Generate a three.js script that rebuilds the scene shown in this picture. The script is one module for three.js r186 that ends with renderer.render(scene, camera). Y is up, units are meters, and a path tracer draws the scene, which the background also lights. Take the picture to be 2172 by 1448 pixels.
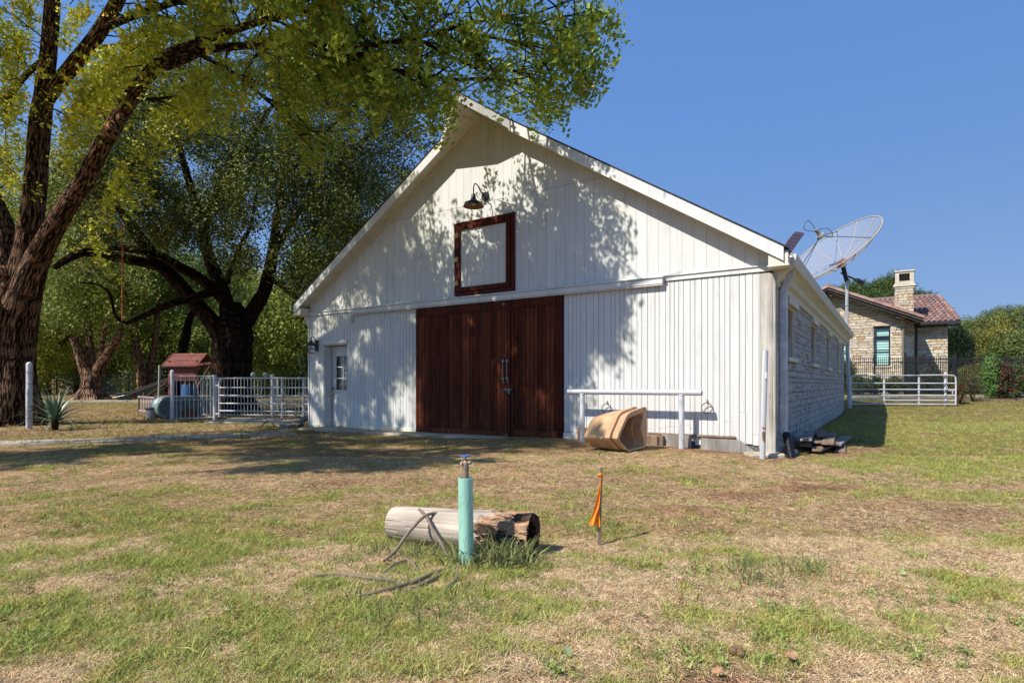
import * as THREE from 'three';
import { mergeGeometries } from 'three/addons/utils/BufferGeometryUtils.js';

// ---------- camera, sky, sun, exposure ----------
const scene = new THREE.Scene();
const EYE = 1.12, FOC = 1233, PX = 1086, PY = 815;
const camera = new THREE.PerspectiveCamera(2 * Math.atan(724 / FOC) * 180 / Math.PI, 2172 / 1448, 0.1, 900);
camera.position.set(0, EYE, 0);
camera.lookAt(0, EYE, -1);
camera.setViewOffset(2172, 1448, 0, -91, 2172, 1448);
const SUN_TO = new THREE.Vector3(-2.41, 3.1, 1.65).normalize();
{
  const W = 512, H = 256, d = new Float32Array(W * H * 4);
  const hor = [0.275, 0.42, 0.645], mid = [0.108, 0.235, 0.535], zen = [0.056, 0.134, 0.365], low = [0.13, 0.12, 0.09];
  for (let j = 0; j < H; j++) {
    const el = ((j + 0.5) / H - 0.5) * Math.PI, y = Math.sin(el);
    for (let i = 0; i < W; i++) {
      const az = ((i + 0.5) / W - 0.5) * 2 * Math.PI, x = Math.cos(el) * Math.cos(az), z = Math.cos(el) * Math.sin(az);
      const c = x * SUN_TO.x + y * SUN_TO.y + z * SUN_TO.z, glow = 1 + 0.9 * Math.pow(Math.max(0, c), 6) + 0.16 * c;
      for (let k = 0; k < 3; k++) {
        let v;
        if (y < 0) v = low[k]; else {
          const t = Math.min(1, y / 0.45), s = Math.min(1, Math.max(0, (y - 0.40) / 0.6));
          v = hor[k] + (mid[k] - hor[k]) * (1 - Math.pow(1 - t, 1.7));
          v = v + (zen[k] - v) * s;
          v *= glow;
        }
        d[(j * W + i) * 4 + k] = v;
      }
      d[(j * W + i) * 4 + 3] = 1;
    }
  }
  const t = new THREE.DataTexture(d, W, H, THREE.RGBAFormat, THREE.FloatType);
  t.mapping = THREE.EquirectangularReflectionMapping; t.magFilter = THREE.LinearFilter; t.minFilter = THREE.LinearFilter; t.needsUpdate = true;
  scene.background = t; scene.environment = t;
}
const sun = new THREE.DirectionalLight(new THREE.Color().setRGB(1, 0.95, 0.875), 5);
sun.position.copy(SUN_TO).multiplyScalar(60).add(new THREE.Vector3(0, 0, -14));
sun.target.position.set(0, 0, -14); scene.add(sun.target);
sun.castShadow = true; sun.shadow.mapSize.set(4096, 4096);
Object.assign(sun.shadow.camera, { left: -45, right: 45, top: 45, bottom: -45, near: 1, far: 160 });
scene.add(sun);
const renderer = new THREE.WebGLRenderer({ antialias: true });
renderer.setSize(1024, 682);
renderer.toneMapping = THREE.LinearToneMapping;
renderer.toneMappingExposure = 1.32;
renderer.shadowMap.enabled = true;

// ---------- helpers ----------
function rng(seed) { let a = seed >>> 0; return () => { a = (a + 0x6D2B79F5) >>> 0; let t = a; t = Math.imul(t ^ (t >>> 15), t | 1); t ^= t + Math.imul(t ^ (t >>> 7), t | 61); return ((t ^ (t >>> 14)) >>> 0) / 4294967296; }; }
const V = (x, y, z) => new THREE.Vector3(x, y, z);
const sm = (a, b, x) => { const t = Math.min(1, Math.max(0, (x - a) / (b - a))); return t * t * (3 - 2 * t); };
const lerp = (a, b, t) => a + (b - a) * t;
function hash2(x, y, s) { let h = Math.imul(x, 374761393) + Math.imul(y, 668265263) + Math.imul(s, 974711); h = Math.imul(h ^ (h >>> 13), 1274126177); return ((h ^ (h >>> 16)) >>> 0) / 4294967296; }
function vn(x, y, s = 1, px = 0, py = 0) {   // value noise 0..1, periodic when px, py are given
  const ix = Math.floor(x), iy = Math.floor(y); let fx = x - ix, fy = y - iy; fx = fx * fx * (3 - 2 * fx); fy = fy * fy * (3 - 2 * fy);
  const m = (a, p) => p ? ((a % p) + p) % p : a;
  const a = hash2(m(ix, px), m(iy, py), s), b = hash2(m(ix + 1, px), m(iy, py), s), c = hash2(m(ix, px), m(iy + 1, py), s), d = hash2(m(ix + 1, px), m(iy + 1, py), s);
  return a + (b - a) * fx + (c - a + (a - b - c + d) * fx) * fy;
}
function fbm(x, y, s = 1, oct = 4, px = 0, py = 0) { let v = 0, a = 0.5, n = 0; for (let i = 0; i < oct; i++) { v += a * vn(x, y, s + i * 17, px, py); n += a; x *= 2; y *= 2; px *= 2; py *= 2; a *= 0.5; } return v / n; }
function noise3(x, y, z, s) { return (vn(x + z * 0.37, y - z * 0.71, s) + vn(y + x * 0.3 + 9.1, z, s + 5) + vn(z - 3.7, x + y * 0.4, s + 9)) / 3; }

const counts = {};
function numbered(name) { const n = counts[name] = (counts[name] ?? -1) + 1; return n ? name + '_' + String(n).padStart(3, '0') : name; }
function shade(o) { o.castShadow = true; o.receiveShadow = true; return o; }
function thing(name, label, category, pos = [0, 0, 0], turn = 0, group) {
  const o = new THREE.Group(); o.name = numbered(name); o.position.set(...pos); o.rotation.y = turn;
  o.userData = { label, category }; if (group) o.userData.group = group; scene.add(o); return o;
}
function part(name, geos, mat, parent, label, kind) {
  const g = Array.isArray(geos) ? mergeGeometries(geos.map(x => { const y = x.index ? x.toNonIndexed() : x.clone(); for (const k of Object.keys(y.attributes)) if (!['position', 'normal', 'uv'].includes(k)) y.deleteAttribute(k); return y; })) : geos;
  const m = shade(new THREE.Mesh(g, mat)); m.name = name; parent.add(m);
  if (label) m.userData.label = label; if (kind) m.userData.kind = kind; return m;
}
function struct(name, geos, mat) { const m = part(name, geos, mat, scene); m.userData.kind = 'structure'; return m; }
function single(name, label, category, geos, mat, group, kind) { const m = part(numbered(name), geos, mat, scene); m.userData = { label, category }; if (group) m.userData.group = group; if (kind) m.userData.kind = kind; return m; }
function copyOf(o, base, label) { const c = o.clone(); c.name = numbered(base); c.userData = { ...o.userData }; if (label) c.userData.label = label; scene.add(c); return c; }
// pixel of the photograph and depth -> point
const at = (u, v, z) => V((u - PX) / FOC * z, EYE - (v - PY) / FOC * z, -z);
const toPx = (p) => [PX + p.x / -p.z * FOC, PY - (p.y - EYE) / -p.z * FOC];

// uv in metres by the face that a triangle looks along
function metres(g, s = 1, ox = 0, oy = 0) {
  g = g.index ? g.toNonIndexed() : g; if (!g.attributes.normal) g.computeVertexNormals();
  const p = g.attributes.position, n = g.attributes.normal, uv = new Float32Array(p.count * 2);
  for (let i = 0; i < p.count; i++) {
    const k = i - i % 3, ax = Math.abs(n.getX(k) + n.getX(k + 1) + n.getX(k + 2)), ay = Math.abs(n.getY(k) + n.getY(k + 1) + n.getY(k + 2)), az = Math.abs(n.getZ(k) + n.getZ(k + 1) + n.getZ(k + 2));
    let u, v; if (az >= ax && az >= ay) { u = p.getX(i); v = p.getY(i); } else if (ax >= ay) { u = p.getZ(i); v = p.getY(i); } else { u = p.getX(i); v = p.getZ(i); }
    uv[i * 2] = u * s + ox; uv[i * 2 + 1] = v * s + oy;
  }
  g.setAttribute('uv', new THREE.BufferAttribute(uv, 2)); return g;
}
function fromTris(a) { const g = new THREE.BufferGeometry(); g.setAttribute('position', new THREE.BufferAttribute(new Float32Array(a), 3)); g.computeVertexNormals(); return metres(g); }
// box with chamfered edges, centred at x, y, z
function box(w, h, d, x = 0, y = 0, z = 0, c = 0.004, jit = null) {
  const e = [w / 2, h / 2, d / 2]; c = Math.min(c, e[0] * 0.45, e[1] * 0.45, e[2] * 0.45);
  const vtx = (sx, sy, sz, ax) => { const s = [sx, sy, sz]; const p = s.map((k, i) => k * (i === ax ? e[i] : e[i] - c)); if (jit) jit(p, s); return [p[0] + x, p[1] + y, p[2] + z]; };
  const out = [], S = [-1, 1];
  const tri = (a, b, q) => { const ab = [b[0] - a[0], b[1] - a[1], b[2] - a[2]], ac = [q[0] - a[0], q[1] - a[1], q[2] - a[2]]; const n = [ab[1] * ac[2] - ab[2] * ac[1], ab[2] * ac[0] - ab[0] * ac[2], ab[0] * ac[1] - ab[1] * ac[0]]; const m = [(a[0] + b[0] + q[0]) / 3 - x, (a[1] + b[1] + q[1]) / 3 - y, (a[2] + b[2] + q[2]) / 3 - z]; if (n[0] * m[0] + n[1] * m[1] + n[2] * m[2] >= 0) out.push(...a, ...b, ...q); else out.push(...a, ...q, ...b); };
  const quad = (a, b, q, r) => { tri(a, b, q); tri(a, q, r); };
  for (let ax = 0; ax < 3; ax++) for (const s of S) { const o = [(ax + 1) % 3, (ax + 2) % 3]; const c4 = [[-1, -1], [1, -1], [1, 1], [-1, 1]].map(([p, q]) => { const t = [0, 0, 0]; t[ax] = s; t[o[0]] = p; t[o[1]] = q; return vtx(...t, ax); }); quad(...c4); }
  for (let ax = 0; ax < 3; ax++) { const o = [(ax + 1) % 3, (ax + 2) % 3]; for (const p of S) for (const q of S) { const mk = (s, face) => { const t = [0, 0, 0]; t[ax] = s; t[o[0]] = p; t[o[1]] = q; return vtx(...t, face); }; quad(mk(-1, o[0]), mk(1, o[0]), mk(1, o[1]), mk(-1, o[1])); } }
  for (const a of S) for (const b of S) for (const q of S) tri(vtx(a, b, q, 0), vtx(a, b, q, 1), vtx(a, b, q, 2));
  return fromTris(out);
}
const span = (x0, x1, y0, y1, z0, z1, c) => box(x1 - x0, y1 - y0, z1 - z0, (x0 + x1) / 2, (y0 + y1) / 2, (z0 + z1) / 2, c);
function stick(a, b, r, seg = 8, r2 = r) {   // round bar between two points
  const d = b.clone().sub(a), L = d.length(), g = new THREE.CylinderGeometry(r2, r, L, seg, 1);
  g.translate(0, L / 2, 0); g.applyQuaternion(new THREE.Quaternion().setFromUnitVectors(V(0, 1, 0), d.normalize())); g.translate(a.x, a.y, a.z); return g;
}
function beam(a, b, w, h, roll = 0) {       // square bar between two points
  const d = b.clone().sub(a), L = d.length(), g = box(w, L, h, 0, L / 2, 0, 0.006); g.rotateY(roll);
  g.applyQuaternion(new THREE.Quaternion().setFromUnitVectors(V(0, 1, 0), d.normalize())); g.translate(a.x, a.y, a.z); return g;
}
function pipe(pts, r, seg = 8, n = pts.length * 6, closed = false) { return new THREE.TubeGeometry(new THREE.CatmullRomCurve3(pts, closed, 'centripetal'), n, r, seg, closed); }
// tapered limb with bark bumps: pts are Vector3, radii one per point
function limb(pts, radii, seg = 10, rough = 0.08, step = 0.25, seed = 1, flare = null) {
  const cv = new THREE.CatmullRomCurve3(pts, false, 'centripetal'), L = cv.getLength(), n = Math.max(3, Math.ceil(L / step));
  const P = [], N = [], U = [], I = []; let nx = null;
  for (let i = 0; i <= n; i++) {
    const t = i / n, p = cv.getPoint(t), tg = cv.getTangent(t);
    if (!nx) nx = Math.abs(tg.y) > 0.9 ? V(1, 0, 0) : V(0, 1, 0);
    nx = nx.clone().addScaledVector(tg, -nx.dot(tg)).normalize(); const bx = tg.clone().cross(nx);
    const f = t * (pts.length - 1), k = Math.min(pts.length - 2, Math.floor(f)), r0 = lerp(radii[k], radii[k + 1], f - k);
    for (let j = 0; j <= seg; j++) {
      const a = (j % seg) / seg * Math.PI * 2;
      let r = r0 * (1 + rough * (2 * vn((j % seg) * 0.9, i * step * 1.3, seed) - 1) + rough * 0.6 * (2 * vn((j % seg) * 1.7, i * step * 3.1, seed + 3) - 1));
      if (flare) r *= flare(p, a);
      const q = p.clone().addScaledVector(nx, Math.cos(a) * r).addScaledVector(bx, Math.sin(a) * r);
      P.push(q.x, q.y, q.z); U.push(j / seg * Math.max(1, Math.round(r0 * 6.28 / 0.5)) , t * L / 1.0);
    }
  }
  for (let i = 0; i < n; i++) for (let j = 0; j < seg; j++) { const a = i * (seg + 1) + j, b = a + seg + 1; I.push(a, a + 1, b, b, a + 1, b + 1); }
  const g = new THREE.BufferGeometry(); g.setAttribute('position', new THREE.Float32BufferAttribute(P, 3)); g.setAttribute('uv', new THREE.Float32BufferAttribute(U, 2)); g.setIndex(I); g.computeVertexNormals();
  const nn = g.attributes.normal; for (let i = 0; i <= n; i++) { const a = i * (seg + 1), b = a + seg; const s = V(nn.getX(a) + nn.getX(b), nn.getY(a) + nn.getY(b), nn.getZ(a) + nn.getZ(b)).normalize(); nn.setXYZ(a, s.x, s.y, s.z); nn.setXYZ(b, s.x, s.y, s.z); }
  return g.toNonIndexed();
}
// solid over a plan polygon [x, z], top at yTop(x, z), given vertical thickness
function prism(poly, yTop, th) {
  const v2 = poly.map(p => new THREE.Vector2(p[0], p[1])); const idx = THREE.ShapeUtils.triangulateShape(v2, []); const out = [];
  const T = (i, b) => { const [x, z] = poly[i]; return [x, yTop(x, z) - (b ? th : 0), z]; };
  const cw = THREE.ShapeUtils.isClockWise(v2);
  for (const [a, b, c] of idx) { if (cw) { out.push(...T(a), ...T(b), ...T(c), ...T(a, 1), ...T(c, 1), ...T(b, 1)); } else { out.push(...T(a), ...T(c), ...T(b), ...T(a, 1), ...T(b, 1), ...T(c, 1)); } }
  for (let i = 0; i < poly.length; i++) { const j = (i + 1) % poly.length, a = T(i), b = T(j), c = T(j, 1), d = T(i, 1); if (cw) out.push(...a, ...c, ...b, ...a, ...d, ...c); else out.push(...a, ...b, ...c, ...a, ...c, ...d); }
  return fromTris(out);
}
// upright board with its own outline in x, y
function plate(pts, z0, z1) { const s = new THREE.Shape(pts.map(p => new THREE.Vector2(...p))); const g = new THREE.ExtrudeGeometry(s, { depth: z1 - z0, bevelEnabled: false }); g.translate(0, 0, z0); g.deleteAttribute('uv'); return metres(g); }
function moved(g, x, y, z, ry = 0, rx = 0, rz = 0) { g = g.clone(); if (rz) g.rotateZ(rz); if (rx) g.rotateX(rx); if (ry) g.rotateY(ry); g.translate(x, y, z); return g; }

// ---------- textures ----------
function tex(w, h, fn, srgb = true, rep = [1, 1]) {
  const d = new Uint8Array(w * h * 4);
  for (let y = 0; y < h; y++) for (let x = 0; x < w; x++) { const c = fn(x / w, y / h), o = (y * w + x) * 4; for (let k = 0; k < 3; k++) d[o + k] = Math.max(0, Math.min(255, (Array.isArray(c) ? c[k] : c) * 255)); d[o + 3] = 255; }
  const t = new THREE.DataTexture(d, w, h); t.wrapS = t.wrapT = THREE.RepeatWrapping; t.magFilter = THREE.LinearFilter; t.minFilter = THREE.LinearMipmapLinearFilter; t.generateMipmaps = true;
  if (srgb) t.colorSpace = THREE.SRGBColorSpace; t.repeat.set(...rep); t.needsUpdate = true; return t;
}
const std = (o) => { const { rgb, spec, ...r } = o; const m = spec === undefined ? new THREE.MeshStandardMaterial({ roughness: 0.8, ...r }) : new THREE.MeshPhysicalMaterial({ roughness: 0.9, specularIntensity: spec, ...r }); if (rgb) m.color.setRGB(...rgb); return m; };
const phys = (o) => { const { rgb, ...r } = o; const m = new THREE.MeshPhysicalMaterial({ roughness: 0.8, ...r }); if (rgb) m.color.setRGB(...rgb); return m; };
const TX = {};
TX.paintGrain = tex(512, 512, (u, v) => 0.5 + 0.5 * (fbm(u * 64, v * 5, 3, 4, 64, 5) - 0.5) * 1.6, false, [0.7, 0.7]);
TX.paint = tex(512, 512, (u, v) => { const g = fbm(u * 48, v * 3, 5, 3, 48, 3), b = fbm(u * 5, v * 4, 8, 4, 5, 4), sp = vn(u * 90, v * 60, 12, 90, 60) > 0.975 ? 0.10 : 0; const k = 0.99 - 0.06 * sm(0.55, 0.9, g) - 0.07 * sm(0.5, 0.9, b) - sp; return [k, k * 0.995, k * 0.975]; }, true, [0.6, 0.45]);
TX.brownWood = tex(512, 512, (u, v) => { const g = fbm(u * 40, v * 2, 21, 4, 40, 2), b = fbm(u * 10, v * 6, 25, 4, 10, 6), w = sm(0.62, 0.85, fbm(u * 60, v * 8, 29, 3, 60, 8)); let k = 0.55 + 0.55 * g + 0.35 * (b - 0.5); const c = [0.80 * k, 0.60 * k, 0.50 * k]; return c.map((x, i) => lerp(x, [0.86, 0.74, 0.64][i], w * 0.35)); }, true, [1.1, 0.7]);
TX.wood = tex(512, 512, (u, v) => { const g = fbm(u * 30, v * 2, 31, 4, 30, 2), b = fbm(u * 6, v * 5, 35, 4, 6, 5), cr = vn(u * 70, v * 3, 37, 70, 3) > 0.93 ? 0.25 : 0; return 0.76 + 0.42 * (g - 0.3) + 0.3 * (b - 0.5) - cr; }, true, [1, 0.7]);
TX.bark = tex(512, 1024, (u, v) => { const w = (fbm(u * 6, v * 8, 44, 3, 6, 8) - 0.5) * 0.07; const r = fbm((u + w) * 22, v * 6, 41, 4, 22, 6), r2 = fbm((u + w) * 60, v * 24, 43, 3, 60, 24); const gap = sm(0.56, 0.40, r); const k = 0.74 + 0.6 * (r - 0.5) + 0.5 * (r2 - 0.5) - 0.40 * gap, m = fbm(u * 4, v * 4, 47, 3, 4, 4); return [k * (1.0 + 0.1 * m), k * (0.92), k * (0.86 - 0.08 * m)]; });
TX.barkBump = tex(512, 1024, (u, v) => { const w = (fbm(u * 6, v * 8, 44, 3, 6, 8) - 0.5) * 0.07; const r = fbm((u + w) * 22, v * 6, 41, 4, 22, 6), r2 = fbm((u + w) * 60, v * 24, 43, 3, 60, 24); return sm(0.36, 0.62, r) * 0.8 + r2 * 0.25; }, false);
TX.stone = tex(512, 512, (u, v) => { const b = fbm(u * 6, v * 6, 51, 5, 6, 6), f = fbm(u * 40, v * 40, 55, 3, 40, 40); return 0.91 + 0.4 * (b - 0.5) + 0.3 * (f - 0.5); }, true, [1.3, 1.3]);
TX.stoneBump = tex(512, 512, (u, v) => fbm(u * 14, v * 14, 57, 5, 14, 14), false, [1.3, 1.3]);
TX.concrete = tex(512, 512, (u, v) => { const b = fbm(u * 5, v * 5, 61, 5, 5, 5), f = vn(u * 200, v * 200, 65, 200, 200), s = sm(0.6, 0.8, fbm(u * 3, v * 3, 67, 4, 3, 3)); const k = 0.90 + 0.35 * (b - 0.5) + 0.12 * (f - 0.5) - 0.12 * s; return [k, k * 0.97, k * 0.90]; }, true, [0.5, 0.5]);
TX.soft = tex(256, 256, (u, v) => 0.9 + 0.3 * (fbm(u * 8, v * 8, 71, 5, 8, 8) - 0.5), true, [1, 1]);
TX.shingle = tex(512, 512, (u, v) => { const row = Math.floor(v * 14), x = u * 8 + (row % 2) * 0.5; const e = (v * 14) % 1; const k = 0.5 + 0.3 * hash2(Math.floor(x) % 8, row, 3) + 0.2 * vn(u * 200, v * 200, 4, 200, 200) - (e < 0.12 ? 0.3 : 0) - (x % 1 < 0.04 ? 0.25 : 0); return k; }, true, [0.5, 0.5]);
TX.weave = tex(128, 128, (u, v) => (Math.sin(u * Math.PI * 32) * Math.sin(v * Math.PI * 32) > -0.1 ? 1 : 0), false, [40, 40]);
{ // dry thatch: thousands of short straws over soil
  const S = 1024, col = new Float32Array(S * S * 3), hgt = new Float32Array(S * S), R = rng(77);
  for (let y = 0; y < S; y++) for (let x = 0; x < S; x++) { const u = x / S, v = y / S, b = fbm(u * 9, v * 9, 81, 5, 9, 9), f = fbm(u * 90, v * 90, 83, 3, 90, 90); const k = 0.50 + 0.35 * (b - 0.5) + 0.5 * (f - 0.5), o = (y * S + x) * 3; col[o] = k; col[o + 1] = k * 0.93; col[o + 2] = k * 0.85; hgt[y * S + x] = 0.3 * f; }
  for (let i = 0; i < 60000; i++) {
    let x = R() * S, y = R() * S; const a = R() * 6.28, L = 4 + R() * 14, dx = Math.cos(a), dy = Math.sin(a), cv = (R() - 0.5) * 0.06, k = 0.42 + 0.62 * R(), h = R(); let an = a;
    const c = [k, k * (0.96 - 0.05 * h), k * (0.80 + 0.16 * R())];
    for (let t = 0; t < L; t++) { an += cv; x += Math.cos(an); y += Math.sin(an); const xi = ((x | 0) % S + S) % S, yi = ((y | 0) % S + S) % S, o = yi * S + xi; for (let q = 0; q < 3; q++) col[o * 3 + q] = lerp(col[o * 3 + q], c[q], 0.8); hgt[o] = 0.4 + 0.6 * i / 60000; }
  }
  const d = new Uint8Array(S * S * 4), b = new Uint8Array(S * S * 4);
  for (let i = 0; i < S * S; i++) { for (let q = 0; q < 3; q++) { d[i * 4 + q] = Math.min(255, Math.max(0, col[i * 3 + q] * 255)); b[i * 4 + q] = hgt[i] * 255; } d[i * 4 + 3] = b[i * 4 + 3] = 255; }
  const mk = (a, s) => { const t = new THREE.DataTexture(a, S, S); t.wrapS = t.wrapT = THREE.RepeatWrapping; t.magFilter = THREE.LinearFilter; t.minFilter = THREE.LinearMipmapLinearFilter; if (s) t.colorSpace = THREE.SRGBColorSpace; t.needsUpdate = true; return t; };
  TX.thatch = mk(d, true); TX.thatchBump = mk(b, false);
}
// ---------- materials ----------
const M = {
  white: std({ rgb: [0.655, 0.655, 0.64], map: TX.paint, bumpMap: TX.paintGrain, bumpScale: 0.004, roughness: 0.62 }),
  whiteB: std({ rgb: [0.635, 0.634, 0.615], map: TX.paint, bumpMap: TX.paintGrain, bumpScale: 0.004, roughness: 0.66 }),
  cream: std({ rgb: [0.67, 0.64, 0.53], map: TX.paint, bumpMap: TX.paintGrain, bumpScale: 0.002, roughness: 0.6 }),
  stoneWhite: std({ rgb: [0.62, 0.60, 0.53], map: TX.stone, bumpMap: TX.stoneBump, bumpScale: 0.02, roughness: 0.8 }),
  jointShade: std({ rgb: [0.13, 0.125, 0.115], roughness: 0.95 }),  // dark backing: shade of the gaps between white pieces put into the colour
  metalWhite: std({ rgb: [0.66, 0.665, 0.67], map: TX.soft, roughness: 0.42 }),
  brown: std({ spec: 0.25, rgb: [0.33, 0.155, 0.092], map: TX.brownWood, bumpMap: TX.wood, bumpScale: 0.003, roughness: 0.7 }),
  brown2: std({ spec: 0.25, rgb: [0.20, 0.088, 0.050], map: TX.brownWood, bumpMap: TX.wood, bumpScale: 0.003, roughness: 0.7 }),
  redwood: std({ spec: 0.3, rgb: [0.17, 0.036, 0.024], map: TX.brownWood, bumpMap: TX.wood, bumpScale: 0.003, roughness: 0.45 }),
  greyWood: std({ rgb: [0.34, 0.31, 0.265], map: TX.wood, bumpMap: TX.wood, bumpScale: 0.006, roughness: 0.9 }),
  postWood: std({ rgb: [0.60, 0.555, 0.47], map: TX.wood, bumpMap: TX.wood, bumpScale: 0.004, roughness: 0.85 }),
  oldWood: std({ rgb: [0.30, 0.20, 0.13], map: TX.wood, bumpMap: TX.wood, bumpScale: 0.006, roughness: 0.9 }),
  dark: std({ rgb: [0.018, 0.017, 0.016], roughness: 0.5 }),
  blackMetal: std({ rgb: [0.018, 0.018, 0.02], roughness: 0.4, metalness: 0.3 }),
  steel: std({ rgb: [0.20, 0.20, 0.20], roughness: 0.4, metalness: 0.7 }),
  brass: std({ rgb: [0.40, 0.27, 0.09], roughness: 0.4, metalness: 0.8 }),
  rust: std({ rgb: [0.20, 0.085, 0.04], map: TX.stone, roughness: 0.9 }),
  concrete: std({ rgb: [0.52, 0.49, 0.43], map: TX.concrete, bumpMap: TX.stoneBump, bumpScale: 0.004, roughness: 0.95 }),
  slab: std({ rgb: [0.56, 0.545, 0.51], map: TX.concrete, roughness: 0.95 }),
  shingle: std({ rgb: [0.075, 0.07, 0.066], map: TX.shingle, roughness: 0.95 }),
  glass: phys({ rgb: [1, 1, 1], roughness: 0.03, transmission: 1, thickness: 0 }),
  bark: std({ spec: 0.15, rgb: [0.28, 0.215, 0.165], map: TX.bark, bumpMap: TX.barkBump, bumpScale: 0.05, roughness: 0.95 }),
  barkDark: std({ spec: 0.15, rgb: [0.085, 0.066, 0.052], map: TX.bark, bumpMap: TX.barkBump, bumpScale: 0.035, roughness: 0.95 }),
  barkPale: std({ spec: 0.15, rgb: [0.52, 0.41, 0.315], map: TX.bark, bumpMap: TX.barkBump, bumpScale: 0.05, roughness: 0.95 }),
  black: std({ rgb: [0.012, 0.012, 0.013], roughness: 0.6 }),
};
// ---------- ground ----------
const SEG = (x, z, ax, az, bx, bz) => { const dx = bx - ax, dz = bz - az, t = Math.min(1, Math.max(0, ((x - ax) * dx + (z - az) * dz) / (dx * dx + dz * dz))); return Math.hypot(x - ax - dx * t, z - az - dz * t); };
const S2 = (...a) => SEG(...a) ** 2;
function ground(x, z) {
  const d = -z;
  let h = 0.60 * sm(20.5, 29.5, d) * sm(7, 13, x) + 0.37 * sm(19.5, 27, d) * sm(-1, -6, x);
  h += 0.085 * Math.exp(-((x - 2.0) ** 2 + (z + 9.9) ** 2) / 3.2) + 0.07 * Math.exp(-((x - 0.4) ** 2 + (z + 11.6) ** 2) / 2.2);
  h += 0.05 * Math.exp(-((x - 1.45) ** 2 / 0.16 + (z + 5.0) ** 2 / 0.10)) + 0.04 * Math.exp(-((x - 1.0) ** 2 / 0.1 + (z + 4.6) ** 2 / 0.06));
  const near = Math.exp(-((d / 30) ** 2));
  h += near * (0.055 * (fbm(x * 0.45 + 40, z * 0.45 + 40, 201, 3) - 0.5) + 0.022 * (fbm(x * 3 + 9, z * 3 + 5, 205, 3) - 0.5));
  if (d > 60) h += 1.6 * sm(60, 160, d);
  return h;
}
// how green the turf is and how bare, at a place
function turf(x, z) {
  const d = -z, n = fbm(x * 0.55 + 20, z * 0.8 + 20, 211, 4), n2 = fbm(x * 1.9 + 7, z * 2.2 + 3, 215, 4), n3 = fbm(x * 6 + 1, z * 6.5 + 2, 219, 3);
  let g = 0.24 + 0.10 * sm(1, -2, x) * sm(5.5, 3, d);
  g += 0.42 * Math.exp(-S2(x, z, -6, -4.6, -1.0, -4.9) / 1.1);           // green band on the left
  g += 0.30 * Math.exp(-S2(x, z, -2.2, -2.5, -0.2, -2.8) / 0.25);
  g += 0.10 * Math.exp(-S2(x, z, 0.3, -3.7, 2.4, -3.9) / 0.25);
  g += 0.50 * sm(3.6, 7.0, x) * sm(6, 10, d);                                   // watered lawn on the right
  g += 0.12 * sm(1.5, 4, x) * sm(2.6, 5, d);
  g += 0.20 * sm(20, 26, d) + 0.14 * sm(9.5, 13, d) * sm(-2, -5, x);
  g -= 0.16 * Math.exp(-S2(x, z, -4, -7, 0.6, -6.6) / 1.3);              // burnt strip before the log
  g -= 0.08 * Math.exp(-S2(x, z, -0.2, -8, 3, -7.5) / 2.5);
  g -= 0.16 * Math.exp(-S2(x, z, 0.2, -2.3, 0.9, -3.2) / 0.35);
  const green = 0.90 * sm(0.06, 0.90, g + 0.7 * (n - 0.5) + 1.25 * (n2 - 0.5) + 1.0 * (n3 - 0.5));
  let b = 0.04 + Math.exp(-((x - 1.45) ** 2 / 0.14 + (z + 5.0) ** 2 / 0.07)) + 0.75 * Math.exp(-S2(x, z, 2.2, -5.9, 3.6, -6.3) / 0.09) + 0.6 * Math.exp(-S2(x, z, -1.9, -6.6, -0.3, -6.8) / 0.2)
    + 0.85 * Math.exp(-((x - 2.9) ** 2 / 0.5 + (z + 9.35) ** 2 / 0.12)) + 0.7 * Math.exp(-((x - 3.9) ** 2 / 0.7 + (z + 8.7) ** 2 / 0.12)) + 0.8 * Math.exp(-((x - 0.78) ** 2 / 0.09 + (z + 2.15) ** 2 / 0.02))
    + 0.6 * Math.exp(-((x + 0.9) ** 2 / 0.12 + (z + 2.75) ** 2 / 0.03)) + 0.6 * Math.exp(-((x - 0.33) ** 2 / 0.05 + (z + 3.95) ** 2 / 0.03)) + 0.5 * Math.exp(-((x + 4.2) ** 2 / 0.6 + (z + 4.1) ** 2 / 0.06));
  const m = fbm(x * 1.3 + 31, z * 1.6 + 37, 223, 4), bare = Math.min(1, Math.max(0, b + 1.3 * (m - 0.56) - 0.25 * green));
  return [green, bare];
}
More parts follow.
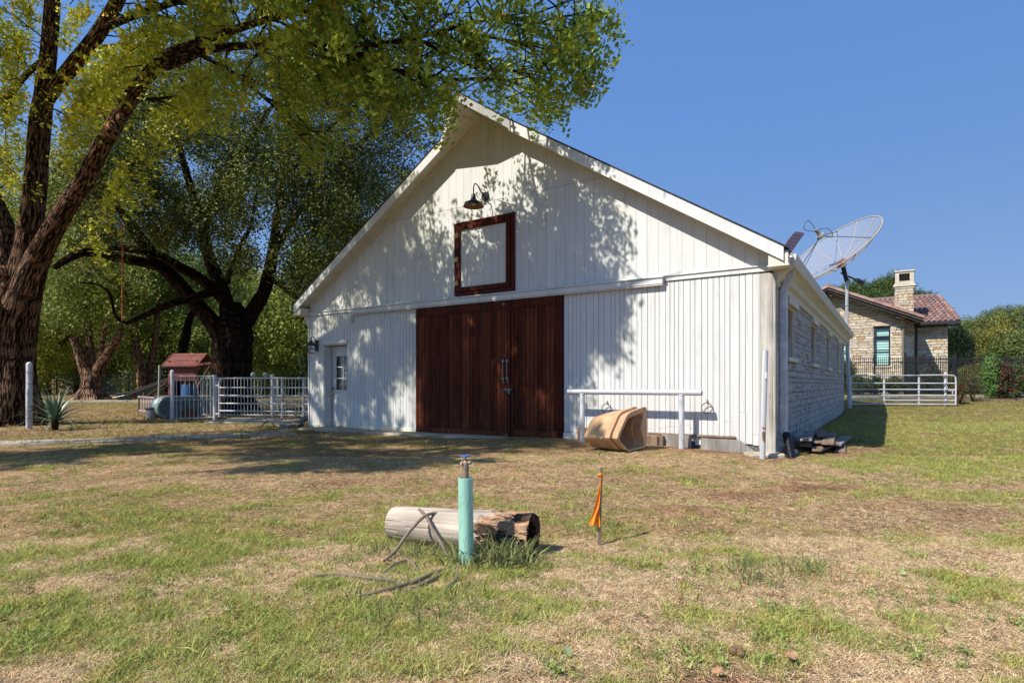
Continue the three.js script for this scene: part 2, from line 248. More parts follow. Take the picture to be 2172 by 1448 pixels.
{
  const line = (a, b, dense0, dense1, step) => { const o = []; let v = a; while (v < b) { o.push(v); const k = v < dense0 ? dense0 - v : v > dense1 ? v - dense1 : 0; v += step + k * 0.10; } o.push(b); return o; };
  const neg = line(0, 420, 0, 13, 0.085), xs = [...neg.slice(1).reverse().map(v => -v), ...neg], zs = line(-8, 520, 1, 20, 0.085);
  const P = [], C = [], U = [], I = [], nx = xs.length;
  for (const d of zs) for (const x of xs) {
    const z = -d, y = ground(x, z), [g, b] = turf(x, z); P.push(x, y, z); U.push(x / 3.1, z / 3.1);
    const far = sm(14, 40, d);
    const w = fbm(x * 0.9 + 3, z * 0.9 + 8, 229, 3), dry = [1.0, lerp(0.76, 0.69, w), lerp(0.44, 0.38, w)], gr = [lerp(0.80, 0.64, w), lerp(0.72, 0.60, w), lerp(0.27, 0.20, w)], dirt = [1.0, 0.63, 0.41];
    for (let k = 0; k < 3; k++) { let c = lerp(dry[k], gr[k], Math.min(1, g * 1.05)); c = lerp(c, dirt[k], b * 0.9); c *= lerp(1, 0.88, far); C.push(c); }
  }
  for (let j = 0; j < zs.length - 1; j++) for (let i = 0; i < nx - 1; i++) { const a = j * nx + i, b = a + 1, c = a + nx, d = c + 1; I.push(a, b, c, b, d, c); }
  const g = new THREE.BufferGeometry(); g.setAttribute('position', new THREE.Float32BufferAttribute(P, 3)); g.setAttribute('color', new THREE.Float32BufferAttribute(C, 3)); g.setAttribute('uv', new THREE.Float32BufferAttribute(U, 2)); g.setIndex(I); g.computeVertexNormals();
  struct('ground', g, std({ spec: 0.15, map: TX.thatch, bumpMap: TX.thatchBump, bumpScale: 0.018, vertexColors: true, roughness: 1 }));
}
// strips that lie on the ground
function strip(pts, w0, w1, th, lift) {   // centre line [x, z], half widths left and right
  const out = []; const n = pts.length;
  const E = pts.map((p, i) => { const a = pts[Math.max(0, i - 1)], b = pts[Math.min(n - 1, i + 1)]; const dx = b[0] - a[0], dz = b[1] - a[1], L = Math.hypot(dx, dz), nx = -dz / L, nz = dx / L; const y = ground(p[0], p[1]) + lift; return [[p[0] + nx * w0, y, p[1] + nz * w0], [p[0] - nx * w1, y, p[1] - nz * w1]]; });
  const q = (a, b, c, d) => out.push(...a, ...b, ...c, ...a, ...c, ...d), dn = p => [p[0], p[1] - th, p[2]];
  for (let i = 0; i < n - 1; i++) { const [a, b] = E[i], [c, d] = E[i + 1]; q(a, c, d, b); q(a, dn(a), dn(c), c); q(b, d, dn(d), dn(b)); }
  const cap = ([a, b]) => { q(a, b, dn(b), dn(a)); }; cap(E[0]); cap(E[n - 1]);
  return fromTris(out);
}
const BX = V(0.83791, 0, 0.5458), BN = V(-0.5458, 0, 0.83791), BM = V(-0.61, 0, -12.145), TURN = -0.57735, HW = 5.597;
const onBarn = (x, y, z) => BM.clone().addScaledVector(BX, x).addScaledVector(BN, z).add(V(0, y, 0));
{ // walkway and apron, poured in bays with open joints
  const cl = [[-16, -10.2], [-9.4, -11.0], [-6.6, -12.2], [-5.0, -13.25]];
  const cv = new THREE.CatmullRomCurve3(cl.map(p => V(p[0], 0, p[1]))), bays = 11;
  const path = new THREE.Group(); path.name = 'walkway'; path.userData.kind = 'structure'; scene.add(path);
  for (let i = 0; i < bays; i++) { const p = []; for (let k = 0; k <= 4; k++) { const q = cv.getPoint((i + 0.008 + k / 4 * 0.984) / bays); p.push([q.x, q.z]); } part('slab', strip(p, 0.42, 0.42, 0.14, 0.035), M.concrete, path); }
  const apron = new THREE.Group(); apron.name = 'door_apron'; apron.userData.kind = 'structure'; scene.add(apron);
  const cut = [-5.05, -3.4, -1.7, 0.2, 1.5];
  for (let i = 0; i < 4; i++) { const a = cut[i] + 0.008, b = cut[i + 1] - 0.008, f = [0.78, 0.7, 0.58, 0.42, 0.2]; const c = [onBarn(a, 0, 0.03), onBarn(b, 0, 0.03), onBarn(b, 0, f[i + 1]), onBarn(a, 0, f[i])]; part('slab', prism(c.map(p => [p.x, p.z]), (x, z) => 0.045 + 0.03 * sm(-4, 1, x), 0.2), M.concrete, apron); }
  const pad = [at(432, 900, 16.6), at(604, 897, 16.4), at(660, 889, 18.0), at(500, 889, 18.7)];
  struct('gate_pad', prism(pad.map(p => [p.x, p.z]), () => 0.06, 0.2), M.slab);
  const rim = new THREE.Group(); rim.name = 'drive_kerb'; rim.userData.kind = 'structure'; scene.add(rim);
  for (let i = 0; i < 9; i++) { const x0 = -27 + i * 2.0; part('kerb_stone', strip([[x0 + 0.02, -25.6 - i * 0.05], [x0 + 1, -25.63 - i * 0.05], [x0 + 1.97, -25.65 - i * 0.05]], 0.17, 0.17, 0.3, 0.07), M.slab, rim); }
}
// ---------- the barn ----------
const roofY = (x) => 6.86 - 0.633 * Math.abs(x);
function stoneVariants(n, seed, jit, ch) {
  const R = rng(seed), out = [];
  for (let i = 0; i < n; i++) { const o = [...Array(8)].map(() => [R() - 0.5, R() - 0.5, R() - 0.5]); out.push(box(1, 1, 1, 0, 0, 0, ch, (p, s) => { const k = o[(s[0] > 0 ? 1 : 0) + (s[1] > 0 ? 2 : 0) + (s[2] > 0 ? 4 : 0)]; p[0] += k[0] * jit; p[1] += k[1] * jit * 1.3; p[2] += k[2] * jit * 1.2; })); }
  return out;
}
// courses of stones over x0..x1, y0..y1 minus holes [x0, x1, y0, y1]; keep(x, y) trims the outline
function courses(x0, x1, y0, y1, hmin, hmax, lmin, lmax, gap, holes, seed, keep) {
  const R = rng(seed), out = []; let y = y0;
  while (y < y1 - hmin * 0.4) {
    const h = Math.min(hmin + (hmax - hmin) * R(), y1 - y); let x = x0 - R() * lmax * 0.5;
    while (x < x1) {
      const l = lmin + (lmax - lmin) * R(), rows = h > hmin * 1.45 && R() < 0.4 ? 2 : 1;
      for (let k = 0; k < rows; k++) {
        const ya = y + h * k / rows, yb = y + h * (k + 1) / rows; let segs = [[Math.max(x, x0), Math.min(x + l, x1)]];
        for (const [a, b, c, d] of holes) if (yb > c + 0.02 && ya < d - 0.02) segs = segs.flatMap(([p, q]) => b <= p || a >= q ? [[p, q]] : [[p, a], [b, q]].filter(([m, n]) => n - m > 0.05));
        for (const [p, q] of segs) if (q - p > 0.06 && (!keep || keep((p + q) / 2, (ya + yb) / 2))) out.push([p + gap / 2, q - gap / 2, ya + gap / 2, yb - gap / 2]);
      }
      x += l;
    }
    y += h;
  }
  return out;
}
const barn = thing('barn', 'white barn with brown sliding doors, steep gable roof and painted stone side wall', 'barn', [BM.x, 0, BM.z], TURN);
{
  const R = rng(11);
  // roof: a shell that reaches forward into a hood at the ridge
  const half = (s) => [[0, 0.88], [0.85 * s, 0.30], [5.8 * s, 0.30], [5.8 * s, -16.9], [0, -16.9]];
  const roof = part('roof', [prism(half(1), roofY, 0.13), prism(half(-1), roofY, 0.13)], M.cream, barn);
  const up = (s) => [[0, 0.925], [0.86 * s, 0.345], [5.86 * s, 0.345], [5.86 * s, -16.95], [0, -16.95]];
  part('shingle_covering', [prism(up(1), x => roofY(x) + 0.027, 0.024), prism(up(-1), x => roofY(x) + 0.027, 0.024)], M.shingle, roof, 'dark shingles that cap the roof edge');
  for (const s of [-1, 1]) {
    part('fascia', prism([[0.85 * s, 0.302], [5.8 * s, 0.302], [5.8 * s, 0.332], [0.866 * s, 0.332]], x => roofY(x) - 0.004, 0.21), M.white, roof);
    part('fascia', prism([[0, 0.884], [0.848 * s, 0.304], [0.864 * s, 0.334], [0, 0.918]], x => roofY(x) - 0.004, 0.17), M.white, roof);
    // soffit boards under the hood and along the rake
    const zf = (x) => Math.abs(x) < 0.85 ? lerp(0.88, 0.30, Math.abs(x) / 0.85) : 0.30;
    for (let i = 0; i < 46; i++) { const a = 0.02 + i * 0.125, b = a + 0.118; if (b > 5.75) break; part('soffit_board', prism([[a * s, zf(a) - 0.005], [b * s, zf(b) - 0.005], [b * s, 0.006], [a * s, 0.006]], x => roofY(x) - 0.134, 0.014), M.cream, roof); }
    // eave cornice with a gutter
    const prof = [[5.60, 2.66], [5.66, 2.66], [5.68, 2.74], [5.74, 2.78], [5.76, 2.86], [5.83, 2.92], [5.90, 2.96], [5.93, 3.08], [5.93, 3.13], [5.80, 3.13], [5.80, 3.02], [5.60, 3.02]].map(([a, b]) => [a * s, b]);
    part('gutter', plate(s > 0 ? prof : prof.reverse(), -16.85, -0.02), M.cream, roof);
    part('eave_return', [span(s > 0 ? 5.58 : -5.86, s > 0 ? 5.86 : -5.58, 2.93, 3.09, 0.0, 0.297, 0.006), span(s > 0 ? 5.57 : -5.875, s > 0 ? 5.875 : -5.57, 2.90, 2.93, -0.0, 0.31, 0.006)], M.cream, roof);
  }
  // front wall with its boards
  const front = part('front_wall', [span(-5.58, -5.05, 0, 2.9, -0.16, -0.024), span(-5.05, -4.14, 2.14, 2.9, -0.16, -0.024), span(-4.14, 5.56, 0, 2.9, -0.16, -0.024)], M.jointShade, barn);
  let x = -5.59; const blocks = [];
  while (x < 5.40) {
    const w = 0.072 + 0.04 * R() + (R() < 0.12 ? 0.05 : 0), x1 = Math.min(x + w, 5.415), mid = (x + x1) / 2; let y0 = 0.02, y1 = 2.89;
    const right = mid > 1.95;
    if (mid > -5.06 && mid < -4.12) y0 = 2.226; else if (mid > -1.84 && mid < 1.90) { x = x1 + 0.004; continue; } else if (mid < -4.1) y0 = 0.06; else if (mid < -1.8) y0 = 0.125; else if (mid > 1.9 && mid < 2.3) y0 = 0.21; else y0 = 0.10 + 0.10 * R();
    if (right && mid > 2.4 && R() < 0.8) { const ys = 0.30 + 0.55 * sm(3.4, 5.2, mid) * R() + 0.05 * R(), g = box(x1 - x - 0.004, ys - y0 - 0.004, 0.021, mid, (ys + y0) / 2, -0.012 - 0.002 * R(), 0.004); part('siding_board', metres(g, 1, R() * 7, R() * 7), R() < 0.5 ? M.white : M.whiteB, front); y0 = ys; }
    const g = box(x1 - x - 0.0036 * (0.6 + 0.8 * R()), y1 - y0, 0.022, mid, (y0 + y1) / 2, -0.011 - 0.003 * R(), 0.005);
    part('siding_board', metres(g, 1, R() * 7, R() * 7), R() < 0.6 ? M.white : M.whiteB, front); x = x1 + 0.0022;
  }
  // gable
  const gable = part('gable_wall', plate([[-5.58, 2.9], [5.58, 2.9], [5.58, roofY(5.58) - 0.14], [0, roofY(0) - 0.14], [-5.58, roofY(5.58) - 0.14]], -0.16, -0.024), M.jointShade, barn);
  const top = (q) => roofY(q) - 0.152, seam = 4.917;
  for (let i = -28; i <= 28; i++) {
    const a = Math.max(-5.57, i * 0.2035 - 0.1 + 0.003), b = Math.min(5.575, i * 0.2035 - 0.1 + 0.2025); if (b - a < 0.02) continue;
    const lo = Math.min(top(a), top(b)); const mat = R() < 0.6 ? M.white : M.whiteB;
    const outline = (y0, cap) => { const pts = [[a, y0], [b, y0], [b, Math.min(cap, top(b))]]; if (a < 0 && b > 0) pts.push([0, Math.min(cap, top(0))]); pts.push([a, Math.min(cap, top(a))]); return pts; };
    if (lo > 2.99) part('siding_board', metres(plate(outline(2.98, seam), -0.022, 0.0 - 0.0015 * R()), 1, R() * 7, R() * 7), mat, gable);
    if (lo > seam + 0.03) part('siding_board', metres(plate(outline(seam + 0.006, 99), -0.022, 0.0025 - 0.0015 * R()), 1, R() * 7, R() * 7), R() < 0.6 ? M.white : M.whiteB, gable);
  }
  for (const s of [-1, 1]) part('trim_board', prism([[0.0, 0.004], [5.56 * s, 0.004], [5.56 * s, 0.022], [0.0, 0.022]], q => roofY(q) - 0.15, 0.085), M.cream, gable);
  // ledges between the storeys and the door track
  part('trim_board', span(-5.6, 5.62, 2.895, 2.972, 0.002, 0.024, 0.004), M.white, barn);
  part('trim_board', span(-5.6, 5.62, 2.972, 2.992, 0.002, 0.045, 0.004), M.white, barn);
  part('track_cover', [span(-3.97, 3.87, 2.845, 2.945, 0.027, 0.10, 0.006), span(-3.99, 3.89, 2.948, 2.97, 0.027, 0.12, 0.005), span(-3.97, 3.87, 2.822, 2.842, 0.05, 0.09, 0.004)], M.white, barn);
  part('track_bracket', [span(-3.97, -3.92, 2.62, 2.79, 0.03, 0.09, 0.006)], M.metalWhite, barn);
  part('skirt_board', span(-4.145, -1.83, 0.0, 0.13, 0.001, 0.03, 0.005), M.cream, barn);
  part('skirt_board', span(1.91, 2.27, 0.05, 0.205, 0.001, 0.03, 0.005), M.white, barn);
  part('skirt_board', span(-5.6, -5.06, 0.0, 0.10, 0.001, 0.024, 0.005), M.cream, barn);
  // corner boards
  part('corner_board', span(5.42, 5.60, 0.0, 2.865, -0.012, 0.034, 0.008), M.postWood, barn, 'weathered bare corner board');
  part('corner_board', span(5.601, 5.645, 0.0, 2.865, -0.22, 0.03, 0.008), M.postWood, barn, 'weathered bare corner board');
  part('corner_board', span(-5.635, -5.59, 0.0, 2.865, -0.2, 0.024, 0.006), M.white, barn);
  // sliding doors
  const leaf = (x0, x1, y0, y1, z, lab) => {
    const d = part('sliding_door', span(x0 + 0.01, x1 - 0.01, y0 + 0.01, y1 - 0.01, z - 0.045, z - 0.016, 0.004), M.dark, barn, lab);
    let q = x0 + 0.075; while (q < x1 - 0.08) { const w = Math.min(0.082 + 0.014 * R(), x1 - 0.075 - q); if (w > 0.02) part('plank', metres(box(w - 0.007, y1 - y0 - 0.3, 0.02, q + w / 2, (y0 + y1) / 2 - 0.03, z - 0.006 - 0.003 * R(), 0.006), 1, R() * 9, R() * 9), R() < 0.55 ? M.brown : M.brown2, d); q += w; }
    part('stile', metres(span(x0, x0 + 0.07, y0, y1, z - 0.03, z + 0.012, 0.006), 1, 3.1, 0.2), M.brown2, d); part('stile', metres(span(x1 - 0.07, x1, y0, y1, z - 0.03, z + 0.012, 0.006), 1, 1.7, 0.9), M.brown2, d);
    part('rail', span(x0 + 0.071, x1 - 0.071, y1 - 0.175, y1, z - 0.03, z + 0.011, 0.006), M.brown2, d); part('rail', metres(span(x0 + 0.071, x1 - 0.071, y0, y0 + 0.11, z - 0.03, z + 0.011, 0.006), 1, 0.3, 0.4), M.brown, d);
    return d;
  };
  const d1 = leaf(-1.80, 0.735, 0.055, 2.805, 0.075, 'wide left sliding door'), d2 = leaf(0.75, 1.845, 0.095, 2.82, 0.055, 'narrow right sliding door');
  part('stile', span(1.846, 1.895, 0.08, 2.86, -0.01, 0.05, 0.006), M.redwood, barn);
  for (const hx of [0.585, 0.685]) part('handle', [stick(V(hx, 1.27, 0.125), V(hx, 1.56, 0.125), 0.010), span(hx - 0.03, hx + 0.03, 1.56, 1.62, 0.085, 0.135, 0.008), span(hx - 0.03, hx + 0.03, 1.21, 1.27, 0.085, 0.135, 0.008), span(hx - 0.012, hx + 0.012, 1.15, 1.21, 0.085, 0.10, 0.004)], M.steel, d1);
  part('latch', [span(0.60, 0.76, 0.985, 1.04, 0.086, 0.10, 0.004), stick(V(0.58, 1.015, 0.112), V(0.80, 1.015, 0.112), 0.011), span(0.70, 0.745, 0.93, 0.995, 0.088, 0.12, 0.006)], M.steel, d1);
  part('padlock', [span(0.775, 0.83, 0.87, 0.94, 0.085, 0.115, 0.008), pipe([V(0.785, 0.94, 0.1), V(0.785, 0.98, 0.1), V(0.82, 0.98, 0.1), V(0.82, 0.94, 0.1)], 0.006, 6)], M.black, d1);
  part('bolt', moved(new THREE.CylinderGeometry(0.024, 0.024, 0.03, 12), 0.60, 2.74, 0.10, 0, Math.PI / 2), M.steel, d1);
  part('bolt', moved(new THREE.CylinderGeometry(0.02, 0.02, 0.03, 12), 0.66, 0.10, 0.10, 0, Math.PI / 2), M.steel, d1);
  // person door in its recess
  part('door_header', span(-5.10, -4.125, 2.14, 2.235, 0.001, 0.03, 0.006), M.white, barn);
  const casing = part('door_casing', [span(-5.065, -5.04, 0.02, 2.14, -0.27, 0.004, 0.004), span(-4.15, -4.125, 0.02, 2.14, -0.27, 0.004, 0.004), span(-5.04, -4.15, 2.115, 2.14, -0.27, 0.003, 0.004)], M.whiteB, barn);
  for (let i = 0; i < 4; i++) part('trim_board', span(-5.04, -5.02 - 0.004 * (i % 2), 0.03, 2.11, -0.062 - i * 0.06, -0.006 - i * 0.06, 0.004), M.white, casing);
  const door = part('side_door', [span(-5.02, -4.88, 0.05, 2.10, -0.29, -0.25, 0.004), span(-4.28, -4.15, 0.05, 2.10, -0.29, -0.25, 0.004), span(-4.88, -4.28, 0.05, 0.96, -0.29, -0.25, 0.004), span(-4.88, -4.28, 1.86, 2.10, -0.29, -0.25, 0.004)], M.white, barn, 'white side door with six small panes');
  for (let i = 0; i < 2; i++) for (let j = 0; j < 3; j++) part('pane', span(-4.86 + i * 0.285, -4.86 + i * 0.285 + 0.275, 0.985 + j * 0.29, 0.985 + j * 0.29 + 0.28, -0.276, -0.271, 0.001), M.glass, door);
  part('muntin', [span(-4.89, -4.27, 0.945, 0.98, -0.278, -0.235), span(-4.89, -4.27, 1.845, 1.88, -0.278, -0.238), span(-4.89, -4.86, 0.98, 1.845, -0.278, -0.238), span(-4.30, -4.27, 0.98, 1.845, -0.278, -0.238), span(-4.588, -4.568, 0.98, 1.845, -0.276, -0.243), ...[1.265, 1.555].map(q => span(-4.86, -4.30, q, q + 0.02, -0.275, -0.244))], M.white, door);
  part('curtain', span(-4.87, -4.29, 0.97, 1.85, -0.34, -0.33), std({ rgb: [0.16, 0.155, 0.14], map: TX.soft, roughness: 0.95 }), door);
  for (const [a, b] of [[-4.84, -4.62], [-4.54, -4.32]]) part('raised_panel', span(a, b, 0.20, 0.80, -0.252, -0.240, 0.009), M.white, door);
  part('door_knob', [stick(V(-4.955, 0.86, -0.25), V(-4.955, 0.86, -0.20), 0.014, 10), moved(new THREE.SphereGeometry(0.03, 14, 10), -4.955, 0.86, -0.185)], M.brass, door);
  part('deadbolt', moved(new THREE.CylinderGeometry(0.028, 0.032, 0.035, 14), -4.955, 1.02, -0.235, 0, Math.PI / 2), M.brass, door);
  part('threshold', span(-5.06, -4.13, 0.0, 0.05, -0.30, 0.01, 0.006), M.concrete, barn);
  part('wall_lining', span(-5.1, -4.1, 0, 2.3, -0.45, -0.40), M.jointShade, barn);
  // hay loft door
  const loft = part('loft_door', span(-0.61, 0.66, 3.08, 4.50, 0.003, 0.016, 0.003), M.jointShade, barn, 'small square loft door of white boards in a dark red wooden frame');
  for (let i = 0; i < 6; i++) { const a = -0.575 + i * 0.203; part('siding_board', metres(span(a, Math.min(a + 0.199, 0.63), 3.12, 4.47, 0.016, 0.032, 0.004), 1, i * 1.3, i), M.white, loft); }
  const fr = (x0, x1, y0, y1, z1, m) => part('frame_board', metres(span(x0, x1, y0, y1, 0.004, z1, 0.006), 1, x0 * 3, y0), m, loft);
  fr(-0.725, -0.655, 3.01, 4.57, 0.055, M.redwood); fr(0.735, 0.815, 3.01, 4.585, 0.058, M.redwood); fr(-0.655, 0.735, 3.01, 3.085, 0.055, M.redwood); fr(-0.655, 0.735, 4.505, 4.578, 0.055, M.redwood);
  fr(-0.650, -0.555, 3.09, 4.50, 0.075, M.brown2); fr(0.62, 0.715, 3.09, 4.50, 0.075, M.brown2); fr(-0.555, 0.62, 3.09, 3.185, 0.074, M.brown2); fr(-0.555, 0.62, 4.405, 4.50, 0.074, M.brown2);
  for (const y of [3.28, 3.79, 4.30]) part('hinge', [span(-0.715, -0.660, y - 0.05, y + 0.05, 0.056, 0.066, 0.003), span(-0.648, -0.60, y - 0.05, y + 0.05, 0.076, 0.083, 0.003), stick(V(-0.654, y - 0.05, 0.08), V(-0.654, y + 0.05, 0.08), 0.009)], M.brass, loft);
  // side wall of painted stone
  const X = HW, wins = [[-2.36, -1.30], [-6.22, -5.06], [-10.1, -8.96], [-13.9, -12.75]];
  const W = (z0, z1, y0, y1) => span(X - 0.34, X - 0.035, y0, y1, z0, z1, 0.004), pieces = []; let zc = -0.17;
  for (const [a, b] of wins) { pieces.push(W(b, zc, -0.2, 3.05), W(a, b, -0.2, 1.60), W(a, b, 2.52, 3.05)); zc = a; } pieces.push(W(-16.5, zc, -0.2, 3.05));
  const side = part('stone_wall', pieces, M.jointShade, barn, 'side wall of rough stones painted white');
  const st = courses(-16.48, -0.40, -0.12, 2.95, 0.10, 0.205, 0.18, 0.55, 0.007, wins.map(([a, b]) => [a - 0.02, b + 0.02, 1.50, 2.64]), 91);
  const vs = stoneVariants(12, 92, 0.10, 0.05); st.sort((p, q) => q[0] - p[0]); const rest = [];
  st.forEach(([z0, z1, y0, y1], i) => {
    const d = 0.085 + 0.012 * R(), g = vs[Math.floor(R() * 12)];
    if (i < 298) { const m = part('stone', g, M.stoneWhite, side); m.scale.set(d, y1 - y0, z1 - z0); m.position.set(X - 0.02 - 0.012 * R(), (y0 + y1) / 2, (z0 + z1) / 2); m.rotation.x = (R() - 0.5) * 0.045; m.rotation.z = (R() - 0.5) * 0.025; m.rotation.y = (R() - 0.5) * 0.025; }
    else { const c = g.clone(); c.scale(d, y1 - y0, z1 - z0); c.rotateX((R() - 0.5) * 0.045); c.rotateZ((R() - 0.5) * 0.025); c.translate(X - 0.02 - 0.012 * R(), (y0 + y1) / 2, (z0 + z1) / 2); rest.push(c); }
  });
  part('stone', rest, M.stoneWhite, side, null, 'stuff');
  wins.forEach(([a, b]) => {
    const w = part('window', [span(X - 0.30, X + 0.015, 1.60, 2.52, b - 0.035, b, 0.004), span(X - 0.30, X + 0.015, 1.60, 2.52, a, a + 0.035, 0.004), span(X - 0.30, X + 0.012, 2.49, 2.52, a + 0.036, b - 0.036, 0.004)], M.cream, barn, 'narrow window with a brown board set deep in its opening');
    part('lintel', span(X - 0.12, X + 0.09, 2.525, 2.64, a - 0.06, b + 0.06, 0.01), M.cream, w); part('sill', span(X - 0.2, X + 0.085, 1.525, 1.598, a - 0.05, b + 0.05, 0.012), M.cream, w);
    part('shutter', metres(span(X - 0.06, X - 0.035, 1.60, 2.49, a + 0.036, b - 0.036, 0.004), 1, a, 0), M.oldWood, w); part('shutter', metres(span(X - 0.034, X - 0.022, 1.60, 1.98, a + 0.036, b - 0.036, 0.004), 1, b, 2), M.greyWood, w);
  });
  part('left_wall', span(-X, -X + 0.2, 0, 3.05, -16.5, -0.17), M.white, barn);
  part('back_wall', plate([[-5.38, 0], [5.25, 0], [5.25, 3.2], [0, 6.6], [-5.38, 3.2]], -16.6, -16.45), M.white, barn);
  // downspouts and a corrugated drain
  const ds = part('downspout', [span(X + 0.055, X + 0.165, 0.32, 2.62, -0.40, -0.27, 0.012), beam(V(X + 0.11, 2.6, -0.33), V(X + 0.24, 2.95, -0.33), 0.10, 0.12), beam(V(X + 0.11, 0.36, -0.33), V(X + 0.18, 0.16, -0.22), 0.10, 0.12)], M.metalWhite, barn, 'white downspout by the front corner');
  const ribs = []; for (let i = 0; i < 14; i++) { const a = V(X + 0.17 + i * 0.008, 0.34 - i * 0.025, -0.18 + i * 0.02), b = V(X + 0.17 + (i + 0.6) * 0.008, 0.34 - (i + 0.6) * 0.025, -0.18 + (i + 0.6) * 0.02); ribs.push(stick(a, b, 0.062, 14)); } ribs.push(stick(V(X + 0.17, 0.34, -0.18), V(X + 0.28, -0.02, 0.10), 0.052, 14));
  part('corrugated_drain', ribs, M.blackMetal, ds);
  const dl = part('downspout', [span(-X - 0.15, -X - 0.04, 0.45, 2.55, -0.22, -0.1, 0.012), beam(V(-X - 0.10, 2.54, -0.16), V(-X - 0.24, 2.9, -0.1), 0.10, 0.11)], M.metalWhite, barn, 'white downspout at the left corner with a grey corrugated foot');
  const rb2 = []; for (let i = 0; i < 13; i++) { const t = i / 13, p = V(-X - 0.10 - t * t * 0.3, 0.50 - t * 0.45, -0.16 + t * 0.22), q = V(-X - 0.10 - (t + .045) ** 2 * 0.3, 0.50 - (t + .045) * 0.45, -0.16 + (t + .045) * 0.22); rb2.push(stick(p, q, 0.07, 12)); } rb2.push(limb([V(-X - 0.10, 0.5, -0.16), V(-X - 0.16, 0.28, -0.06), V(-X - 0.4, 0.05, 0.06)], [0.06, 0.06, 0.06], 10, 0));
  part('corrugated_drain', rb2, M.greyWood, dl);
}
// lamps and fittings on the barn
function onWall(name, label, cat, x, y, z, group) { const p = onBarn(x, y, z); return thing(name, label, cat, [p.x, p.y, p.z], TURN, group); }
{
  const l = onWall('gooseneck_lamp', 'black gooseneck barn lamp with flared shade above the loft door', 'lamp', 0.075, 5.03, 0.003);
  part('wall_plate', moved(new THREE.CylinderGeometry(0.085, 0.095, 0.04, 24), 0, 0, 0.02, 0, Math.PI / 2), M.blackMetal, l);
  part('arm', pipe([V(0, 0, 0.03), V(0, 0.01, 0.10), V(0, 0.07, 0.19), V(0, 0.155, 0.29), V(0, 0.16, 0.37), V(0, 0.08, 0.415), V(0, -0.08, 0.42)], 0.012, 10, 50), M.blackMetal, l);
  const prof = [[0.022, 0.10], [0.04, 0.085], [0.045, 0.03], [0.06, -0.02], [0.10, -0.06], [0.185, -0.095], [0.20, -0.15], [0.213, -0.165], [0.205, -0.163], [0.19, -0.145], [0.175, -0.103], [0.095, -0.07], [0.05, -0.03], [0.0, -0.02]];
  part('shade', moved(new THREE.LatheGeometry(prof.map(p => new THREE.Vector2(...p)), 36), 0, -0.15, 0.42), M.blackMetal, l);
  part('shade_lining', moved(new THREE.LatheGeometry([[0.19, -0.148], [0.172, -0.107], [0.09, -0.075], [0.0, -0.06]].map(p => new THREE.Vector2(...p)), 32), 0, -0.152, 0.42), std({ rgb: [0.33, 0.17, 0.06], roughness: 0.4, metalness: 0.5, side: THREE.DoubleSide }), l);
  part('bulb', moved(new THREE.SphereGeometry(0.034, 16, 12), 0, -0.265, 0.42), std({ rgb: [0.8, 0.78, 0.7], roughness: 0.2 }), l);
}
{
  const l = onWall('wall_lantern', 'black coach lantern with clear panes beside the white side door', 'lantern', -5.29, 2.12, 0.003);
  part('wall_plate', span(-0.055, 0.055, -0.14, 0.14, 0, 0.025, 0.008), M.blackMetal, l);
  part('arm', pipe([V(0, 0.07, 0.02), V(0, 0.16, 0.06), V(0, 0.22, 0.12), V(0, 0.20, 0.18), V(0, 0.13, 0.18)], 0.010, 8, 30), M.blackMetal, l);
  part('roof_cap', [moved(new THREE.CylinderGeometry(0.03, 0.125, 0.085, 4, 1), 0, 0.055, 0.18, Math.PI / 4), moved(new THREE.CylinderGeometry(0.02, 0.03, 0.04, 12), 0, 0.115, 0.18), moved(new THREE.BoxGeometry(0.18, 0.018, 0.18), 0, 0.006, 0.18)], M.blackMetal, l);
  const c = (s, t, y, r) => V(s * r, y, 0.18 + t * r), bars = [];
  for (const s of [-1, 1]) for (const t of [-1, 1]) bars.push(stick(c(s, t, 0, 0.08), c(s, t, -0.2, 0.052), 0.006, 6));
  for (const [y, r] of [[-0.2, 0.052], [-0.1, 0.066]]) for (const [a, b] of [[[-1, -1], [1, -1]], [[1, -1], [1, 1]], [[1, 1], [-1, 1]], [[-1, 1], [-1, -1]]]) bars.push(stick(c(...a, y, r), c(...b, y, r), 0.005, 6));
  part('cage', bars, M.blackMetal, l); part('base_plate', span(-0.05, 0.05, -0.212, -0.2, 0.13, 0.23, 0.003), M.blackMetal, l);
  part('glass', moved(new THREE.CylinderGeometry(0.105, 0.068, 0.19, 4, 1, true), 0, -0.1, 0.18, Math.PI / 4), M.glass, l);
  part('candle', stick(V(0, -0.2, 0.18), V(0, -0.06, 0.18), 0.014, 10), std({ rgb: [0.75, 0.74, 0.7] }), l);
}
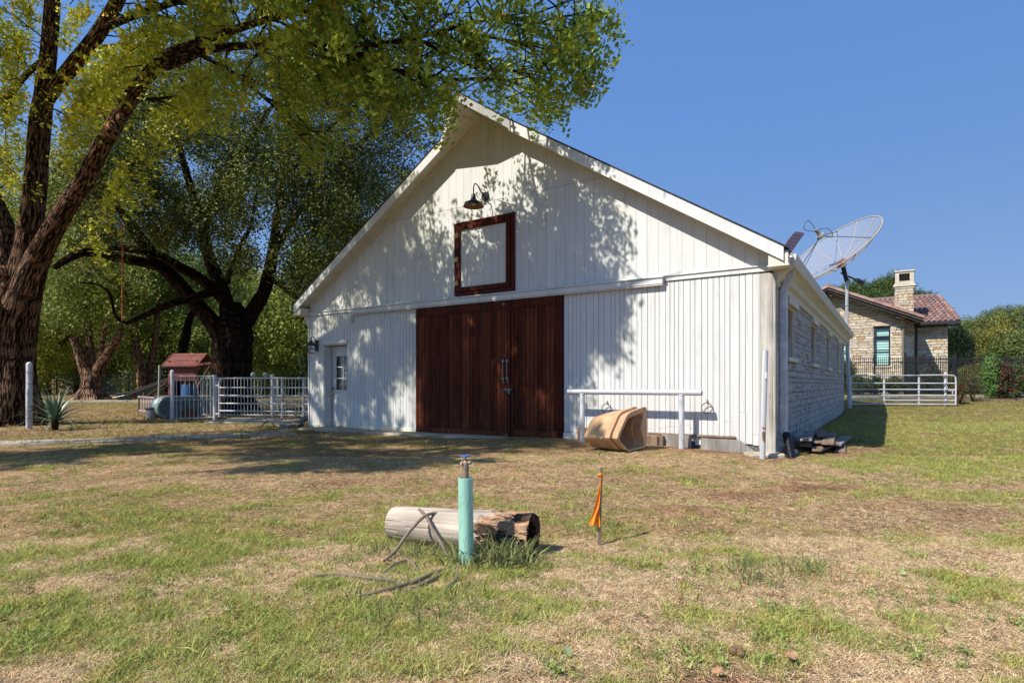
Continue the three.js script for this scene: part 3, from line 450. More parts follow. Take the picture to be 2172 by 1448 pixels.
{
  const l = onWall('flood_light', 'dark solar flood light tilted up on the right eave corner', 'flood light', 5.72, 3.10, 0.20);
  const ch = []; for (let i = 0; i < 6; i++) { const t = i / 6, u = (i + 1) / 6, c = (k) => V(0.115 + k * 0.13 + 0.05 * k * k, 0.03 + k * 0.25, 0.02), w = (k) => 0.058 + 0.012 * Math.sin(k * 3.1); const a = c(t), b = c(u); ch.push(plate([[a.x - w(t), a.y + 0.02], [a.x + w(t), a.y - 0.02], [b.x + w(u), b.y - 0.02], [b.x - w(u), b.y + 0.02]], 0.02 + 0.03 * t, 0.05 + 0.03 * t)); }
  part('panel', ch, std({ rgb: [0.05, 0.035, 0.06], roughness: 0.35 }), l); part('bracket', [span(-0.03, 0.02, -0.08, 0.09, -0.06, 0.06, 0.006), stick(V(0, 0.02, 0), V(0.16, 0.10, 0.02), 0.022, 10)], M.dark, l);
  part('head', [moved(new THREE.BoxGeometry(0.07, 0.05, 0.10), 0.10, 0.01, 0.02), moved(new THREE.CylinderGeometry(0.02, 0.035, 0.07, 12), 0.17, -0.04, 0.03)], M.metalWhite, l);
}
[[2.81, 0.74, 'steel tie ring on the wall near the shaded end of the hitching rail', 0.45], [4.60, 0.79, 'steel tie ring on the sunlit wall past the right post of the hitching rail', -0.35]].forEach(([x, y, lab, tilt]) => { const l = onWall('tie_ring', lab, 'ring', x, y, 0.03, 'tie rings on the barn wall'); part('ring', moved(new THREE.TorusGeometry(0.085, 0.007, 10, 32), 0, -0.06, 0.02, 0.2, 0.05), M.rust, l); part('staple', moved(new THREE.TorusGeometry(0.022, 0.006, 8, 14), 0, 0.055, -0.008, Math.PI / 2), M.steel, l); });
{ const l = onWall('eye_hook', 'small iron eye hook high on the gable boards', 'hook', 0.085, 5.61, 0.003); part('hook', [moved(new THREE.TorusGeometry(0.035, 0.005, 8, 20, 4.6), 0, 0.03, 0.02, 0, 0, 0.6), stick(V(0, 0, 0), V(0, 0, 0.03), 0.006)], M.dark, l); }
// ---------- things in the front yard ----------
const gp = (x, z, dy = 0) => V(x, ground(x, z) + dy, z);
{ // standpipe
  const m = phys({ rgb: [0.44, 0.80, 0.62], map: TX.soft, roughness: 0.38 });
  const p = gp(-0.282, -3.60), t = thing('standpipe', 'pale green plastic pipe standing upright with a rusty tap on top', 'pipe', [p.x, p.y, p.z]);
  const R0 = 0.046, prof = [[R0 - 0.006, -0.08], [R0, -0.08], [R0, 0.536], [R0 - 0.001, 0.538], [R0 - 0.005, 0.538], [R0 - 0.006, 0.536], [R0 - 0.006, 0.40]];
  const g = new THREE.LatheGeometry(prof.map(q => new THREE.Vector2(...q)), 40); g.rotateZ(0.012);
  part('sleeve', g, m, t);
  const scr = [], R = rng(5); for (let i = 0; i < 26; i++) { const a = -0.9 + 1.9 * R(), y = 0.04 + 0.46 * R(), l = 0.01 + 0.05 * R(); scr.push(moved(box(0.0016 + 0.001 * R(), l, 0.001, 0, 0, 0, 0.0002), Math.sin(a) * (R0 + 0.0003) - y * 0.012, y, Math.cos(a) * (R0 + 0.0003), a, 0, (R() - 0.5) * 0.9)); }
  part('scratch', scr, std({ rgb: [0.24, 0.42, 0.33] }), t, null, 'stuff');
  const tap = part('tap', [moved(new THREE.CylinderGeometry(0.020, 0.020, 0.06, 16), -0.006, 0.555, 0), moved(new THREE.CylinderGeometry(0.024, 0.022, 0.02, 6), -0.006, 0.592, 0), limb([V(-0.006, 0.60, 0), V(-0.006, 0.63, 0), V(-0.008, 0.645, 0)], [0.018, 0.022, 0.014], 12, 0.05, 0.01), stick(V(-0.006, 0.625, 0), V(0.022, 0.635, 0.012), 0.010, 10), moved(new THREE.SphereGeometry(0.012, 10, 8), 0.024, 0.632, 0.013), limb([V(-0.006, 0.625, 0), V(-0.026, 0.632, 0.006), V(-0.032, 0.615, 0.009)], [0.012, 0.011, 0.012], 10, 0.05, 0.01), stick(V(-0.006, 0.64, 0), V(-0.006, 0.672, 0), 0.006, 8)], std({ rgb: [0.36, 0.27, 0.19], map: TX.stone, roughness: 0.6, metalness: 0.35 }), t, 'rusty brass tap');
  const wheel = [moved(new THREE.TorusGeometry(0.028, 0.005, 8, 24), -0.006, 0.672, 0, 0, Math.PI / 2)]; for (let i = 0; i < 3; i++) wheel.push(moved(new THREE.BoxGeometry(0.056, 0.005, 0.008), -0.006, 0.672, 0, i * 1.05));
  part('tap_handle', wheel, std({ rgb: [0.06, 0.11, 0.33], roughness: 0.5 }), tap, 'blue tap wheel');
  part('pipe_nipple', stick(V(-0.006, 0.2, 0), V(-0.006, 0.56, 0), 0.017, 14), M.rust, tap);
}
{ // log
  const a = gp(-0.86, -4.24, 0.115), b = gp(0.13, -3.80, 0.135), t = thing('log', 'short fallen log, grey and smooth at the left, hollow and rotten at the right end', 'log');
  const dir = b.clone().sub(a), L = dir.length(); dir.normalize(); const R = rng(3);
  const up = V(0, 1, 0).addScaledVector(dir, -dir.y).normalize(), sd = dir.clone().cross(up);
  const surf = (t0, t1, n, rad, seg, wobble) => { const P = []; const pt = (i, j) => { const tt = t0 + (t1 - t0) * i / n, an = j / seg * Math.PI * 2; const r = rad(tt, an) ; return a.clone().addScaledVector(dir, tt * L).addScaledVector(up, Math.cos(an) * r).addScaledVector(sd, Math.sin(an) * r); }; for (let i = 0; i < n; i++) for (let j = 0; j < seg; j++) { const p = pt(i, j), q = pt(i + 1, j), r = pt(i + 1, j + 1), s = pt(i, j + 1); P.push(p.toArray(), q.toArray(), r.toArray(), p.toArray(), r.toArray(), s.toArray()); } const g = new THREE.BufferGeometry(); g.setAttribute('position', new THREE.Float32BufferAttribute(P.flatMap(p => p), 3)); g.computeVertexNormals(); const uv = []; for (let i = 0; i < n; i++) for (let j = 0; j < seg; j++) { const A = [j / seg, (t0 + (t1 - t0) * i / n) * L], B = [j / seg, (t0 + (t1 - t0) * (i + 1) / n) * L], C = [(j + 1) / seg, B[1]], D = [C[0], A[1]]; uv.push(...A, ...B, ...C, ...A, ...C, ...D); } g.setAttribute('uv', new THREE.Float32BufferAttribute(uv, 2)); return g; };
  const per = (an, k, s) => 2 * fbm((an / 6.2832) * k, s, 301, 3, k, 0) - 1;
  const outer = (tt, an) => (0.122 + 0.028 * tt) * (1 + 0.03 * per(an, 6, tt * 3 + 5)) * (1 - 0.05 * sm(0.1, 0, tt)) - 0.0035 * (Math.abs(((an / 6.2832 * 19 + 0.3 * vn(tt * 4, 2, 9)) % 1) - 0.5) < 0.06 ? 1 : 0);
  const edge = (an) => 0.68 + 0.14 * per(an, 5, 11) + 0.05 * per(an, 17, 4);
  const ragged = (tt, an) => { const bite = sm(-0.25, 0.5, Math.sin(an)) * sm(0.72, 0.9, tt + 0.1 * per(an, 8, 3)) * 0.05; return outer(tt, an) * (1 + 0.13 * per(an, 14, tt * 9) * sm(0.6, 0.8, tt)) - bite; };
  const mg = std({ rgb: [0.62, 0.52, 0.40], map: TX.wood, bumpMap: TX.wood, bumpScale: 0.008, roughness: 0.9 });
  part('smooth_trunk', surf(0, 0.90, 40, (tt, an) => tt > edge(an) ? Math.min(outer(tt, an), ragged(tt, an)) - 0.012 : outer(tt, an), 72), mg, t, 'bare grey wood with long cracks');
  part('broken_end', surf(-0.004, 0, 1, (tt, an) => tt < -0.001 ? 0.0 : outer(0, an), 48), mg, t);
  const mr = std({ rgb: [0.50, 0.36, 0.24], map: TX.bark, bumpMap: TX.barkBump, bumpScale: 0.02, roughness: 1 });
  part('rotten_wood', surf(0.58, 1.0, 40, (tt, an) => tt < edge(an) ? outer(0.6, an) - 0.014 : ragged(tt, an), 72), mr, t, 'splintered rotten wood');
  const inner = std({ rgb: [0.075, 0.028, 0.014], map: TX.bark, bumpMap: TX.barkBump, bumpScale: 0.03, roughness: 1 });
  part('hollow', [surf(0.998, 1.0, 1, (tt, an) => tt > 0.999 ? 0.085 * (1 + 0.2 * per(an, 9, 1)) : ragged(1, an), 72), surf(1.0, 0.78, 8, (tt, an) => 0.085 * (1 + 0.2 * per(an, 9, 1)) * (0.1 + 0.9 * sm(0.78, 0.95, tt)), 48)], inner, t, 'dark red rotten hollow');
  const sp = []; for (let i = 0; i < 130; i++) { const an = R() * 6.28, tt = 0.66 + 0.33 * R(), r = ragged(tt, an); const p = a.clone().addScaledVector(dir, tt * L).addScaledVector(up, Math.cos(an) * r).addScaledVector(sd, Math.sin(an) * r); const q = p.clone().addScaledVector(dir, 0.02 + 0.06 * R()).addScaledVector(up, (R() - 0.4) * 0.03).addScaledVector(sd, (R() - 0.5) * 0.03); sp.push(stick(p, q, 0.004 + 0.004 * R(), 4, 0.001)); }
  part('splinter', sp, std({ rgb: [0.45, 0.33, 0.21], roughness: 1 }), t, null, 'stuff');
}
{ // hose
  const t = thing('garden_hose', 'old stiff brown garden hose looped over the log and trailing in the grass', 'hose');
  const m = std({ rgb: [0.24, 0.18, 0.12], map: TX.soft, roughness: 0.75 });
  const H = (u, v, z, dy = 0) => { const p = at(u, v, z); return dy === null ? p : V(p.x, ground(p.x, p.z) + dy, p.z); };
  const onTop = (u, v, z) => at(u, v, z);
  part('loop', pipe([H(815, 1200, 3.62, 0.012), onTop(838, 1168, 3.74), onTop(870, 1125, 3.86), onTop(905, 1092, 3.97), onTop(935, 1089, 4.04), onTop(970, 1097, 4.05), onTop(990, 1110, 4.16), H(1005, 1130, 4.3, 0.02)], 0.0105, 10, 90), m, t);
  part('loop', pipe([onTop(889, 1080, 4.06), onTop(904, 1095, 3.965), onTop(918, 1125, 3.86), onTop(935, 1150, 3.74), H(955, 1175, 3.66, 0.012), H(985, 1190, 3.52, 0.012)], 0.0105, 10, 80), m, t);
  part('run', pipe([H(972, 1202, 3.50, 0.014), H(930, 1212, 3.42, 0.016), H(880, 1232, 3.25, 0.016), H(820, 1253, 3.12, 0.012), H(770, 1262, 3.05, 0.005), H(735, 1262, 3.06, -0.01)], 0.0105, 10, 90), m, t);
  part('run', pipe([H(975, 1206, 3.49, 0.012), H(940, 1222, 3.37, 0.014), H(895, 1240, 3.2, 0.014), H(850, 1252, 3.12, -0.006)], 0.0105, 10, 60), m, t);
  part('run', pipe([H(972, 1205, 3.49, 0.02), H(966, 1235, 3.27, 0.014), H(945, 1255, 3.12, 0.014), H(925, 1272, 2.98, 0.0)], 0.0105, 10, 50), m, t);
  part('run', pipe([H(665, 1226, 3.33, 0.012), H(720, 1218, 3.38, 0.008), H(780, 1226, 3.31, 0.016), H(835, 1231, 3.27, 0.012), H(860, 1233, 3.25, -0.01)], 0.0098, 10, 60), m, t);
  part('run', pipe([H(810, 1214, 3.42, 0.0), H(835, 1200, 3.54, 0.016), H(865, 1190, 3.62, 0.016), H(882, 1205, 3.5, 0.012), H(888, 1216, 3.4, 0.0)], 0.0098, 10, 60), m, t);
}
{ // marking stake
  const p = gp(0.60, -4.05), t = thing('survey_stake', 'thin wooden stake with an orange ribbon tied near its top', 'stake', [p.x, p.y, p.z], 0.3);
  part('stake', [beam(V(0, -0.1, 0), V(0.022, 0.545, 0), 0.026, 0.016)], std({ rgb: [0.50, 0.34, 0.21], map: TX.wood, roughness: 0.9 }), t);
  const P = []; const n = 16, s = 5, w = (k) => 0.012 + 0.042 * k * k + 0.018 * k, c = (k, j) => { const y = 0.485 - 0.33 * k, x = 0.018 - 0.030 * k - 0.022 * k * k - 0.002; return [x + (j / s - 0.5) * w(k) + 0.004 * Math.sin(k * 9 + j), y - 0.018 * (j / s - 0.5) * k + (k > 0.97 ? -0.02 * (j % 2) : 0), 0.014 + 0.012 * Math.sin(j * 1.9 + k * 4) * (0.3 + k)]; };
  for (let i = 0; i < n; i++) for (let j = 0; j < s; j++) { const a = c(i / n, j), b = c((i + 1) / n, j), d = c((i + 1) / n, j + 1), e = c(i / n, j + 1); P.push(...a, ...b, ...d, ...a, ...d, ...e); }
  const om = phys({ rgb: [0.95, 0.30, 0.015], roughness: 0.45, side: THREE.DoubleSide, transmission: 0.3, thickness: 0 });
  part('ribbon', fromTris(P), om, t, 'orange plastic ribbon'); part('knot', [moved(new THREE.TorusGeometry(0.017, 0.006, 8, 16), 0.019, 0.49, 0, 0, Math.PI / 2), moved(new THREE.SphereGeometry(0.012, 8, 6), 0.012, 0.494, 0.016)], om, t);
}
{ // hitching rail, in the barn's axes
  const P = (x, y, z) => onBarn(x, y, z), D = 0.34, yT = 0.985, t = thing('hitching_rail', 'white steel hitching rail on two posts in front of the barn wall', 'rail', [BM.x, 0, BM.z], TURN);
  const x0 = 2.18, x1 = 4.60;
  part('rail', [(() => { const g = new THREE.LatheGeometry([[0.040, 0], [0.046, 0], [0.046, x1 - x0], [0.040, x1 - x0], [0.040, 0.02], [0.040, 0]].map(q => new THREE.Vector2(...q)), 28); g.rotateZ(-Math.PI / 2); g.translate(x0, yT, D); return g; })()], M.metalWhite, t);
  for (const x of [2.47, 4.27]) { const w = P(x, 0, D); part('post', [stick(V(x, ground(w.x, w.z) - 0.15, D), V(x, yT - 0.03, D), 0.046, 24)], M.metalWhite, t); part('weld', moved(new THREE.TorusGeometry(0.046, 0.006, 8, 24), x, yT - 0.045, D, 0, Math.PI / 2), M.metalWhite, t); }
}
{ // leaning pipe by the corner
  const b = at(1617, 978, 8.72), tp = at(1624, 743, 8.76), t = thing('pipe_post', 'tall white steel pipe post by the barn corner with a rusty latch', 'post');
  const y0 = ground(b.x, b.z) - 0.1; b.y = y0;
  part('pipe', [(() => { const L = tp.y - y0, g = new THREE.LatheGeometry([[0.034, 0], [0.041, 0], [0.041, L], [0.034, L], [0.034, L - 0.3]].map(q => new THREE.Vector2(...q)), 24); g.applyQuaternion(new THREE.Quaternion().setFromUnitVectors(V(0, 1, 0), tp.clone().sub(b).normalize())); g.translate(b.x, b.y, b.z); return g; })()], M.metalWhite, t);
  const L = (k) => b.clone().lerp(tp, k);
  part('latch', [moved(box(0.03, 0.12, 0.03, 0, 0, 0, 0.006), L(0.26).x - 0.01, L(0.26).y, L(0.26).z + 0.04), moved(box(0.02, 0.05, 0.04, 0, 0, 0, 0.006), L(0.26).x - 0.012, L(0.26).y - 0.05, L(0.26).z + 0.055)], M.rust, t); part('lug', moved(box(0.03, 0.10, 0.04, 0, 0, 0, 0.006), L(0.78).x + 0.0, L(0.78).y, L(0.78).z + 0.045), M.metalWhite, t);
  part('paint_mark', moved(box(0.05, 0.03, 0.004, 0, 0, 0, 0.001), L(0.325).x - 0.005, L(0.325).y, L(0.325).z + 0.041), std({ rgb: [0.45, 0.09, 0.06] }), t, 'smear of red paint');
}
{ // two nested corner feeders lying on their backs
  const c = at(1335, 957, 9.0), gy = ground(c.x, c.z);
  // outline of the trough (a wide V with a flat corner), seen into its mouth; depth runs away from the mouth
  const mk = (name, label, off, sc) => {
    const t = thing(name, label, 'feeder', [c.x - off * 0.12, gy + 0.01, c.z - off * 0.08], 0.74 + off * 0.04, 'plastic corner feeders');
    const out = [[-0.31, 0.21], [-0.27, 0.30], [-0.06, 0.57], [0.02, 0.61], [0.40, 0.685], [0.47, 0.66], [0.475, 0.36], [0.47, 0.08], [0.43, 0.04], [0.02, 0.0], [-0.03, 0.0]].map(p => [p[0] * sc, p[1] * sc + (1 - sc) * 0.04]);
    const o2 = []; const N = out.length; for (let i = 0; i < N; i++) { const p = out[i], q = out[(i + 1) % N]; for (const k of [0.14, 0.86]) o2.push([lerp(p[0], q[0], k), lerp(p[1], q[1], k)]); }
    const cx = 0.06 * sc, cy = 0.10 * sc, ring = (z, s, dy = 0) => o2.map(([x, y]) => V(cx + (x - cx) * s, Math.max(0.0, cy + (y - cy) * s + dy), z));
    const skin = (rings, flip) => { const P = []; for (let i = 0; i < rings.length - 1; i++) for (let j = 0; j < o2.length; j++) { const k = (j + 1) % o2.length, a = rings[i][j], b = rings[i][k], d = rings[i + 1][k], e = rings[i + 1][j]; if (flip) P.push(...a, ...d, ...b, ...a, ...e, ...d); else P.push(...a, ...b, ...d, ...a, ...d, ...e); } return P; };
    const fan = (r) => { const P = [], m = r.reduce((s, p) => s.add(p), V(0, 0, 0)).multiplyScalar(1 / r.length); for (let j = 0; j < r.length; j++) P.push(...m, ...r[j], ...r[(j + 1) % r.length]); return P; };
    const body = std({ rgb: [0.66, 0.41, 0.22], map: TX.soft, roughness: 0.55, side: THREE.DoubleSide });
    const outer = [ring(-0.56, 0.72, 0.0), ring(-0.545, 0.78, 0.0), ring(-0.36, 0.86, 0), ring(-0.03, 0.975, 0), ring(-0.02, 1.0, 0), ring(0, 1.0, 0), ring(0.004, 0.985, 0)], nt = (r, k) => r.map(p => { const q = p.clone(); q.x -= 0.11 * k * Math.max(0, 1 - Math.abs(q.y - 0.36) / 0.24) * sm(0.2, 0.35, q.x); return q; }), inn = [ring(0.004, 0.985), nt(ring(0.0, 0.85, 0), 1), nt(ring(-0.015, 0.82, 0), 1), nt(ring(-0.20, 0.75, 0.0), 0.8), nt(ring(-0.205, 0.73, 0), 0.8), ring(-0.34, 0.66, 0), ring(-0.40, 0.58, 0)];
    part('shell', fromTris([...skin(outer, true), ...skin(inn, true), ...fan(outer[0])]), body, t); part('floor', fromTris(fan(inn[6])), body, t);
    // round maker's badge with a plain mark
    const cvs = document.createElement('canvas'); cvs.width = cvs.height = 128; const q = cvs.getContext('2d'); q.fillStyle = '#b9793f'; q.fillRect(0, 0, 128, 128); q.fillStyle = '#4c4742'; q.beginPath(); q.arc(64, 64, 60, 0, 7); q.fill(); q.strokeStyle = '#e6dcc8'; q.lineWidth = 3; q.beginPath(); q.arc(64, 64, 50, 0, 7); q.stroke(); q.fillStyle = '#e6dcc8'; q.fillRect(38, 40, 52, 8); q.fillRect(30, 60, 68, 8); q.fillRect(38, 80, 52, 8); q.fillStyle = '#4c4742'; q.fillRect(58, 30, 8, 70);
    const bt = new THREE.CanvasTexture(cvs); bt.colorSpace = THREE.SRGBColorSpace;
    const A = outer[3], n = out.length; // badge on the slanting upper left panel
    const i0 = o2.length - 0, pA = outer[2][0], pB = outer[2][1], pC = outer[3][0], pD = outer[3][1]; const ctr = pA.clone().lerp(pB, 0.30).lerp(pC.clone().lerp(pD, 0.30), 0.62), nn = pB.clone().sub(pA).cross(pC.clone().sub(pA)).normalize(); if (nn.x > 0) nn.negate();
    const disc = new THREE.CylinderGeometry(0.045, 0.045, 0.006, 28); disc.rotateX(Math.PI / 2); disc.applyQuaternion(new THREE.Quaternion().setFromUnitVectors(V(0, 0, 1), nn)); disc.translate(ctr.x + nn.x * 0.003, ctr.y + nn.y * 0.003, ctr.z + nn.z * 0.003);
    part('badge', disc, std({ map: bt, roughness: 0.5 }), t, 'round dark maker badge');
    return t;
  };
  mk('corner_feeder', 'front one of two nested tan plastic corner feeders, its open mouth showing', 0, 1);
  mk('corner_feeder', 'rear one of two nested tan plastic corner feeders, its smooth back to the left', 1, 1.0);
}
{ // boards and blocks along the foot of the barn wall
  const B = (name, label, cat, geos, m, group) => { const t = thing(name, label, cat, [BM.x, 0, BM.z], TURN, group); return (Array.isArray(geos) ? geos : [geos]).map((g, i) => part(name, g, m, t)); };
  const lean = (x0, x1, y0, y1, z, cut = 0, th = 0.03) => moved(plate([[0, 0], [x1 - x0 + cut, 0], [x1 - x0, y1 - y0], [0, y1 - y0]], 0, th), x0, y0, z, 0, -0.12);
  B('lean_board', 'long grey board with a slanted right end leaning on the wall foot', 'board', lean(4.52, 5.12, 0.03, 0.235, 0.10, 0.28), M.greyWood);
  B('lean_board', 'short grey board leaning on the wall behind the right rail post', 'board', lean(3.86, 4.36, 0.04, 0.27, 0.10), M.greyWood);
  B('sill_timber', 'dark brown timber along the wall foot behind the feeders', 'timber', [span(3.05, 3.62, 0.02, 0.25, 0.03, 0.09, 0.01), span(3.05, 5.05, 0.245, 0.285, 0.004, 0.05, 0.008)], M.oldWood);
  B('wood_block', 'split square block of wood between the feeders and the grey boards', 'block', [moved(box(0.27, 0.22, 0.16, 0, 0, 0, 0.012), 3.70, 0.14, 0.17), moved(box(0.08, 0.22, 0.10, 0, 0, 0, 0.01), 3.87, 0.14, 0.16, 0.1)], M.oldWood);
  B('brick_stack', 'small stack of old bricks beside the left rail post', 'bricks', [0, 1, 2, 3].map(i => moved(box(0.2, 0.058, 0.10, 0, 0, 0, 0.006), 2.36 + 0.01 * (i % 2), 0.10 + i * 0.063, 0.09, 0.05 * i)), M.rust);
  const lp = thing('lumber_pile', 'low pile of dark old planks in the shade of the stone wall', 'lumber', [BM.x, 0, BM.z], TURN); const R = rng(8);
  for (let i = 0; i < 11; i++) { const k = Math.floor(i / 4), z = -1.9 - 0.9 * R(); part('plank', moved(metres(box(0.14 + 0.05 * R(), 0.04, 1.5 + 0.7 * R(), 0, 0, 0, 0.006), 1, R() * 5, R() * 5), HW + 0.28 + (i % 4) * 0.17 + 0.05 * R(), 0.03 + k * 0.06 + 0.05 * (3 - i % 4) * 0.5, z + 0.4, (R() - 0.5) * 0.25, (R() - 0.5) * 0.05, 0.04), R() < 0.6 ? M.oldWood : M.greyWood, lp); }
  const c2 = onBarn(HW - 0.1, 0, 0.14); single('footing_stone', 'flat concrete footing stone under the barn corner', 'stone', [box(0.55, 0.12, 0.3, c2.x, ground(c2.x, c2.z) + 0.0, c2.z, 0.03)], M.concrete);
  const c3 = onBarn(HW + 0.25, 0, -0.5); single('white_rock', 'small white rock beside the corrugated drain', 'rock', [moved(new THREE.IcosahedronGeometry(0.055, 1), c3.x, ground(c3.x, c3.z) + 0.03, c3.z)], M.slab);
}
{ // droppings, fallen leaves
  const R = rng(21), cl = at(1568, 1385, 2.37), g = []; for (let i = 0; i < 7; i++) { const x = cl.x + (R() - 0.5) * 0.07, z = cl.z + (R() - 0.5) * 0.05; g.push(moved(new THREE.IcosahedronGeometry(0.011 + 0.01 * R(), 1), x, ground(x, z) + 0.012 + 0.012 * R(), z)); }
  single('earth_clod', 'small clump of brown earth clods in the grass at lower right', 'clod', g, std({ rgb: [0.20, 0.12, 0.055], map: TX.stone, roughness: 1 }));
  const leaf = (s) => { const pts = [[0, -0.5], [0.10, -0.2], [0.34, -0.12], [0.2, 0.05], [0.36, 0.28], [0.12, 0.24], [0, 0.5], [-0.12, 0.24], [-0.36, 0.28], [-0.2, 0.05], [-0.34, -0.12], [-0.10, -0.2]]; const g = new THREE.ShapeGeometry(new THREE.Shape(pts.map(p => new THREE.Vector2(...p)))); const q = g.attributes.position; for (let i = 0; i < q.count; i++) q.setZ(i, 0.7 * Math.abs(q.getX(i)) + 0.5 * q.getY(i) ** 2); g.scale(s, s, s); g.rotateX(-1.3); g.computeVertexNormals(); return g; };
  const spots = [[1392, 1199, 'reddish brown dry leaf, the right one of a pair near the stake', 0.05], [1355, 1205, 'dull brown dry leaf, the left one of a pair near the stake', 0.045], [1676, 1417, 'orange brown oak leaf lying at the lower right edge of the lawn', 0.06], [1522, 1446, 'pale orange leaf at the bottom edge of the photo', 0.04], [1205, 1400, 'pale green leaf lying in the grass at the bottom', 0.045], [1912, 1229, 'pale yellow green leaf standing in the right lawn', 0.06]];
  spots.forEach(([u, v, lab, s], i) => { const z = EYE * FOC / (v - PY), p = at(u, v, z), m = single('fallen_leaf', lab, 'leaf', leaf(s * 1.15), std({ rgb: [[0.34, 0.16, 0.09], [0.22, 0.12, 0.07], [0.36, 0.18, 0.10], [0.38, 0.19, 0.09], [0.22, 0.30, 0.13], [0.34, 0.40, 0.14]][i], side: THREE.DoubleSide }), 'fallen leaves on the lawn'); m.position.set(p.x, ground(p.x, p.z) + 0.028, p.z); m.rotation.set(0.2 * i, i * 1.7, 0); });
}
// ---------- left yard ----------
{ const p = at(61, 903, 14.6), t = thing('white_post', 'round white steel post in front of the big trunk beside the spiky plant', 'post', [p.x, ground(p.x, p.z), p.z]);
  part('post', [stick(V(0, -0.2, 0), V(0, 1.62, 0), 0.066, 24), moved(new THREE.SphereGeometry(0.066, 20, 10, 0, 6.3, 0, 1.57), 0, 1.62, 0)], M.metalWhite, t); part('sleeve', [stick(V(0.0, 0, 0.03), V(0, 1.02, 0.03), 0.05, 20)], M.metalWhite, t);
  part('wire', [1.45, 1.18, 0.62].map((y, i) => pipe([V(-0.07, y, 0), V(-0.02, y - 0.02, 0.068), V(0.06, y - 0.05, 0.035), V(0.08, y - 0.05, -0.02)], 0.005, 6, 16)), M.dark, t); }
{ // yucca
  const p = at(116, 905, 14.3), t = thing('yucca', 'spiky blue green yucca with drooping sword leaves at the trunk foot', 'plant', [p.x, ground(p.x, p.z), p.z]), R = rng(31);
  const m = phys({ rgb: [0.075, 0.135, 0.085], roughness: 0.45, side: THREE.DoubleSide, transmission: 0.1 }), m2 = phys({ rgb: [0.12, 0.20, 0.13], roughness: 0.4, side: THREE.DoubleSide, transmission: 0.1 });
  for (let i = 0; i < 62; i++) {
    const az = i * 2.4 + R() * 0.4, upr = i / 62, L = 0.62 + 0.35 * R(), el = lerp(-0.05, 1.35, Math.pow(upr, 0.75)), bend = lerp(1.3, 0.1, upr), w = 0.028 + 0.012 * R(), P = [], n = 7; let q = V(0, 0.18 + 0.12 * upr, 0), a = el; const pts = [];
    for (let k = 0; k <= n; k++) { pts.push([q.clone(), a]); a -= bend * (k / n) * (k > 2 ? 0.33 : 0.08); q = q.clone().add(V(Math.cos(az) * Math.cos(a), Math.sin(a), Math.sin(az) * Math.cos(a)).multiplyScalar(L / n)); }
    const sd = V(-Math.sin(az), 0, Math.cos(az)); const rr = pts.map(([c, an], k) => { const ww = w * Math.min(1, 0.55 + k * 0.25) * (1 - Math.pow(k / n, 2.2)) + 0.001, up = V(-Math.cos(az) * Math.sin(an), Math.cos(an), -Math.sin(az) * Math.sin(an)).multiplyScalar(ww * 0.4); return [c.clone().addScaledVector(sd, ww).add(up), c, c.clone().addScaledVector(sd, -ww).add(up)]; });
    for (let k = 0; k < n; k++) for (let j = 0; j < 2; j++) { const A = rr[k][j], B = rr[k][j + 1], C = rr[k + 1][j + 1], D = rr[k + 1][j]; P.push(...A, ...B, ...C, ...A, ...C, ...D); }
    part('leaf', fromTris(P), R() < 0.5 ? m : m2, t);
  }
  part('stem', limb([V(0, -0.1, 0), V(0, 0.15, 0), V(0, 0.32, 0)], [0.07, 0.08, 0.05], 8), M.barkDark, t);
}
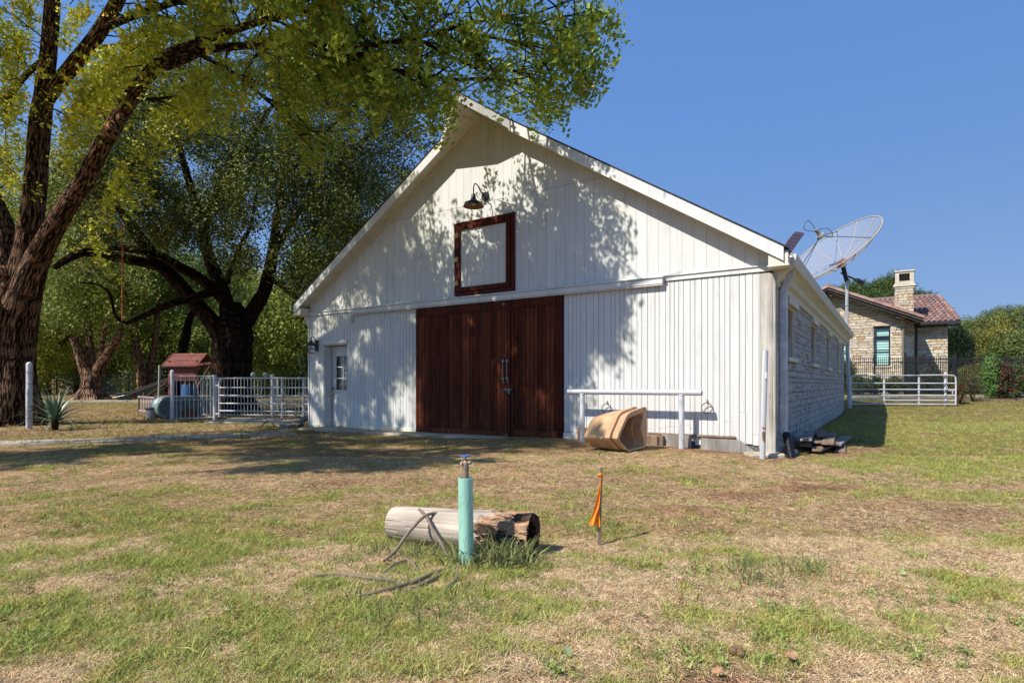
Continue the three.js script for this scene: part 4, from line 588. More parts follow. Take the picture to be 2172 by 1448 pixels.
{ // picket panel, gate, back fence
  const wp = (u, z) => { const p = at(u, 800, z); return V(p.x, 0, p.z); };
  const A = wp(364.5, 17.6), B = wp(455, 18.2), f = thing('picket_fence', 'short white steel picket section in front of the galvanized tank', 'fence');
  const line = (a, b, k, y) => { const p = a.clone().lerp(b, k); p.y = y; return p; };
  part('end_post', stick(V(A.x, -0.1, A.z), V(A.x, 1.50, A.z), 0.058, 20), M.metalWhite, f); part('post_cap', moved(new THREE.SphereGeometry(0.058, 16, 8, 0, 6.3, 0, 1.57), A.x, 1.50, A.z), M.metalWhite, f); part('end_post', stick(V(B.x, -0.1, B.z), V(B.x, 1.42, B.z), 0.055, 20), M.metalWhite, f);
  part('rail', beam(line(A, B, 0, 1.36), line(A, B, 1, 1.38), 0.032, 0.032), M.metalWhite, f); part('rail', beam(line(A, B, 0, 0.65), line(A, B, 1, 0.65), 0.018, 0.018), M.metalWhite, f); part('rail', beam(line(A, B, 0, 0.08), line(A, B, 1, 0.09), 0.03, 0.03), M.metalWhite, f);
  for (let i = 1; i <= 9; i++) part('picket', stick(line(A, B, i / 10, 0.09), line(A, B, i / 10, 1.36), 0.011, 8), M.metalWhite, f);
  // tube gate
  const C = wp(461, 18.1), D = wp(655, 17.4).lerp(wp(655, 17.4), 1), dir = D.clone().sub(C).normalize(), E2 = C.clone().addScaledVector(dir, 4.2), g = thing('tube_gate', 'white five-rail tube gate with rounded ends next to the barn corner', 'gate');
  const ys = [1.30, 1.02, 0.775, 0.53, 0.30], on = (k, y) => { const p = C.clone().lerp(E2, k); p.y = y; return p; }, e = 0.012;
  part('frame', pipe([on(0.99, 1.30), on(0.05, 1.30), on(0.028, 1.285), on(0.014, 1.22), on(0.014, 0.98), on(0.014, 0.25), on(0.014, 0.1)], 0.026, 12, 90), M.metalWhite, g);
  for (const y of ys.slice(1)) part('rail', stick(on(0.016, y), on(0.99, y), 0.022, 12), M.metalWhite, g);
  for (const k of [0.5, 0.99]) part('brace', beam(on(k, 0.28), on(k, 1.32), 0.05, 0.02), M.metalWhite, g);
  part('hinge', [moved(box(0.12, 0.05, 0.05, 0, 0, 0, 0.01), C.x - 0.0, 1.08, C.z), moved(box(0.12, 0.05, 0.05, 0, 0, 0, 0.01), C.x - 0.0, 0.2, C.z)], M.metalWhite, g);
  // back fence of thin white pickets
  const h = thing('picket_fence', 'white steel picket fence running behind the tube gate', 'fence'), P0 = wp(425, 19.2), P1 = wp(700, 18.8); P0.y = P1.y = 0;
  const hy = (k) => { const p = P0.clone().lerp(P1, k); return ground(p.x, p.z); };
  const hp = (k, y) => { const p = P0.clone().lerp(P1, k); p.y = y + 0.0; return p; };
  part('rail', beam(hp(0, 1.33), hp(1, 1.33), 0.035, 0.035), M.metalWhite, h); part('rail', beam(hp(0, 0.12), hp(1, 0.12), 0.035, 0.035), M.metalWhite, h); part('rail', beam(hp(0, 0.72), hp(1, 0.72), 0.02, 0.02), M.metalWhite, h);
  for (let i = 0; i <= 38; i++) if (![20, 21].includes(i)) part('picket', stick(hp(i / 38, 0.1), hp(i / 38, 1.34), 0.011, 8), M.metalWhite, h);
  for (const k of [0.08, 0.56, 0.635, 0.8]) { part('post', stick(hp(k, -0.2), hp(k, k === 0.56 ? 1.44 : 1.36), k === 0.56 ? 0.06 : 0.04, 16), M.metalWhite, h); }
  const ball = hp(0.41, 1.43), ball2 = hp(0.565 - 0.06, 1.43); single('finial_ball', 'weathered pale ball finial on the back fence, left of the pair', 'finial', [moved(new THREE.SphereGeometry(0.085, 20, 14), ball.x, ball.y, ball.z), stick(V(ball.x, ball.y - 0.12, ball.z), V(ball.x, ball.y, ball.z), 0.04)], M.postWood, 'ball finials on the back fence'); single('finial_ball', 'weathered pale ball finial on the back fence, right of the pair', 'finial', [moved(new THREE.SphereGeometry(0.085, 20, 14), ball2.x, ball2.y, ball2.z), stick(V(ball2.x, ball2.y - 0.12, ball2.z), V(ball2.x, ball2.y, ball2.z), 0.04)], M.postWood, 'ball finials on the back fence');
}
{ // oval stock tank on its side
  const c = at(392, 868, 18.9), t = thing('stock_tank', 'galvanized oval stock tank lying on its side behind the white picket panel', 'tank', [c.x, ground(c.x, c.z), c.z], 0.92);
  const oval = (w, h, n = 40) => { const o = [], r = h / 2; for (let i = 0; i < n; i++) { const a = (i + 0.5) / n * Math.PI * 2, cx = Math.cos(a) > 0 ? w / 2 - r : -w / 2 + r; o.push([cx + Math.cos(a) * r, r + Math.sin(a) * r]); } return o; };
  const prof = [[0, 0.93], [0, 1], [-0.02, 1.012], [-0.05, 1], [-0.12, 0.975], [-0.17, 1.0], [-0.22, 0.975], [-0.32, 0.97], [-0.37, 1.0], [-0.42, 0.97], [-0.54, 0.97], [-0.57, 1.02], [-0.60, 1.0]], W0 = 1.62, H0 = 0.72, P = [];
  const rg = prof.map(([z, s]) => oval(W0 * s, H0 * s).map(([x, y]) => V(x, y + H0 * (1 - s) / 2 + 0.01, z)));
  for (let i = 0; i < rg.length - 1; i++) for (let j = 0; j < 40; j++) { const k = (j + 1) % 40, a = rg[i][j], b = rg[i][k], d = rg[i + 1][k], e = rg[i + 1][j]; P.push(...a, ...d, ...b, ...a, ...e, ...d); }
  const mz = std({ rgb: [0.30, 0.38, 0.37], map: TX.stone, roughness: 0.5, metalness: 0.45 });
  part('ribbed_side', fromTris(P), mz, t); const F = [], ctr = V(0, H0 / 2, -0.005), r0 = rg[0]; for (let j = 0; j < 40; j++) { const a = r0[j].clone().setZ(-0.006), b = r0[(j + 1) % 40].clone().setZ(-0.006); F.push(...ctr, ...a, ...b); }
  part('bottom', fromTris(F), std({ rgb: [0.15, 0.215, 0.21], map: TX.stone, roughness: 0.6, metalness: 0.3 }), t);
  const S = []; const rs = rng(9); let prev = null; for (let i = 0; i <= 18; i++) { const a = i / 18 * 6.283, p = V(0.12 + Math.cos(a) * (0.26 + 0.06 * rs()), 0.17 + Math.sin(a) * (0.12 + 0.05 * rs()), -0.001); if (prev) S.push(0.12, 0.16, -0.001, ...prev, ...p); prev = p; } part('rust_patch', fromTris(S), M.rust, t, 'reddish rust patch');
}
{ const c = at(321, 889, 18.6), t = thing('pail', 'grey plastic pail with a black rim beside the tank', 'pail', [c.x, ground(c.x, c.z), c.z]); const pr = [[0.12, 0], [0.13, 0.005], [0.165, 0.33], [0.172, 0.335], [0.172, 0.36], [0.16, 0.36], [0.155, 0.33], [0.12, 0.02], [0, 0.02]];
  part('body', new THREE.LatheGeometry(pr.slice(0, 4).map(q => new THREE.Vector2(...q)), 28), std({ rgb: [0.33, 0.33, 0.36], roughness: 0.5 }), t); part('rim', new THREE.LatheGeometry([[0.168, 0.32], [0.19, 0.325], [0.19, 0.385], [0.15, 0.385], [0.148, 0.33], [0.0, 0.32]].map(q => new THREE.Vector2(...q)), 28), M.black, t); }
{ // weathered bench back panel
  const c = at(310, 858, 21.5), t = thing('slatted_panel', 'worn pinkish white slatted panel standing before the slide', 'panel', [c.x, ground(c.x, c.z), c.z], -0.12), m = std({ rgb: [0.50, 0.40, 0.40], map: TX.stone }), m2 = std({ rgb: [0.20, 0.11, 0.12], map: TX.wood });
  for (const x of [-0.30, 0.30]) part('post', beam(V(x * 1.06, 0, 0), V(x, 0.62, 0), 0.05, 0.05), m2, t); part('top_rail', beam(V(-0.33, 0.60, 0), V(0.33, 0.56, 0), 0.06, 0.06), m, t); part('bottom_rail', beam(V(-0.3, 0.08, 0), V(0.3, 0.03, 0), 0.07, 0.05), m, t);
  for (let i = 0; i < 5; i++) part('slat', beam(V(-0.2 + i * 0.105, 0.07, 0), V(-0.21 + i * 0.105, 0.57, 0), 0.045, 0.02), m, t);
}
{ const c = at(336, 855, 21.8), y = ground(c.x, c.z); single('thin_pole', 'thin pale wooden pole standing left of the white end post', 'pole', [stick(V(c.x - 0.02, y - 0.1, c.z), V(c.x + 0.03, y + 1.75, c.z), 0.034, 10)], M.postWood); }
{ // play tower with slide
  const z = 27.5, c = at(402, 848, z), gy = ground(c.x, c.z), t = thing('play_tower', 'reddish wooden play tower with a shingled roof, green slide and swing beam', 'playset', [c.x, gy, c.z], -0.10);
  const wd = std({ rgb: [0.255, 0.062, 0.037], map: TX.wood, bumpMap: TX.wood, bumpScale: 0.004, roughness: 0.7 }), wd2 = std({ rgb: [0.16, 0.042, 0.028], map: TX.wood, roughness: 0.7 });
  const X0 = -0.62, X1 = 0.72, Z0 = -0.55, Z1 = 0.55, top = 1.62;
  for (const x of [X0, X1]) for (const q of [Z0, Z1]) part('post', beam(V(x, -0.05, q), V(x, top, q), 0.09, 0.09), wd, t);
  part('platform', span(X0 - 0.05, X1 + 0.05, 0.92, 1.0, Z0 - 0.05, Z1 + 0.05), wd2, t);
  for (let i = 0; i < 6; i++) part('wall_board', span(X0, X1, 1.03 + i * 0.1, 1.122 + i * 0.1, Z1 + 0.045, Z1 + 0.07), i % 2 ? wd : wd2, t); for (let i = 0; i < 6; i++) part('wall_board', span(X0 - 0.07, X0 - 0.046, 1.0 + 0.0, 1.30, Z0 + 0.06 + i * 0.18, Z0 + 0.20 + i * 0.18), wd, t);
  // gable roof, ridge along x
  const hs = 0.78, rise = 0.62, ry = 2.22, xa = X0 - 0.22, xb = X1 + 0.16;
  for (const s of [-1, 1]) for (let i = 0; i < 8; i++) { const k0 = i / 8, k1 = (i + 1.25) / 8, a = V(0, ry - rise * k0 * 1.0, s * hs * k0), b = V(0, ry - rise * k1 - 0.02, s * hs * k1); const g = []; const q = (x, p, dy) => [x, p.y + dy, p.z]; const cs = [q(xa, a, 0.0), q(xb, a, 0.0), q(xb, b, 0.035), q(xa, b, 0.035)], cb = cs.map(p => [p[0], p[1] - 0.025, p[2]]); const quad = (A, B, C, D) => g.push(...A, ...B, ...C, ...A, ...C, ...D); if (s > 0) { quad(cs[0], cs[3], cs[2], cs[1]); quad(cb[0], cb[1], cb[2], cb[3]); } else { quad(cs[0], cs[1], cs[2], cs[3]); quad(cb[0], cb[3], cb[2], cb[1]); } for (let j = 0; j < 4; j++) { const n = (j + 1) % 4; quad(cs[j], cs[n], cb[n], cb[j]); } part('roof_board', fromTris(g), i % 3 === 1 ? wd2 : wd, t); }
  part('gable_panel', plate([[-0.45, 1.80], [0.45, 1.80], [0.0, 2.15]], 0, 0.03).rotateY(Math.PI / 2).translate(X0 - 0.1, 0, 0), wd, t);
  for (const s of [-1, 1]) part('barge_board', beam(V(xa - 0.01, ry - 0.02, 0), V(xa - 0.01, ry - rise - 0.05, s * hs), 0.03, 0.13), wd, t);
  for (const q of [Z0, Z1]) part('post', beam(V(X0, 1.6, q), V(X0, 1.85, q), 0.08, 0.08), wd2, t); for (const q of [Z0, Z1]) part('post', beam(V(X1, 1.6, q), V(X1, 1.85, q), 0.08, 0.08), wd2, t);
  part('eave_panel', span(X0 - 0.05, X1 + 0.05, 1.62, 1.68, Z1 + 0.02, Z1 + 0.09), wd2, t);
  part('swing_beam', beam(V(0.45, 1.60, 0.75), V(1.55, 1.72, 0.7), 0.10, 0.13), wd, t); part('beam_leg', beam(V(1.50, 1.64, 0.7), V(0.95, 0.35, 1.1), 0.07, 0.07), wd2, t); part('beam_leg', beam(V(1.52, 1.64, 0.68), V(1.6, 0, -0.3), 0.07, 0.07), wd2, t);
  const sl = part('slide', [beam(V(-0.68, 0.98, 0.05), V(-2.65, 0.20, 0.5), 0.40, 0.035), beam(V(-2.62, 0.21, 0.49), V(-3.2, 0.12, 0.62), 0.40, 0.035)], std({ rgb: [0.014, 0.042, 0.032], roughness: 0.6 }), t, 'dark green slide');
  for (const s of [-0.22, 0.22]) part('slide_side', beam(V(-0.66, 1.04, 0.05 + s), V(-2.75, 0.20, 0.52 + s), 0.05, 0.15), wd2, sl); part('slide_side', beam(V(-2.7, 0.24, 0.74), V(-3.2, 0.13, 0.86), 0.05, 0.10), std({ rgb: [0.02, 0.07, 0.05], roughness: 0.3 }), sl);
  for (const x of [-2.35, -1.85]) part('slide_leg', beam(V(x, 0, 0.62), V(x, 0.35, 0.62), 0.07, 0.07), wd, sl);
  part('ladder', [beam(V(-0.7, 0.85, 0.62), V(-1.75, 0.02, 0.95), 0.05, 0.12), beam(V(-0.7, 0.85, 0.22), V(-1.75, 0.02, 0.55), 0.05, 0.12), ...[0.25, 0.5, 0.75].map(k => beam(V(lerp(-0.7, -1.75, k), lerp(0.85, 0.02, k), lerp(0.22, 0.55, k)), V(lerp(-0.7, -1.75, k), lerp(0.85, 0.02, k), lerp(0.62, 0.95, k)), 0.03, 0.09))], std({ rgb: [0.17, 0.085, 0.06], map: TX.wood }), t, 'weathered climbing ramp');
  const b = at(400, 845, 24.6), bl = thing('plastic_barrel', 'blue plastic barrel under the play tower', 'barrel', [b.x, ground(b.x, b.z), b.z]); const bm = std({ rgb: [0.025, 0.09, 0.21], roughness: 0.4 });
  part('body', new THREE.LatheGeometry([[0.27, 0], [0.285, 0.02], [0.30, 0.28], [0.312, 0.30], [0.30, 0.32], [0.295, 0.62], [0.27, 0.80], [0.25, 0.82]].map(q => new THREE.Vector2(...q)), 28), bm, bl); part('lid', new THREE.LatheGeometry([[0.262, 0.80], [0.265, 0.835], [0.24, 0.83], [0, 0.825]].map(q => new THREE.Vector2(...q)), 28), bm, bl);
  const pt = at(395, 843, 23.2), tb = thing('picnic_bench', 'low dark red wooden bench in front of the blue barrel', 'bench', [pt.x, ground(pt.x, pt.z), pt.z]); const rm = std({ rgb: [0.17, 0.035, 0.035], map: TX.wood });
  part('seat', span(-0.68, 0.62, 0.36, 0.40, -0.16, 0.16), rm, tb); for (const x of [-0.62, -0.16, 0.55]) part('leg', beam(V(x - 0.06, 0, 0), V(x, 0.37, 0), 0.12, 0.05), rm, tb);
}
{ // rope
  const p = at(258, 470, 16.8), q = at(259, 680, 16.8); single('hanging_rope', 'thin orange rope hanging straight down among the oak limbs', 'rope', pipe([p, p.clone().lerp(q, 0.35).add(V(0.01, 0, 0)), p.clone().lerp(q, 0.7).add(V(-0.006, 0, 0)), q], 0.019, 6, 24), std({ rgb: [0.42, 0.10, 0.03], roughness: 0.9 })); }
{ // hose coil, meter lid by the barn's left corner
  const c = at(566, 903, 15.6), t = thing('black_hose', 'black hose with one raised loop lying beside the gate pad', 'hose'); const G = (u, v, z, d) => { const p = at(u, v, z); return V(p.x, ground(p.x, p.z) + d, p.z); };
  part('loop', pipe([G(555, 905, 15.4, 0.02), G(562, 903, 15.5, 0.10), G(570, 900, 15.6, 0.14), G(578, 903, 15.5, 0.08), G(582, 906, 15.2, 0.02), G(600, 908, 15.0, 0.02), G(625, 906, 15.1, 0.02), G(645, 898, 15.6, 0.04)], 0.017, 8, 70), M.black, t);
  const d = onBarn(-5.72, 0, 0.55); const lid = thing('drain_box', 'low grey utility box with a flat tan lid beside the barn corner', 'box', [d.x, ground(d.x, d.z), d.z], TURN); part('body', [span(-0.17, 0.17, -0.02, 0.10, -0.14, 0.14, 0.015)], M.greyWood, lid); part('lid', [span(-0.22, 0.24, 0.10, 0.13, -0.18, 0.17, 0.01)], M.postWood, lid);
}
{ // far left: dark iron fence, stone wall
  const f = thing('iron_fence', 'thin dark iron fence beyond the left yard', 'fence'), A = at(70, 808, 42), B = at(380, 808, 40), n = 100, on = (k, y) => { const p = A.clone().lerp(B, k); p.y = ground(p.x, p.z) + y; return p; };
  part('rail', beam(on(0, 1.40), on(1, 1.40), 0.04, 0.04), M.blackMetal, f); part('rail', beam(on(0, 0.15), on(1, 0.15), 0.04, 0.04), M.blackMetal, f);
  for (let i = 0; i <= n; i++) part('picket', beam(on(i / n, 0.05), on(i / n, 1.5), 0.016, 0.016), M.blackMetal, f); for (let i = 0; i <= 6; i++) part('post', beam(on(i / 6, 0), on(i / 6, 1.6), 0.06, 0.06), M.blackMetal, f);
  const w = thing('garden_wall', 'pale limestone garden wall behind the dark iron fence', 'wall', [0, 0, 0]); const st = stoneVariants(6, 71, 0.06, 0.05), R = rng(72), c0 = at(98, 830, 46), c1 = at(285, 830, 44.5), L = c1.distanceTo(c0), an = Math.atan2(-(c1.z - c0.z), c1.x - c0.x), gy = ground(c0.x, c0.z);
  const base = part('wall', [box(L, 1.3, 0.3, 0, 0.6, 0)], M.jointShade, w); w.position.set((c0.x + c1.x) / 2, gy, (c0.z + c1.z) / 2); w.rotation.y = an;
  const wm = [std({ rgb: [0.40, 0.35, 0.24], map: TX.stone, roughness: 0.9 }), std({ rgb: [0.33, 0.28, 0.19], map: TX.stone, roughness: 0.9 })];
  courses(-L / 2, L / 2, 0, 1.28, 0.14, 0.24, 0.35, 0.8, 0.015, [], 73).slice(0, 290).forEach(([x0, x1, y0, y1]) => { const m = part('stone', st[Math.floor(R() * 6)], wm[R() < 0.6 ? 0 : 1], base); m.scale.set(x1 - x0, y1 - y0, 0.14); m.position.set((x0 + x1) / 2, (y0 + y1) / 2, 0.14); });
  const pl = at(275, 826, 44); const pr = thing('wall_pier', 'square pale stone pier at the right end of the garden wall', 'pier', [pl.x, ground(pl.x, pl.z), pl.z]); part('shaft', box(0.85, 1.62, 0.6, 0, 0.8, 0, 0.03), wm[0], pr); part('cap', box(1.0, 0.14, 0.75, 0, 1.68, 0, 0.03), M.slab, pr);
}
// ---------- right side ----------
{ // satellite dish on its pole
  const b = at(1803, 873, 23.6), t = thing('satellite_dish', 'large round mesh satellite dish on a tall steel pole behind the barn', 'satellite dish'), by = ground(b.x, b.z);
  const hub = at(1797, 567, 23.6), axis = V(-0.655, 0.715, 0.15).normalize(), Rr = 1.98, dep = 0.66, c = at(1788, 561, 23.6).addScaledVector(axis, 0.1);
  const q = new THREE.Quaternion().setFromUnitVectors(V(0, 1, 0), axis), put = (p) => p.clone().applyQuaternion(q).add(c), P = (r, a) => put(V(Math.cos(a) * r, dep * (r / Rr) ** 2, Math.sin(a) * r));
  part('pole', [stick(V(b.x, by - 0.2, b.z), V(hub.x, 3.4, hub.z), 0.072, 20), stick(V(hub.x, 3.3, hub.z), V(hub.x, hub.y - 0.25, hub.z), 0.060, 20)], M.metalWhite, t);
  part('mount', [stick(V(hub.x, hub.y - 0.55, hub.z), c.clone().addScaledVector(axis, -0.08), 0.085, 14), beam(V(hub.x - 0.25, hub.y - 0.22, hub.z), V(hub.x + 0.42, hub.y - 0.55, hub.z + 0.05), 0.06, 0.06), beam(V(hub.x + 0.36, hub.y - 0.50, hub.z + 0.05), V(hub.x + 0.62, hub.y - 0.66, hub.z + 0.05), 0.13, 0.13), moved(new THREE.BoxGeometry(0.2, 0.12, 0.2), c.x - axis.x * 0.1, c.y - axis.y * 0.1, c.z)], M.dark, t);
  const tri = [], n = 12, s = 60; for (let i = 0; i < n; i++) for (let j = 0; j < s; j++) { const a = P(Rr * i / n, j / s * 6.28319), d = P(Rr * (i + 1) / n, j / s * 6.28319), e = P(Rr * (i + 1) / n, (j + 1) / s * 6.28319), f = P(Rr * i / n, (j + 1) / s * 6.28319); if (i) tri.push(...a, ...d, ...e, ...a, ...e, ...f); else tri.push(...a, ...d, ...e); }
  part('mesh_panel', fromTris(tri), std({ rgb: [0.42, 0.41, 0.39], roughness: 0.6, transparent: true, opacity: 0.30, side: THREE.DoubleSide }), t, 'see-through grey mesh of the bowl');
  const rib = std({ rgb: [0.40, 0.33, 0.27], roughness: 0.6 });
  for (let k = 0; k < 12; k++) { const a = (k + 0.35) / 12 * 6.28319; part('rib', pipe([0.12, 0.7, 1.3, 1.97].map(r => P(r, a)), 0.017, 6, 14), rib, t); }
  part('rim', pipe([...Array(48)].map((_, i) => P(Rr, i / 48 * 6.28319)), 0.026, 6, 120, true), rib, t); part('ring', pipe([...Array(32)].map((_, i) => P(1.12, i / 32 * 6.28319)), 0.012, 6, 80, true), rib, t);
  part('hub_plate', stick(put(V(0, 0.02, 0)), put(V(0, 0.05, 0)), 0.20, 24), M.rust, t);
  const fd = put(V(0, 1.45, 0)); for (let k = 0; k < 3; k++) { const a = (k + 0.62) / 3 * 6.28319; part('strut', stick(P(1.93, a), fd.clone().addScaledVector(axis, -0.04), 0.015, 6), M.dark, t); }
  part('feed_horn', [stick(fd.clone().addScaledVector(axis, -0.10), fd.clone().addScaledVector(axis, 0.02), 0.17, 20), stick(fd, fd.clone().addScaledVector(axis, 0.32), 0.075, 12)], std({ rgb: [0.30, 0.29, 0.27], roughness: 0.5 }), t);
  part('cable', pipe([fd.clone().addScaledVector(axis, 0.3), fd.clone().add(V(0.35, 0.25, 0)), fd.clone().add(V(0.5, -0.05, 0)), fd.clone().add(V(0.15, -0.1, 0.1))], 0.012, 6, 30), M.dark, t); part('cable', pipe([fd.clone().addScaledVector(axis, 0.3), fd.clone().add(V(-0.5, 0.6, 0)), fd.clone().add(V(-0.65, 0.25, 0)), fd.clone().add(V(-0.1, 0.1, 0.1))], 0.012, 6, 30), M.dark, t);
  part('cable', pipe([fd, P(1.2, 3.6).add(V(-0.3, 0.3, 0)), P(1.95, 3.4), P(1.95, 3.4).add(V(0.05, -1.3, 0))], 0.013, 6, 30), M.dark, t);
  part('actuator', [stick(put(V(-0.45, 0.1, 0.5)), put(V(-0.1, 0.05, 0.15)), 0.055, 10)], M.black, t);
}
{ // tube gate on the right
  const A = at(1806, 857, 24.2), B = at(2028, 859, 24.0), t = thing('pasture_gate', 'long white tube pasture gate standing on the lawn in front of the stone house', 'gate'), on = (k, y) => { const p = A.clone().lerp(B, k); p.y = ground(p.x, p.z) + y; return p; };
  part('frame', pipe([on(0.008, 0.08), on(0.0, 0.3), on(0.0, 1.1), on(0.006, 1.22), on(0.03, 1.27), on(0.5, 1.28), on(0.97, 1.28), on(0.994, 1.24), on(1, 1.12), on(1, 0.3), on(1, 0.08)], 0.03, 10, 120), M.metalWhite, t);
  for (const y of [0.09, 0.25, 0.46, 0.70, 0.96]) part('rail', stick(on(0.002, y), on(0.998, y), 0.026, 10), M.metalWhite, t);
  for (const k of [0.317, 0.65]) part('brace', beam(on(k, 0.05), on(k, 1.22), 0.075, 0.025), M.metalWhite, t);
  part('latch', [stick(on(0.93, 0.66), on(1.0, 0.66), 0.02, 8), stick(on(0.97, 0.5), on(0.97, 0.66), 0.02, 8)], M.metalWhite, t);
  const p = on(0.915, 0); single('gate_post', 'white steel post that stands behind the right end of the pasture gate', 'post', [stick(V(p.x, p.y - 0.15, p.z - 0.08), V(p.x, p.y + 1.42, p.z - 0.08), 0.045, 16)], M.metalWhite);
}
{ // black iron fence before the house
  const t = thing('iron_fence', 'black iron picket fence in front of the stone house', 'fence'), A = at(1770, 840, 28.6), B = at(2600, 840, 29.6), n = 200, on = (k, y) => { const p = A.clone().lerp(B, k); p.y = ground(p.x, p.z) + y; return p; };
  for (const y of [0.18, 1.62]) part('rail', beam(on(0, y), on(1, y), 0.05, 0.05), M.black, t);
  const pk = box(0.018, 1.82, 0.018, 0, 0.95, 0, 0.003); for (let i = 0; i <= n; i++) { const m = part('picket', pk, M.black, t); m.position.copy(on(i / n, 0)); }
  for (let i = 0; i <= 10; i++) part('post', beam(on(i / 10, -0.1), on(i / 10, 1.98), 0.075, 0.075), M.black, t);
  const t2 = thing('iron_fence', 'second black iron fence running behind the first, right of the house', 'fence'), C = at(1921, 842, 30.6), D = at(2700, 842, 34), on2 = (k, y) => { const p = C.clone().lerp(D, k); p.y = ground(p.x, p.z) + y; return p; };
  for (const y of [0.18, 1.85]) part('rail', beam(on2(0, y), on2(1, y), 0.05, 0.05), M.black, t2); for (let i = 0; i <= 170; i++) { const m = part('picket', pk, M.black, t2); m.position.copy(on2(i / 170, 0)); m.scale.y = 1.12; } for (let i = 0; i <= 8; i++) part('post', beam(on2(i / 8, -0.1), on2(i / 8, 2.2), 0.08, 0.08), M.black, t2);
  struct('house_path', strip([[14.5, -27.6], [22, -28.0], [32, -28.6]], 0.5, 0.5, 0.2, 0.03), M.slab);
}
{ // stone house
  const O = at(1920, 815, 31); const t = thing('stone_house', 'tan limestone house with clay tile roof and square chimney', 'house', [O.x, 0.6, O.z], TURN), R = rng(55);
  // own axes: x along the gable wall (corner at 0, wall to the left), z towards the viewer
  const eav = 3.42, rf = (x) => 6.0 - 0.455 * Math.abs(x + 3.55), D = 3.6;   // gable roof top
  const lime = [[0.80, 0.69, 0.50], [0.76, 0.62, 0.42], [0.70, 0.54, 0.33], [0.84, 0.76, 0.60], [0.62, 0.39, 0.21], [0.66, 0.58, 0.45]].map(c => std({ rgb: c, map: TX.stone, bumpMap: TX.stoneBump, bumpScale: 0.02, roughness: 0.95 }));
  const pick = () => lime[R() < 0.36 ? 0 : R() < 0.42 ? 1 : R() < 0.35 ? 2 : R() < 0.6 ? 3 : R() < 0.28 ? 4 : 5], vs = stoneVariants(10, 57, 0.10, 0.06), mort = std({ rgb: [0.84, 0.77, 0.63], map: TX.stone, roughness: 1 });
  const wins = [[-1.41, -0.64], [-3.32, -2.55]], wy0 = 1.52, wy1 = 3.68;
  const holes = wins.map(([a, b]) => [a - 0.02, b + 0.02, wy0 - 0.12, wy1 + 0.26]);
  const gw = []; { let x = 0; for (const [a, b] of wins) { gw.push(plate([[b, -0.5], [x, -0.5], [x, rf(x) - 0.3], [b, rf(b) - 0.3]], -0.4, -0.03), plate([[a, -0.5], [b, -0.5], [b, wy0], [a, wy0]], -0.4, -0.03), plate([[a, wy1], [b, wy1], [b, rf(b) - 0.3], [a, rf(a) - 0.3]], -0.4, -0.03)); x = a; } gw.push(plate([[-7.1, -0.5], [x, -0.5], [x, rf(x) - 0.3], [-3.55, rf(-3.55) - 0.3], [-7.1, rf(-7.1) - 0.3]], -0.4, -0.03)); }
  const wall = part('gable_wall', gw, mort, t), put = (list, base, zf, xf) => list.forEach(([a, b, c, d]) => { const m = part('stone', vs[Math.floor(R() * 10)], pick(), base); m.scale.set(b - a, d - c, 0.10); m.position.set((a + b) / 2, (c + d) / 2, zf + 0.016 * (R() - 0.5)); if (xf) xf(m); });
  put(courses(-3.75, 0.0, 0.0, 5.8, 0.12, 0.24, 0.2, 0.58, 0.02, holes, 58, (x, y) => y < rf(x) - 0.42), wall, -0.015);
  const ret = part('side_wall', [span(-0.4, -0.0, -0.5, rf(0) - 0.25, -D - 3, -0.401)], lime[1], t);
  const wing = part('wing_wall', [span(-0.3, 2.08, -0.5, 3.95, -D - 0.4, -D - 0.03)], mort, t); put(courses(0.0, 2.08, 0.0, 3.92, 0.13, 0.25, 0.22, 0.55, 0.02, [], 59), wing, -D - 0.015);
  part('wing_side_wall', span(1.78, 2.079, -0.5, 3.95, -D - 5, -D - 0.401), lime[0], t);
  // windows
  wins.forEach(([a, b]) => { const w = part('window', [span(a, a + 0.07, wy0, wy1, -0.2, -0.02), span(b - 0.07, b, wy0, wy1, -0.2, -0.02), span(a + 0.07, b - 0.07, wy1 - 0.07, wy1, -0.2, -0.02), span(a + 0.07, b - 0.07, wy0, wy0 + 0.07, -0.2, -0.02), span(a + 0.07, b - 0.07, 3.08, 3.16, -0.2, -0.02), span(a + 0.07, b - 0.07, 2.36, 2.39, -0.15, -0.08)], M.dark, t, 'tall window with a transom and pale green blinds');
    for (const [p, q] of [[wy0 + 0.07, 3.08], [3.16, wy1 - 0.07]]) part('pane', span(a + 0.07, b - 0.07, p, q, -0.12, -0.115, 0.001), phys({ rgb: [0.92, 1, 0.98], transmission: 1, thickness: 0, roughness: 0.02 }), w);
    for (let y = wy0 + 0.12; y < wy1 - 0.1; y += 0.14) if (Math.abs(y - 3.1) > 0.07) part('blind_slat', moved(box(b - a - 0.16, 0.12, 0.012, 0, 0, 0, 0.002), (a + b) / 2, y, -0.22, 0, -0.25), std({ rgb: [0.50, 0.58, 0.53], roughness: 0.6 }), w);
    part('lintel', span(a - 0.07, b + 0.08, wy1 + 0.005, wy1 + 0.24, -0.08, 0.045, 0.012), std({ rgb: [0.62, 0.47, 0.36], map: TX.stone }), w); part('sill', span(a - 0.07, b + 0.07, wy0 - 0.10, wy0 - 0.005, -0.1, 0.06, 0.012), std({ rgb: [0.62, 0.50, 0.36], map: TX.stone }), w); });
  part('wall_ornament', [moved(new THREE.TorusGeometry(0.15, 0.025, 8, 20, 3.14), -3.05, 4.62, 0.05)], lime[1], t); part('inner_wall', span(-3.6, -0.4, 0, 4.2, -1.0, -0.9), M.jointShade, t);
